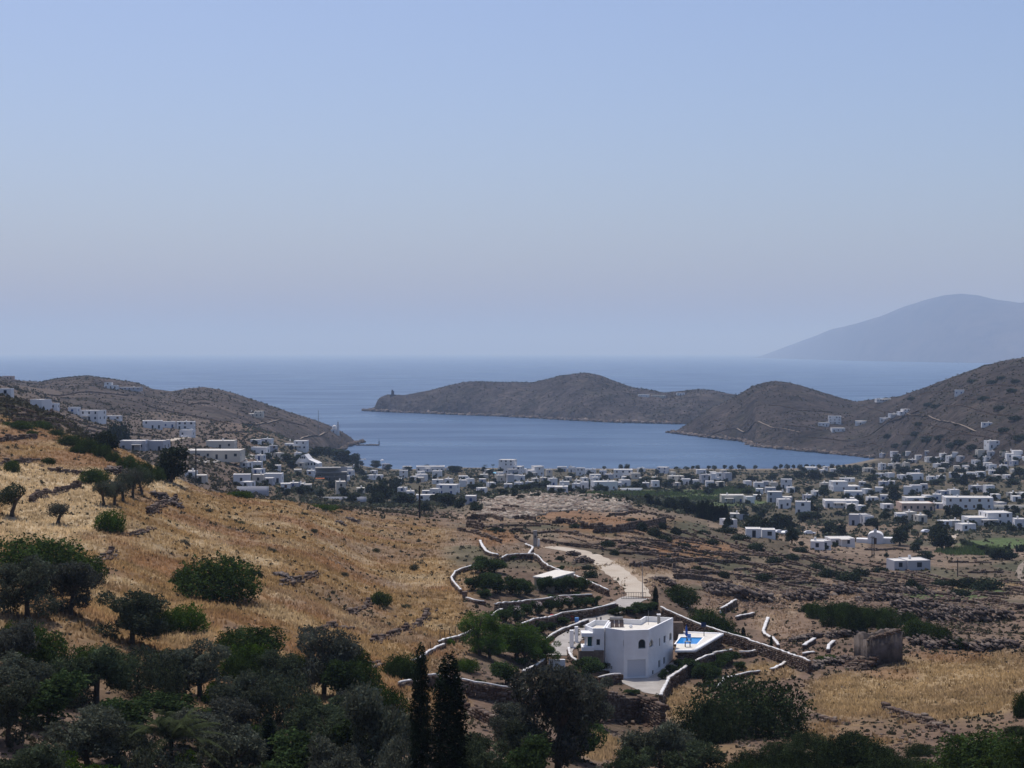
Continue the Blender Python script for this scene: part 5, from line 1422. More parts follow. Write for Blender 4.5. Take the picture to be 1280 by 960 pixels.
house(1127,1168,639,10,'white and red house with an open shaded terrace on the plain','white houses scattered over the plain', col='pink', style='step', rot=0)
house(419,434,620,18,'square beige tower-like house on the village slope','white houses on the village slope under the left hill', col='cream', style='plain', rot=10, dep=8)
house(1041,1076,614,12,'white house with flat porch roofs and upper terrace on the plain','white houses scattered over the plain', style='step', rot=3)
house(1116,1166,713,7,'low round-ended white house among terraces and small fields','white houses scattered over the plain', style='wing', col='grey', rot=8, dmin=330, dep=7)
house(798,812,496,3,'low pale house on the rocky cape','houses on the rocky cape', rot=0, dmin=2000)
house(815,832,497,3,'long low pale house on the rocky cape saddle','houses on the rocky cape', rot=0, dmin=2000, col='cream')
house(846,856,494,3,'tiny pale house near the ridge of the rocky cape','houses on the rocky cape', rot=0, dmin=2000)

# compound wall, terrace wall
def low_wall(x0, x1, yb, hpx, mat, label, cat='wall', dmin=430, th=0.5, name='boundary_wall'):
    dc = gp((x0 + x1) / 2, yb, dmin=dmin).y; a, b = W(x0, yb, dc), W(x1, yb, dc)
    P = np.array([tuple(a.lerp(b, i / 10)) for i in range(11)]); P[:, 2] = P[:, 2].mean()
    k = (a.y + b.y) / 2 / F
    V, Fq = strip(P, -2.5, hpx * k, th); o0 = P.mean(0)
    o = link(name, mesh_np(name, V - o0, Fq), mat, None, o0); tag(o, label, cat); return o
house(231,300,574,11,'long blank beige compound behind the wooden pole','low buildings behind the golden crest', col='cream', style='plain', rot=0, dep=14)
low_wall(296, 336, 617, 9, M_grey, 'grey wall below the village slope houses, just over the golden crest')
low_wall(397, 458, 625, 4, M_grey, 'dark terrace wall under the village slope houses')
low_wall(775, 803, 613, 3, M_house, 'low white garden wall beside the reeds near the beach')
low_wall(1237, 1282, 636, 5, M_cream, 'row of tan wall panels under the pergola beside the large apartment building')
# gabled house
q = gp(383, 587, dmin=430); k = q.y / F; gh = empty('gabled_house', q, math.radians(-8)); tag(gh, 'white gable-fronted house with rows of dark windows on the village slope', 'house')
w, h1, h2 = 30 * k, 11 * k, 19 * k
bm = bmesh.new()
pr_ = [(-w / 2, -3), (w / 2, -3), (w / 2, h1 * 0.7), (w * 0.1, h1 * 1.15), (-w * 0.08, h2), (-w * 0.2, h2 * 0.95), (-w / 2, h1 * 0.75)]
for y in (0, 9): [bm.verts.new((x, y, z)) for x, z in pr_]
bm.verts.ensure_lookup_table(); m = len(pr_)
bm.faces.new(bm.verts[:m]); bm.faces.new(bm.verts[m:][::-1])
for i in range(m): bm.faces.new((bm.verts[i], bm.verts[m + i], bm.verts[m + (i + 1) % m], bm.verts[(i + 1) % m]))
bmesh.ops.recalc_face_normals(bm, faces=bm.faces); me = bpy.data.meshes.new('gable'); bm.to_mesh(me); bm.free()
link('wall', me, M_house, gh)
for i in range(6):
    o = link('window', UWin['dark'], None, gh, (-w * 0.3 + i * w * 0.13, 0, h1 * 0.5)); o.scale = (0.9, 0.1, 1.4)
for i in range(3):
    o = link('window', UWin['dark'], None, gh, (-w * 0.24 + i * w * 0.08, 0, h1 * 1.25)); o.scale = (0.8, 0.1, 1.2)
# unfinished concrete building
q = gp(414, 602, dmin=430); k = q.y / F; ub = empty('unfinished_building', q, math.radians(6)); tag(ub, 'unfinished concrete frame building with open dark floors on the village slope', 'building')
w = 40 * k
link('back_wall', box_me('back_wall', -w / 2, w / 2, 7.5, 7.8, -2, 17 * k), M_grey, ub)
for z in (0.0, 5.5 * k, 11 * k, 16.5 * k): link('floor_slab', box_me('floor_slab', -w / 2, w / 2 * (0.6 if z > 12 * k else 1), 0, 8, z, z + 0.35), M_conc, ub)
for i in range(6):
    for y in (0.3, 7.0): link('column', box_me('column', -w / 2 + 0.3 + i * (w - 0.6) / 5 - 0.2, -w / 2 + 0.3 + i * (w - 0.6) / 5 + 0.2, y, y + 0.4, -2, 11 * k), M_conc, ub)
# orange awning
q = gp(400, 604, dmin=430); aw = empty('garden_umbrella', q); tag(aw, 'orange square awning in front of the unfinished concrete building', 'awning')
link('canopy', prism([(-2.2, -1.5), (2.2, -1.5), (2.2, 1.5), (-2.2, 1.5)], 2.2, 2.5), plain('orange_cloth', (0.50, 0.15, 0.06)), aw)
for x in (-2, 2): link('post', box_me('post', x - 0.06, x + 0.06, -0.06, 0.06, -0.5, 2.2), M_metal, aw)
# churches
def dome_me(r, seg=16, rings=6, hgt=1.0):
    V, Fq = [], []
    for i in range(rings + 1):
        a = math.pi / 2 * i / rings
        for j in range(seg): V.append((r * math.cos(a) * math.cos(2 * math.pi * j / seg), r * math.cos(a) * math.sin(2 * math.pi * j / seg), r * hgt * math.sin(a)))
    for i in range(rings):
        for j in range(seg): Fq.append((i * seg + j, i * seg + (j + 1) % seg, (i + 1) * seg + (j + 1) % seg, (i + 1) * seg + j))
    return mesh_np('dome', np.array(V), np.array(Fq), True)
def church(px, py, dmin, label, s=1.0, tower=True):
    q = gp(px, py, dmin=dmin); c = empty('church', q, math.radians(-10)); tag(c, label, 'church')
    w = 6.5 * s
    link('wall', prism([(-w / 2, 0), (w / 2, 0), (w / 2, w), (-w / 2, w)], -3, 4.2 * s, 0.2, 0.25), M_house, c)
    dr = tube([(0, w / 2, 3.9 * s), (0, w / 2, 6.0 * s)], [2.5 * s, 2.5 * s], 16); link('drum', mesh_np('drum', np.array([tuple(v) for v in dr[0]]), np.array(dr[1])), M_house, c)
    d = link('dome', dome_me(2.55 * s, hgt=1.0), M_house, c, (0, w / 2, 6.0 * s)); link('cross', box_me('cross', -0.1, 0.1, -0.1, 0.1, 2.5 * s, 3.8 * s), M_house, d)
    o = link('door', UWin['brown'], None, c, (0, 0, 0)); o.scale = (1.2, 0.1, 2.4)
    if tower:
        b = link('bell_tower', prism([(w * 0.55, 0), (w * 0.55 + 2.4 * s, 0), (w * 0.55 + 2.4 * s, 2.4 * s), (w * 0.55, 2.4 * s)], -3, 9.5 * s), M_house, c)
        link('belfry', prism([(w * 0.55 + 0.5 * s, 0.5 * s), (w * 0.55 + 1.9 * s, 0.5 * s), (w * 0.55 + 1.9 * s, 1.9 * s), (w * 0.55 + 0.5 * s, 1.9 * s)], 9.5 * s, 12.5 * s), M_house, b)
    return c
church(417, 541, 1300, 'white domed church with bell tower near the chapel point', 0.95)
church(477, 583, 900, 'white domed church beside the harbour end of the beach', 0.75, False)
# small barrel-roofed chapel on the plain
q = gp(1094, 680, dmin=430); c = empty('chapel', q, math.radians(-15)); tag(c, 'small white barrel-roofed chapel alone on the dry field', 'chapel')
link('wall', prism([(-2.6, 0), (2.6, 0), (2.6, 6), (-2.6, 6)], -1, 2.6), M_house, c); link('annex', prism([(2.6, 1), (6.5, 1), (6.5, 5.5), (2.6, 5.5)], -1, 2.0), M_house, c); link('step', prism([(-6.5, 0.8), (-2.6, 0.8), (-2.6, 5), (-6.5, 5)], -1, 1.5), M_house, c)
V, Fq = [], []
for y in (0, 6):
    for a in np.linspace(0, math.pi, 11): V.append((2.6 * math.cos(a), y, 2.6 + 1.5 * math.sin(a)))
for i in range(10): Fq.append((i, i + 1, 12 + i, 11 + i))
bm = bmesh.new(); vs = [bm.verts.new(v) for v in V]
for f in Fq: bm.faces.new([vs[i] for i in f])
bm.faces.new(vs[:11]); bm.faces.new(vs[11:]); bmesh.ops.recalc_face_normals(bm, faces=bm.faces); me = bpy.data.meshes.new('vault'); bm.to_mesh(me); bm.free()
link('vault', me, M_house, c)
o = link('bell_gable', box_me('bell_gable', -0.5, 0.5, 0, 0.3, 4.1, 5.2), M_house, c); o = link('door', UWin['brown'], None, c, (0, 0, 0)); o.scale = (1.0, 0.1, 2.1)
# tower ruin on the cape, jetty with beacon, radio mast
q = gp(491, 495, dmin=2000); tw = empty('stone_tower', q); tag(tw, 'small ruined stone tower on the tip of the rocky cape', 'tower')
link('base', prism([(-5, -5), (5, -5), (5, 5), (-5, 5)], -3, 2.5), M_schist, tw); link('shaft', prism([(-2.4, -2.4), (2.4, -2.4), (2.0, 2.4), (-2.4, 2.4)], 2.5, 8.5), M_schist, tw); link('broken_top', prism([(-2.0, -2), (0.6, -2), (0.4, 1.6), (-2.0, 2)], 8.5, 10.5), M_schist, tw)
jq = W(446, 557.4, 1710); jt = empty('jetty', (jq.x, jq.y, 0)); tag(jt, 'low dark stone jetty with a beacon at its end off the chapel point', 'jetty')
je = W(474, 557, 1712); L = je.x - jq.x
rng = np.random.default_rng(9); nb = 90
V, Fq = boxes(np.c_[rng.uniform(0, L, nb), rng.normal(0, 1.2, nb), rng.uniform(-.3, .7, nb)], rng.uniform(0, 3, nb), np.c_[rng.uniform(1, 2.6, nb), rng.uniform(1, 2.2, nb), rng.uniform(.7, 1.4, nb)], 0.25, rng, 0.2)
link('boulders', mesh_np('boulders', V, Fq), M_schist, jt)
bc = link('beacon', box_me('beacon', L - 0.5, L + 0.5, -0.5, 0.5, 0.5, 4.5, 0.1), M_metal, jt); link('beacon_pole', box_me('beacon_pole', L - 0.15, L + 0.15, -0.15, 0.15, 4.5, 7.5), M_metal, jt)
mq = gp(398, 546, dmin=1200); ms = empty('radio_mast', mq); tag(ms, 'thin lattice radio mast beside the track to the chapel point', 'mast')
mh_ = 33 * mq.y / F
for x, y in ((-0.6, -0.35), (0.6, -0.35), (0, 0.7)):
    tv, tf = tube([(x, y, -0.5), (x * 0.3, y * 0.3, mh_)], [0.12, 0.08], 5); link('leg', mesh_np('leg', np.array([tuple(v) for v in tv]), np.array(tf)), M_conc, ms)
for i in range(12): link('brace', box_me('brace', -0.55 * (1 - i / 18), 0.55 * (1 - i / 18), -0.08, 0.08, mh_ * (i + .5) / 12, mh_ * (i + .5) / 12 + 0.15), M_conc, ms)
pq = gp(615, 592, dmin=700); pu = empty('hotel_pool', pq); tag(pu, 'small turquoise hotel pool below the big stepped hotel', 'pool')
link('basin', prism([(-6, -7), (6, -7), (6, 8), (-6, 8)], -0.5, 0.6), M_house, pu)
V = np.array([(-5.4, -6.4, 0.62), (5.4, -6.4, 0.62), (5.4, 7.4, 0.62), (-5.4, 7.4, 0.62)]); link('water', mesh_np('hotel_pool_water', V, np.array([(0, 1, 2, 3)])), plain('turquoise_water', (0.10, 0.42, 0.60), None, 1, 0.2), pu)
# cars
def car(px, py, colr, label, rz=0.0, dmin=430, group='parked cars'):
    q = gp(px, py, dmin=dmin); q.z += 0.2; c = empty('parked_car', q, rz); tag(c, label, 'car', group)
    bm = bmesh.new()
    prf = [(-2.1, 0.35), (2.1, 0.35), (2.1, 0.8), (1.2, 0.92), (0.55, 1.42), (-1.3, 1.42), (-1.95, 0.95), (-2.1, 0.9)]
    for y in (-0.85, 0.85): [bm.verts.new((x, y * (0.86 if z > 1.2 else 1), z)) for x, z in prf]
    bm.verts.ensure_lookup_table(); m = len(prf)
    bm.faces.new(bm.verts[:m]); bm.faces.new(bm.verts[m:][::-1])
    for i in range(m): bm.faces.new((bm.verts[i], bm.verts[m + i], bm.verts[m + (i + 1) % m], bm.verts[(i + 1) % m]))
    bmesh.ops.recalc_face_normals(bm, faces=bm.faces); bmesh.ops.bevel(bm, geom=bm.edges[:], offset=0.05, segments=1, affect='EDGES')
    me = bpy.data.meshes.new('car_body'); bm.to_mesh(me); bm.free()
    link('body', me, colr, c)
    for y in (-0.80, 0.76): link('side_window', box_me('side_window', -1.25, 0.5, y - 0.0, y + 0.04, 0.98, 1.34), M_win, c)
    o = link('windscreen', box_me('windscreen', -0.03, 0.03, -0.68, 0.68, -0.28, 0.28), M_win, c, (0.90, 0, 1.19)); o.rotation_euler = (0, math.radians(-52), 0)
    for x in (-1.3, 1.3):
        for y in (-0.82, 0.82):
            tv, tf = tube([(x, y - 0.1, 0.32), (x, y + 0.1, 0.32)], [0.32, 0.32], 12)
            me = bpy.data.meshes.new('wheel'); me.from_pydata([tuple(v) for v in tv], [], [tuple(f) for f in tf] + [tuple(range(12)), tuple(range(12, 24))]); link('wheel', me, M_metal, c)
    return c
M_cw = plain('car_white', (0.75, 0.75, 0.76), None, 1, 0.3); M_cs = plain('car_silver', (0.45, 0.46, 0.48), None, 1, 0.3); M_cr = plain('car_dark', (0.06, 0.07, 0.09), None, 1, 0.3)
car(231, 547.5, M_cw, 'white car in front of the small house on the left slope', 0.3)
car(168, 563, M_cw, 'white car in the opening of the long grey-blue building', 1.2)
car(286, 575.5, M_cs, 'silver car parked below the compound wall, first from the pole', 0.4)
car(292.5, 574.5, M_cw, 'white car parked below the compound wall between two silver ones', 0.3)
car(299.5, 574, M_cs, 'silver car parked at the street end of the compound wall', 0.2)
car(974, 668, M_cw, 'white car beside the low hall on the plain', 0.5); car(981, 669, M_cs, 'silver car parked second from the low hall on the plain', 1.0); car(988, 668, M_cr, 'dark car parked farthest from the low hall on the plain', 0.2)
car(1012, 669, M_cw, 'white car alone on the dry field between hall and chapel', 0.0); car(1158, 667, M_cw, 'white car beside the big dark tree on the dry field', 0.4)
# ------------------------------------------------------------------ trees and shrubs, set where they stand
# -- left hillside
T('smallolive', 14, 646, 47, 42, 'lone olive tree on the pale field at the hill edge')
T('smallolive', 72, 655, 32, 34, 'small scruffy olive sapling on the pale field')
OR = 'olive trees in a row on the crest field'
for px, py, h in ((130, 632, 34), (143, 632, 38), (154, 627, 40), (166, 622, 44), (178, 619, 42)):
    T('smallolive', px, py, h, 30, 'olive tree in the tight row on the edge of the pale crest field', OR)
T('maquis', 118, 604, 20, 42, 'low green shrub behind the olive row')
T('bright', 137, 664, 28, 46, 'bright green shrub spilling down below the olive row', rz=2.0)
T('tree', 214, 603, 48, 46, 'big dark bushy tree behind the golden crest next to the wooden pole')
for px, py, h, w in ((22,536,11,46),(52,537,12,30),(88,556,14,34),(108,566,20,30),(128,572,18,28),(97,566,10,24),(60,580,9,22),(160,592,24,30),(178,597,22,34),(70,545,9,24),(15,590,16,24),(142,578,14,22),(194,600,18,28),(40,545,8,18)):
    T('maquis', px, py, h, w, 'dark green shrub in the belt above the pale fields', 'shrub belt above the pale fields')
T('bush', 130, 560, 22, 40, 'dark bush on the slope below the white cluster'); T('bush', 148, 553, 26, 34, 'tall dark bush beside the long grey-blue building')
# -- golden slope
T('maquis', 272, 746, 54, 118, 'large round green shrub alone on the golden slope')
T('maquis', 228, 733, 22, 34, 'small low shrub touching the large round shrub on the golden slope')
T('bush', 322, 722, 10, 16, 'tiny dark shrub right beside the large round shrub')
T('maquis', 476, 756, 18, 30, 'small dark shrub between two broken stone walls on the golden slope')
T('bright', 300, 622, 9, 34, 'flat green shrub on the golden crest past the wooden pole'); T('bright', 402, 637, 7, 50, 'flat green patch of shrub on the golden ridge')
for px, py, h, w in ((518,712,8,16),(470,690,6,12),(392,665,5,14),(340,690,6,14),(230,680,7,15),(430,720,6,14),(300,655,5,16),(508,760,6,14),(260,640,5,14)):
    T('greybush', px, py, h, w, 'small tufty grey bush dotted over the golden slope', 'tufty bushes on the golden slope')
GI = [0]
def grove_label(px, py):
    L = [(210,930,'around the palm fronds'),(470,960,'leaning toward the tall cypresses'),(330,900,'around the light green tree crown'),(60,960,'by the leafy bush at the grove foot'),(690,920,'below the rough wall of the garage court'),(405,850,'against the foot of the golden slope'),(130,860,'below the bright green shrub'),(610,1000,'just past the tall cypresses')]
    return 'dense dusky olive tree ' + min(L, key=lambda a: (a[0] - px) ** 2 + (a[1] - py) ** 2)[2]
# -- dark grove in the left foreground
NGV = 'dark olive trees of the foreground grove'
T('maquis', 45, 716, 48, 130, 'broad dark green shrub mass behind the olives at the hill foot'); T('maquis', 105, 725, 34, 60, 'dark shrub at the end of the broad shrub mass by the stone wall')
for px, py, h, w in ((34,772,82,84),(88,768,72,76),(12,838,70,70),(165,806,74,86),(178,792,52,50)):
    T('olive', px, py, h, w, 'grey-green olive with bare twisted limbs below the pale field', NGV)
T('maquis', 52, 836, 56, 66, 'rounded dark green shrub among the upper grove olives'); T('maquis', 15, 822, 46, 50, 'dark green shrub at the grove edge below the olives')
T('bright', 232, 788, 34, 62, 'bright green shrub glowing at the upper edge of the grove'); T('maquis', 200, 790, 30, 44, 'dark shrub beside the bright green one')
T('maquis', 312, 815, 34, 100, 'long low dark shrub at the foot of the golden slope')
T('bright', 312, 842, 40, 62, 'leafy light green tree crown inside the grove')
for px, py, h, w in ((120,880,86,96),(185,872,78,92),(250,872,76,92),(60,912,84,96),(10,930,86,90),(300,905,70,76),(345,905,86,100),(405,872,96,84),(430,880,70,60),(110,968,88,110),(35,1000,84,100),(190,985,80,100),(290,985,84,100),(370,990,84,100),(440,930,70,70),(250,940,66,80),(330,950,60,70),(395,935,70,80),(150,925,64,84),(470,985,140,104),(425,1010,100,90),(500,1010,110,90),(600,1005,84,84),(655,1000,90,80),(697,968,150,116),(660,960,70,70),(580,1010,60,70),(738,905,66,56),(630,1010,70,70),(330,1040,90,100),(230,1040,90,100),(140,1045,90,100),(60,1050,90,100),(215,915,60,90),(280,940,70,90),(20,880,70,80),(80,880,60,80),(345,860,50,70),(455,960,90,90),(420,960,80,90),(150,960,70,90),(510,940,60,60),(590,960,50,50),(720,950,80,80),(640,935,60,60)):
    GI[0] += 1
    if GI[0] % 5 == 2: T('greybush', px, py, h * 0.85, w * 1.1, grove_label(px, py).replace('dense dusky olive tree', 'silvery grey-green thicket'), 'thickets of the foreground grove')
    elif GI[0] % 5 == 4: T('garden', px, py, h * 0.95, w, grove_label(px, py).replace('dense dusky olive tree', 'leafy green tree'), 'leafy trees of the foreground grove')
    else: T('olive', px, py, h, w, grove_label(px, py), NGV)
for px, py, h, w in ((270,880,30,40),(385,900,34,40),(300,880,26,36),(225,905,26,30),(395,850,26,40),(60,985,44,110),(120,990,36,80),(20,990,40,70),(200,855,24,40),(150,905,24,36),(345,880,24,40),(260,905,22,30),(420,905,26,36),(320,930,26,36),(90,930,24,34),(380,960,30,44),(235,965,30,40),(480,1000,30,70),(545,985,26,50)):
    T('bright', px, py, h, w, 'patch of light green leaves between the grove olives', 'light green bushes in the foreground grove')
for px, py, h, w in ((300,850,40,70),(210,850,40,60),(110,840,36,60),(370,850,36,50),(450,870,44,60),(505,850,34,50),(440,845,40,56),(480,905,50,70),(340,990,40,80)):
    T('maquis', px, py, h, w, 'dark green undergrowth shrub between the grove olives', 'undergrowth shrubs in the grove')
q = gp(212, 985); palm_tree(q, 3.0, 4.1, 'fan of long palm fronds rising from the dark grove', None, 3, 30)
T('cypress', 336, 972, 80, 22, 'small dark cypress sunk in the foreground grove')
T('cypress', 526, 1010, 206, 26, 'slimmer of the two tall foreground cypresses, with pointed top')
T('cypress', 561, 1015, 198, 45, 'broader of the two tall foreground cypresses, with blunt top')
# -- pines and garden by the villa
PN = 'pine trees left of the drive'
for px, py, h, w in ((600,820,62,52),(622,818,52,58),(645,826,52,66),(668,827,48,54),(683,832,38,40),(612,824,36,50),(655,832,34,50)):
    T('pine', px, py, h, w, 'bright green leaning pine in the group left of the drive', PN)
T('garden', 632, 858, 38, 42, 'round glossy fig tree below the pines'); T('bright', 583, 838, 17, 36, 'bright lime green shrub beside the tall cypresses')
T('maquis', 497, 848, 28, 44, 'dark shrub left of the tall cypresses'); T('bright', 558, 805, 8, 24, 'small green shrub on the wall by the fence posts')
UGD = 'garden trees of the upper villa garden'
for px, py, h, w in ((603,716,22,34),(618,716,20,30),(590,738,18,24),(604,742,30,34),(622,742,26,30),(612,734,22,30),(640,742,24,24),(648,745,26,26),(658,743,22,24),(683,741,26,26),(703,741,24,26),(715,741,24,28),(728,738,18,24),(693,739,18,22),(606,748,14,20)):
    T('garden', px, py, h, w, 'leafy dark garden tree in the upper walled garden', UGD)
OL = 'oleanders on the terrace'
ole = []
for px, py, h, w in ((632,777,20,24),(645,776,22,22),(658,771,20,20),(672,768,19,18),(686,766,20,18),(699,763,20,18),(711,762,19,18),(722,760,17,16),(733,759,16,18),(744,757,14,16)):
    ole.append(T('garden', px, py, h, w, 'bushy oleander on the terrace between the two white walls', OL, name='oleander_bush', cat='shrub'))
for i in (1, 3, 5, 6):   # blossoms
    me = crown('blossom', [(0, 0, 2.5, 1.0, 1.0, 0.6)], 220, 0.16, 900 + i, 0.9, 0.8); me.materials.append(ML['flower'])
    link('blossom', me, None, ole[i])
for px, py, h, w in ((662,795,16,22),(676,790,14,20),(690,787,12,20),(704,781,12,18),(667,802,14,20),(655,800,18,24)):
    T('garden', px, py, h, w, 'low garden bush beside the lower drive wall', 'bushes beside the lower drive wall', name='garden_bush', cat='shrub')
for px, py, h, w in ((645,755,8,14),(690,750,8,14),(720,746,8,14),(665,783,9,16),(695,774,8,14),(725,768,8,14),(750,762,8,12),(600,858,10,18),(620,862,9,16),(560,855,10,18),(850,842,9,14),(905,818,9,14),(870,838,10,16),(640,700,6,12),(672,700,7,12),(700,714,8,14),(740,732,8,16)):
    T('garden', px, py, h, w, 'low green shrub hugging a white-topped garden wall', 'shrubs along the garden walls', name='garden_bush', cat='shrub')
T('garden', 732, 826, 24, 24, 'dark shrub with white flowers by the gate pillars')
T('garden', 733, 848, 32, 40, 'dark leafy tree below the drive wall, left of the villa'); T('garden', 712, 850, 22, 30, 'low leafy tree left of the villa near the white retaining wall')
T('garden', 764, 841, 18, 18, 'small shrub against the villa wall in the planter'); T('garden', 752, 838, 12, 14, 'low shrub under the stone plinth of the villa')
T('reed' if 'reed' in PROTO else 'garden', 792, 868, 9, 22, 'spiky yellow-green plant at the edge of the garage court')
T('garden', 829, 849, 14, 14, 'small shrub by the side wall of the villa'); T('garden', 838, 842, 14, 16, 'second small shrub by the side wall of the villa, nearer the pool')
for px, py, h, w in ((770,769,12,20),(782,767,10,16),(790,768,12,20),(798,764,14,22),(812,764,14,22),(805,766,14,24)):
    T('garden', px, py, h, w, 'low bush behind the villa roof along the drive', 'bushes behind the villa')
T('cypress', 819.5, 762, 30, 7, 'small pointed cypress by the drive gate'); T('cypress', 964, 821, 28, 4.5, 'thin dark cypress by the long boundary wall'); T('cypress', 929, 795, 12, 5, 'tiny cypress behind the pool'); T('cypress', 884, 776, 14, 5, 'tiny cypress in the shrubs above the pool')
T('maquis', 851, 756, 26, 52, 'wide dark shrub under the rocks behind the drive gate'); T('maquis', 883, 789, 30, 58, 'rounded dark shrub between the boundary wall and the pool')
for px, py, h, w in ((868,846,26,30),(880,856,32,40),(893,845,24,30),(905,832,20,26),(920,806,20,24),(916,828,18,24),(925,838,14,18),(848,835,14,16),(858,841,16,20),(890,828,14,20)):
    T('garden', px, py, h, w, 'dark leafy garden tree on the slope below the pool', 'garden trees below the pool')
T('maquis', 888, 800, 14, 22, 'low shrub at the back edge of the pool deck'); T('maquis', 905, 790, 18, 30, 'shrub behind the pool deck corner')
# -- right foreground
T('dense', 937, 922, 84, 164, 'huge dark domed shrub in front of the dry meadow'); T('dense', 880, 930, 60, 84, 'dark shrub merging with the huge domed shrub')
for px, py, h, w in ((825,972,84,90),(790,990,60,70),(870,985,60,80),(760,1000,50,60)):
    T('olive', px, py, h, w, 'dusky olive tree below the huge domed shrub', 'olives below the huge shrub')
for px, py, h, w in ((1060,975,72,130),(1000,985,60,90),(930,990,50,100),(1120,985,46,90),(1030,1010,50,110),(900,1010,44,90),(1090,955,34,70),(980,955,40,70),(1140,965,26,60),(850,960,40,70),(800,955,36,50),(1040,945,26,50),(960,1000,60,100),(1090,1005,56,110)):
    T('dense', px, py, h * 0.85, w, 'dark foreground shrub along the meadow edge', 'dark shrubs along the meadow edge')
T('maquis', 1235, 972, 58, 140, 'green domed shrub at the corner of the dry meadow'); T('maquis', 1290, 975, 60, 100, 'green shrub beside the domed one at the meadow corner'); T('maquis', 1277, 896, 34, 26, 'dark shrub at the far edge of the dry meadow')
T('maquis', 1180, 985, 36, 80, 'low dark shrub between the green domed shrub and the meadow')
for px, py, h, w in ((1100,958,26,60),(1200,955,20,50),(1010,935,22,50),(1150,945,18,44),(1255,942,22,50),(940,962,26,60),(1065,930,18,40),(1270,920,16,30)):
    T('dense', px, py, h, w, 'low dark scrub bush between the meadow and the foreground shrubs', 'low scrub bushes below the meadow')
T('bright', 1035, 826, 8, 34, 'low green growth beside the rubble of the ruin')
RS_ = 'dark shrubs on the rock band'
for px, py, h, w in ((1020,772,20,30),(1042,782,30,40),(1066,792,40,44),(1090,784,26,36),(1112,790,22,34),(1146,796,24,40),(1176,804,24,36),(1198,810,14,26),(1056,766,14,30),(1108,772,14,34),(1135,780,16,30),(1010,765,12,20),(1082,770,12,24),(1160,790,12,26),(1070,778,20,30),(1040,768,12,22)):
    T('maquis', px, py, h, w, 'dark green shrub growing over the slanted rock band', RS_)
# -- scattered bushes on the brown rise
BR = 'bushes on the terraced brown rise'
for px, py, h, w in ((802,664,12,16),(828,661,9,13),(818,670,11,22),(845,668,10,16),(760,683,8,22),(768,694,8,14),(836,701,8,13),(720,660,6,18),(905,722,9,18),(872,714,7,20),(925,675,8,26),(945,688,10,26),(880,668,6,20),(965,672,9,20),(968,705,10,26),(955,726,10,24),(908,666,8,30),(890,680,7,20),(990,700,8,20),(1020,712,9,22),(1060,728,14,36),(1035,722,12,30),(1075,720,10,26),(1100,716,8,24),(1140,735,12,20),(1150,742,11,22),(1175,733,9,24),(790,652,5,18),(620,664,5,26),(655,664,4,20),(700,700,6,14),(738,722,10,22),(735,712,6,20),(1210,735,14,30),(1235,738,16,40),(1200,745,10,30),(1190,733,10,24),(830,676,8,22),(855,684,6,18),(790,686,8,20),(930,702,8,18),(1000,690,7,22)):
    T('bush', px, py, h, w, 'dark scrubby bush on the terraced brown rise', BR, dmin=255)
# -- plain and village trees
VT = 'dark trees among the village houses'
VTL = 'dark rounded tree among the white village houses'
for px, py, h, w in ((345,582,12,18),(360,580,14,20),(378,578,14,24),(395,572,14,28),(412,572,16,30),(430,580,20,34),(442,582,18,26),(365,586,12,16),(340,588,12,16),(395,590,12,14),(437,572,10,12),(452,576,10,14),(462,580,10,14),(470,585,10,16),(446,590,12,8),(485,588,8,12),
    (478,628,34,36),(492,620,24,28),(462,618,16,18),(470,632,18,24),(505,632,20,40),(430,622,14,16),(415,612,14,14),(375,618,10,14),(385,617,12,16),(358,620,10,14),(345,600,10,14),(318,612,10,12),(400,622,12,16),(440,628,12,20),(545,628,14,22),(560,632,16,30),(530,640,14,26),(575,636,14,20),(595,642,12,26),(562,625,10,20),
    (535,600,8,12),(570,592,10,18),(600,612,8,14),(630,620,10,16),(643,622,14,12),(655,614,10,20),(668,612,12,26),(680,612,12,20),(690,618,10,12),(700,618,8,16),(712,616,9,14),(735,610,10,20),(750,614,10,24),(765,612,12,18),(795,612,12,16),(805,605,10,20),(820,608,14,26),(835,610,12,20),(846,616,8,14),(870,612,10,16),(885,618,10,20),(892,612,9,16),(605,590,8,10),(625,592,7,10),(715,598,8,14),(660,598,7,10),(800,596,6,12),(860,600,9,20),(880,598,8,16),(735,592,6,10),
    (610,623,8,16),(650,625,7,14),(672,622,8,14),(728,618,7,12),(840,596,7,14),(548,596,7,12),(585,600,8,14),(590,612,8,14)):
    T('tree', px, py, h, w, near('dark rounded village tree', px, py), VT, dmin=520)
PTL = 'dark tree standing among fields and houses on the plain'; PT = 'dark trees scattered over the plain'
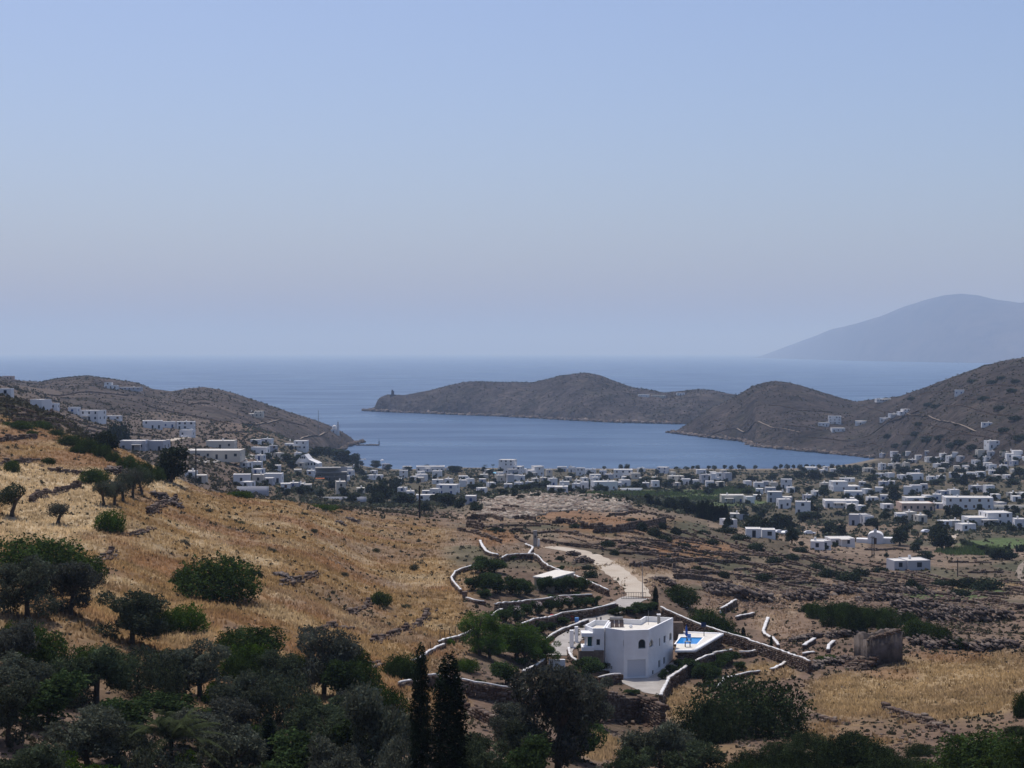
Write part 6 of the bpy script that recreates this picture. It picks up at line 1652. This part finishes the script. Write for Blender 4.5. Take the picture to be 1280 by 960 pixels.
for px, py, h, w in ((955,668,24,30),(940,664,22,24),(972,665,28,34),(985,662,20,24),(910,660,20,14),(1005,652,14,24),(1020,650,12,22),(1012,640,18,16),(1030,622,18,18),(1075,632,14,16),(1058,625,10,16),(1118,628,24,18),(1106,650,14,18),(1130,668,14,22),(1125,682,26,28),(1145,690,16,18),(1178,688,32,38),(1168,672,18,20),(1195,648,20,18),(1185,645,14,14),(1128,656,14,20),(1207,626,14,16),(1205,610,22,12),(1240,622,12,22),(1255,632,12,16),(1270,645,14,14),(1213,660,12,24),(1092,658,12,14),(1050,670,18,26),(1035,668,16,22),(990,688,26,20),(1002,712,6,8),(1108,697,8,8),(1157,703,11,26),(1260,688,8,10),(1278,690,10,16),(1253,714,10,18),(1245,705,16,26),(1262,700,16,26),(1230,690,9,20),(1215,684,8,20),(1240,694,10,22),(1206,682,8,16),(1018,600,14,24),(1040,598,10,20),(1060,595,12,30),(1072,590,10,20),(1130,592,10,20),(1148,588,8,20),(1090,602,10,24),(1110,606,9,20),(1170,606,8,26),(1195,604,8,26),(1215,600,8,24),(1240,602,8,24),(1265,606,8,24),(1150,606,8,20),(1000,598,10,20),(985,602,10,20),(965,600,9,18),(940,602,9,22),(925,612,8,18),(935,618,8,20),(915,600,12,16),(1225,590,12,20),(1250,595,12,22),(1275,596,14,24),(1180,586,8,16),(1205,584,7,14),(1230,576,7,14),(1255,580,8,14),(1010,615,8,14),(995,615,8,16),(1085,612,8,14),(1150,635,10,14),(1160,648,12,14),(1110,632,10,14),(1175,660,10,14),(1245,650,9,14),(945,640,8,14),(930,650,18,16),(952,648,12,16),(1065,640,8,14),(1022,640,8,14),(1048,645,8,14),(1265,664,9,18),(1200,640,8,12)):
    T('tree', px, py, h, w, near('dark tree on the plain', px, py), PT, dmin=480)
for px, py, h, w in AUTO_TREES: T('tree', px, py, h, w, near('dark garden tree', px, py), 'garden trees of the village', dmin=480)
HG = 'clipped shrubs in the hedge of the stepped white house'
for px in (1233, 1240, 1247, 1254, 1261, 1268): T('bush', px, 659, 7, 6.5, 'clipped dark shrub in the hedge before the large stepped white house', HG, dmin=480)
CY = 'cypresses of the dark windbreak'
for px, py, h, w in ((873,665,22,5),(878,668,24,8),(884,668,26,9),(890,668,24,8),(896,668,22,9),(902,667,24,9),(907,660,26,8),(1000,0,0,0)):
    if h: T('cypress', px, py, h, w, 'dark cypress in the dense windbreak behind the brown rise', CY, dmin=560)
for px, py, h, w in ((812,637,16,16),(822,639,14,16),(835,642,16,18),(845,645,18,16),(858,648,22,20),(868,650,20,16),(880,652,16,16),(784,632,8,6),(790,632,6,5),(850,636,12,14)):
    T('tree', px, py, h, w, 'dark tree in the windbreak row behind the excavated mound', 'windbreak trees behind the mound', dmin=600)
T('cypress', 1096, 668, 18, 4, 'slim dark cypress beside the small chapel', dmin=480); T('cypress', 446, 590, 14, 6, 'pointed dark cypress among the village slope houses', dmin=560); T('cypress', 1271, 690, 10, 3, 'thin cypress by the hedge on the plain', dmin=480)
BT = 'tamarisks along the beach'
for px in (527,533,540,547,755,776,845,858,866,872,886,893,906,914,924,929,944,969,976,984,992,1000,1008,1016,1024,1040,1055,1070,1082,1092,826,1100,1030,1048,1062):
    T('tamarisk', px, 588.5 - (0.012 * max(0, px - 960)) * 1.0, RNG.uniform(6, 9.5), RNG.uniform(6, 9), 'small round tamarisk in the line along the beach', BT, dmin=1050)
T('tamarisk', 784, 590, 11, 9, 'round dense tree on the beach behind the two-storey house', None, dmin=1000); T('tamarisk', 565, 590, 9, 14, 'twin dark tree clump on the beach beside the long low building', None, dmin=1000)
q = gp(848, 606, dmin=800); k = q.y / F
palm_tree(q, 18 * k, 4.0, 'tall solitary palm tree near the beach', None, 5, 30)
for px, py, h in ((616, 588, 8), (606, 588, 7), (713, 590, 8), (1168, 640, 10)):
    q = gp(px, py, dmin=600); palm_tree(q, h * q.y / F * 0.75, 3.2, 'small palm beside the village houses', 'small village palms', px, 24)
# scrub trees on the right shore
for px, py, h, w in ((1120,560,6,14),(1135,556,6,16),(1160,553,8,20),(1175,550,7,18),(1145,545,6,16),(1110,548,6,12),(1200,556,7,20),(1150,532,5,16),(1190,560,7,18),(1215,562,7,16),(1170,510,5,16),(1160,508,5,14),(1240,480,5,16),(1215,478,4,14),(1252,474,4,14),(1265,490,5,16),(1230,500,5,16),(1270,478,4,14),(1118,470,0,0),(1140,500,4,14),(1250,512,5,18),(1270,525,6,20),(1255,540,6,18),(1275,550,7,20)):
    if h: T('bush', px, py, h, w, 'dark bush on the right hillside above the village', 'dark bushes on the right hillside', dmin=900)
# ------------------------------------------------------------------ uncountable cover: grass, stones, scrub, rubble
FLAT = dict(P=PYY, U=UU, D=DD, X=XX)
def sample_cells(mask, n, rng):
    """random ground positions, more where the mask is stronger"""
    p = np.clip(mask, 0, None).ravel(); i = rng.choice(p.size, n, p=p / p.sum())
    r, c = np.unravel_index(i, mask.shape)
    u = us[c] + rng.uniform(-.5, .5, n) * (us[1] - us[0]); l = ls[r] + rng.uniform(-.5, .5, n) * (ls[1] - ls[0])
    d = np.exp(l); x = (u - 640) / F * d
    return np.stack([x, d, bil(ZG, U0, U1, ls[0], ls[-1], u, l)], 1), r, c
VIEW = (UU > -60) & (UU < 1340)
# the levelled court and tracks stay clear
CLEAR = np.ones(ZG.shape)
for b in ((805,855,35,16),(700,812,16,16),(745,775,30,10),(790,750,22,9),(795,733,16,14),(772,716,24,9),(748,700,26,7),(712,688,40,5),(870,722,70,7),(860,800,50,14)):
    CLEAR *= 1 - np.clip(blob(*b) * 2, 0, 1)
gcol = C.copy()
grassy = np.clip((C[..., 0] - C[..., 1] * 1.0) * 0 + (C[..., 0] - 0.19) / 0.07, 0, 1) * VIEW * CLEAR * np.clip((DD - 90) / 20, 0, 1) * np.clip((470 - DD) / 60, 0, 1)
grassy = grassy * (0.35 + 0.65 * np.clip(nC * 2 + 0.5, 0, 1))
rng = np.random.default_rng(77)
def tufts(P, cols, h0, h1, w, nb, rng, spread=0.18, up=False):
    n = len(P); H = rng.uniform(h0, h1, n)
    Vs, Cs = [], []
    for k in range(nb):
        a = rng.uniform(0.6, 2.54, n) if up else rng.uniform(0, 6.28, n); lean = rng.uniform(0.2, 0.7, n)
        b = P + np.stack([rng.normal(0, spread, n), rng.normal(0, spread, n), np.zeros(n) - 0.05], 1)
        t = b + np.stack([np.cos(a) * lean * H, np.sin(a) * lean * H, H * rng.uniform(0.6, 1.1, n)], 1)
        s = np.stack([np.sin(a), -np.cos(a), np.zeros(n)], 1) * w * H[:, None]
        Vs.append(np.stack([b - s, b + s, t], 1))
        Cs.append(np.repeat((cols * rng.uniform(0.72, 1.22, (n, 1)))[:, None], 3, 1))
    V = np.concatenate(Vs).reshape(-1, 3); Cc = np.concatenate(Cs).reshape(-1, 3)
    me = mesh_np('tufts', V, np.arange(len(V)).reshape(-1, 3), True, Cc)
    if up: me.normals_split_custom_set_from_vertices((lambda q: (q / np.linalg.norm(q, axis=1, keepdims=True)).tolist())(np.repeat(np.c_[rng.normal(0, 0.55, (len(V) // 3, 2)), np.ones(len(V) // 3)], 3, 0)))
    return me
P, r, c = sample_cells(grassy, 80000, rng)
me = tufts(P, np.clip(C[r, c] / np.array([0.62, 0.42, 0.19]) * (0.94 + 0.42 * fbm(P[:, 0] / 2.8, P[:, 1] / 2.8, 3, 301))[:, None] * np.array([1.0, 0.985, 0.96]), 0, 1.6), 0.14, 0.55, 0.30, 3, rng, up=True)
tag(link('dry_grass', me, ML['straw']), 'dry golden grass tufts over the slopes and meadow', None, None, 'stuff')
# low thorny scrub
bare = VIEW * CLEAR * np.clip((DD - 85) / 20, 0, 1) * np.clip((760 - DD) / 100, 0, 1) * (0.1 + np.clip(0.5 - nA * 1.5, 0, 1)) * np.where(grassy > 0.2, 0.2, 1.0) * np.where(DD < 200, 0.45, 1.0) * np.where((DD > 285) & (UU > 540) & (UU < 1320), 0.3, 1.0)
P, r, c = sample_cells(bare, 15000, rng)
def scrub_mesh(P, r0, r1, nq, rng):
    n = len(P); R = rng.uniform(r0, r1, n) * np.clip(P[:, 1] / 260, 0.7, 1.6); Vs, Cs = [], []
    for k in range(nq):
        v = rng.normal(size=(n, 3)); v[:, 2] = np.abs(v[:, 2]) * 0.8; v /= np.linalg.norm(v, axis=1, keepdims=True)
        ctr = P + v * R[:, None] * rng.uniform(0.3, 0.9, (n, 1))
        a = rng.normal(size=(n, 3)); a /= np.linalg.norm(a, axis=1, keepdims=True); b = np.cross(a, v); b /= np.linalg.norm(b, axis=1, keepdims=True) + 1e-9
        s = (R * rng.uniform(0.35, 0.7, n))[:, None]
        Vs.append(np.stack([ctr - a * s, ctr + b * s * 0.8, ctr + a * s, ctr - b * s * 0.8], 1)); Cs.append(np.repeat(rng.uniform(0.55, 1.4, (n, 1, 1)), 4, 1) * np.ones(3))
    V = np.concatenate(Vs).reshape(-1, 3)
    return mesh_np('scrub', V, np.arange(len(V)).reshape(-1, 4), False, np.concatenate(Cs).reshape(-1, 3))
tag(link('thorn_scrub', scrub_mesh(P, 0.18, 0.55, 6, rng), ML['scrub']), 'low thorny scrub dotted over the brown slopes', None, None, 'stuff')
# loose stones
stony = VIEW * CLEAR * np.clip((DD - 100) / 20, 0, 1) * np.clip((600 - DD) / 60, 0, 1) * (0.15 + np.clip(nC * 1.5, 0, 1)) * np.where(grassy > 0.2, 0.2, 1.0) * np.where(DD > 285, 0.3, 1.0)
for b_, k in (((1150,765,130,40),3.0),((940,745,70,18),3.0),((820,730,30,14),2.0),((985,745,60,20),2.0),((740,705,26,12),2.0),((1000,815,60,16),1.5)): stony = stony + blob(*b_) * k * VIEW * CLEAR * (DD < 420)
P, r, c = sample_cells(stony, 7500, rng); n_ = len(P)
s = rng.uniform(0.12, 0.42, n_) ** 1.0 * np.clip(P[:, 1] / 230, 0.8, 2.0)
V, Fq = boxes(P, rng.uniform(0, 6.28, n_), np.stack([s * rng.uniform(0.8, 1.8, n_), s, s * rng.uniform(0.4, 0.9, n_)], 1), 0.3, rng, 0.3)
tag(link('loose_stones', mesh_np('loose_stones', V, Fq), M_stone), 'loose stones and flakes strewn over the bare ground', None, None, 'stuff')
# rubble of the excavation
exc = (blob(690, 628, 95, 13) + blob(640, 640, 45, 8) + blob(760, 634, 30, 7)) * (DD > 430) * (DD < 690)
P, r, c = sample_cells(np.clip(exc, 0, 1), 5200, rng); n_ = len(P)
s = rng.uniform(0.5, 1.3, n_)
V, Fq = boxes(P, np.where(rng.random(n_) < 0.5, 0.3, 1.87) + rng.normal(0, 0.25, n_), np.stack([s * rng.uniform(1.0, 3.2, n_), s * 0.8, s * rng.uniform(0.6, 1.3, n_)], 1), 0.25, rng, 0.1)
M_exc = stone_mat('excavation_stone', (0.20, 0.14, 0.105), (0.30, 0.245, 0.19), (0.42, 0.36, 0.29), 0.6)
tag(link('excavation_rubble', mesh_np('excavation_rubble', V, Fq), M_exc), 'pale rubble walls of the excavated settlement covering the mound', None, None, 'stuff')
# scrub on the far hills
def hill_scrub(P_, u0, u1, d0, d1, n, size, label, seed):
    rng = np.random.default_rng(seed)
    u = rng.uniform(u0, u1, n); d = rng.uniform(d0, d1, n); z = hill_z(u, d, **P_); x = (u - 640) / F * d
    keep = (z > 3) & (fbm(x / 50, d / 50, 3, 5) + rng.normal(0, 0.3, n) > -0.05)
    pts = np.stack([x, d, z], 1)[keep]
    m = scrub_mesh(pts, size * 0.45 / 1.6, size / 1.6, 5, rng)
    tag(link('hill_scrub', m, ML['scrub']), label, None, None, 'stuff')
hill_scrub(LEFT, -20, 450, 950, 1800, 9000, 1.5, 'dark low scrub covering the left hill', 1)
hill_scrub(CAPE, 470, 920, 2220, 2720, 8000, 1.9, 'dark low scrub covering the rocky cape', 2)
hill_scrub(KNOLL, 845, 1320, 1100, 2040, 12000, 1.7, 'dark low scrub covering the right hillside', 3)
# shore rocks
def shore(pts, n, s0, s1, seed, label):
    rng = np.random.default_rng(seed); A = np.array(pts, float)
    t = rng.uniform(0, len(A) - 1, n); px = np.interp(t, np.arange(len(A)), A[:, 0]); d = np.interp(t, np.arange(len(A)), A[:, 1])
    x = (px - 640) / F * d + rng.normal(0, 2, n); y = d + rng.normal(0, 5, n)
    s = rng.uniform(s0, s1, n)
    V, Fq = boxes(np.stack([x, y, rng.uniform(-.4, 1.2, n)], 1), rng.uniform(0, 6, n), np.stack([s * 1.4, s, s * 0.8], 1), 0.35, rng, 0.3)
    tag(link('shore_rocks', mesh_np('shore_rocks', V, Fq), M_schist), label, None, None, 'stuff')
shore([(457,2712),(470,2692),(500,2642),(560,2562),(640,2467),(700,2362),(760,2277),(850,2217)], 900, 2, 6, 1, 'dark rocks along the waterline of the cape')
shore([(838,1984),(845,1966),(870,1902),(905,1832),(930,1796),(938,1757),(945,1692),(980,1642),(1030,1582),(1090,1512)], 700, 1.5, 4, 2, 'dark rocks along the right shore')
shore([(390,1425),(415,1562),(435,1702),(446,1752),(452,1768)], 260, 1.5, 4, 3, 'dark rocks round the chapel point')
# reeds and hedgerows on the plain
rd = (blob(800, 618, 70, 3) + blob(880, 624, 60, 3) + blob(900, 616, 40, 3) + blob(1215, 690, 50, 5) + blob(930, 612, 40, 3)) * (DD > 500)
P, r, c = sample_cells(np.clip(rd, 0, 1), 5000, rng)
tag(link('reeds', tufts(P, np.ones((len(P), 3)) * rng.uniform(0.6, 1.3, (len(P), 1)), 0.7, 1.7, 0.14, 4, rng, 0.5), ML['reed']), 'green reed beds and low crops between the plain houses', None, None, 'stuff')
um = VIEW * np.clip((DD - 560) / 60, 0, 1) * (DD < 1340) * (ZG > 3) * (UU > 300) * (0.15 + np.clip(nB * 1.6, 0, 1))
P, r, c = sample_cells(um, 10500, rng)
tag(link('plain_undergrowth', scrub_mesh(P, 0.5, 1.1, 6, rng), ML['tamarisk']), 'grey-green undergrowth between the houses of the plain', None, None, 'stuff')

lm = VIEW * np.clip((DD - 380) / 40, 0, 1) * (DD < 1250) * (UU < 340) * (ZG > 3) * (0.25 + np.clip(nA * 1.5, 0, 1))
P, r, c = sample_cells(lm, 6000, rng)
tag(link('slope_scrub', scrub_mesh(P, 0.35, 0.9, 6, rng), ML['scrub']), 'grey-brown scrub on the far left slope round the white houses', None, None, 'stuff')
# ---- rock outcrops: slanted slabs of schist
def outcrop(px, py, wpx, hpx, label, seed, n=110, slant=-0.5, group='schist outcrops right of the villa', dmin=0):
    q = gp(px, py, dmin=dmin); k = q.y / F; rng = np.random.default_rng(seed)
    w, h = wpx * k, hpx * k
    t = rng.uniform(-0.5, 0.5, n); y = rng.uniform(0, h * 2.2, n)
    cx = t * w; cz = np.array([gz(q.x + a, q.y + b) for a, b in zip(cx, y)]) - q.z + rng.uniform(-0.1, 1.0, n) * h * 0.75 * (1 - np.abs(t))
    dm = np.stack([rng.uniform(0.07, 0.3, n) * max(w, 3) * 0.5, rng.uniform(0.4, 1.4, n), rng.uniform(0.12, 0.45, n) * max(h, 1) * 0.4], 1)
    V, Fq = boxes(np.stack([cx, y, cz], 1), rng.normal(-0.3, 0.35, n), dm, 0.3, rng, rng.normal(slant, 0.15, n))
    t_ = empty('rock_outcrop', q); tag(t_, label, 'rock', group)
    o = link('slabs', mesh_np('slabs', V, Fq), M_schist, t_); o['kind'] = 'stuff'
for i, (px, py, w, h, lab) in enumerate((
    (930, 752, 80, 22, 'ridged dark schist outcrop above the bare worked ground'), (905, 742, 50, 16, 'smaller schist outcrop beside the ridged one behind the drive shrub'),
    (832, 731, 30, 12, 'heap of flat rock slabs beside the track bend'), (1010, 752, 50, 18, 'slanted schist slabs at the near end of the rock band'),
    (1050, 745, 60, 16, 'rust brown schist slabs topping the rock band'), (1105, 752, 60, 14, 'broken slabs along the middle of the rock band'),
    (1150, 762, 60, 16, 'grey slabs toward the far side of the rock band'), (1200, 770, 50, 16, 'slabs beyond the shrubs at the rock band end'), (1240, 778, 60, 22, 'big slanted slab outcrop past the rock band'),
    (1190, 812, 60, 16, 'low rock shelf right of the ruined hut'), (1250, 812, 60, 14, 'low rock shelf above the dry meadow edge'), (1160, 775, 70, 14, 'rock ledge in the shrubs behind the ruined hut'),
    (730, 704, 24, 10, 'boulders beside the pale track above the garden wall'), (716, 695, 16, 8, 'pale boulder group just below the gate pillar end of the track'), (1010, 800, 40, 10, 'rocks between white wall stubs'), (1130, 742, 80, 10, 'line of loose slabs above the rock band'),
    (1058, 797, 44, 12, 'dark slabs cropping out under the shrubs of the rock band'), (1112, 798, 40, 12, 'dark slabs between the shrubs directly behind the ruined hut'), (1160, 806, 40, 12, 'dark slabs at the lower edge of the shrub band'), (1085, 772, 36, 10, 'slabs breaking through the middle of the shrub band'),
    (355, 724, 26, 8, 'grey rock heap on the golden slope'), (205, 628, 34, 14, 'dark rock heap on the crest beside the olive row'), (150, 596, 40, 14, 'reddish rock bank on the crest behind the shrubs'), (440, 652, 16, 6, 'small dark rock pile on the golden ridge'), (425, 656, 12, 6, 'second small rock pile on the golden ridge'),
    (750, 880, 60, 16, 'rubble spilling from the court wall below the villa'), (1050, 832, 60, 14, 'tumbled stones beside the ruined hut'), (1015, 838, 30, 10, 'pale tumbled stones at the low end of the ruin rubble'))):
    outcrop(px, py, w, h, lab, 500 + i)
# ------------------------------------------------------------------ haze
hx, hy0, hy1, hz0, hz1 = 82000.0, -3000.0, 92000.0, -32.0, 900.0
hv = [(x, y, z) for z in (hz0, hz1) for y in (hy0, hy1) for x in (-hx, hx)]
hf = [(0, 2, 3, 1), (4, 5, 7, 6), (0, 1, 5, 4), (2, 6, 7, 3), (0, 4, 6, 2), (1, 3, 7, 5)]
hm = bpy.data.meshes.new('haze'); hm.from_pydata(hv, [], hf); hm.update()
mh = bpy.data.materials.new('haze_air'); mh.use_nodes = True
hn = mh.node_tree
for x in list(hn.nodes): hn.nodes.remove(x)
ho = hn.nodes.new('ShaderNodeOutputMaterial'); pv = hn.nodes.new('ShaderNodeVolumePrincipled')
pv.inputs['Color'].default_value = (0.50, 0.68, 0.95, 1)
pv.inputs['Density'].default_value = 8.4e-5
pv.inputs['Absorption Color'].default_value = (0.6, 0.66, 0.8, 1)
pv.inputs['Anisotropy'].default_value = 0.0
hn.links.new(pv.outputs[0], ho.inputs['Volume'])
tag(link('haze', hm, mh), 'thin summer haze in the air over the bay', None, None, 'stuff')
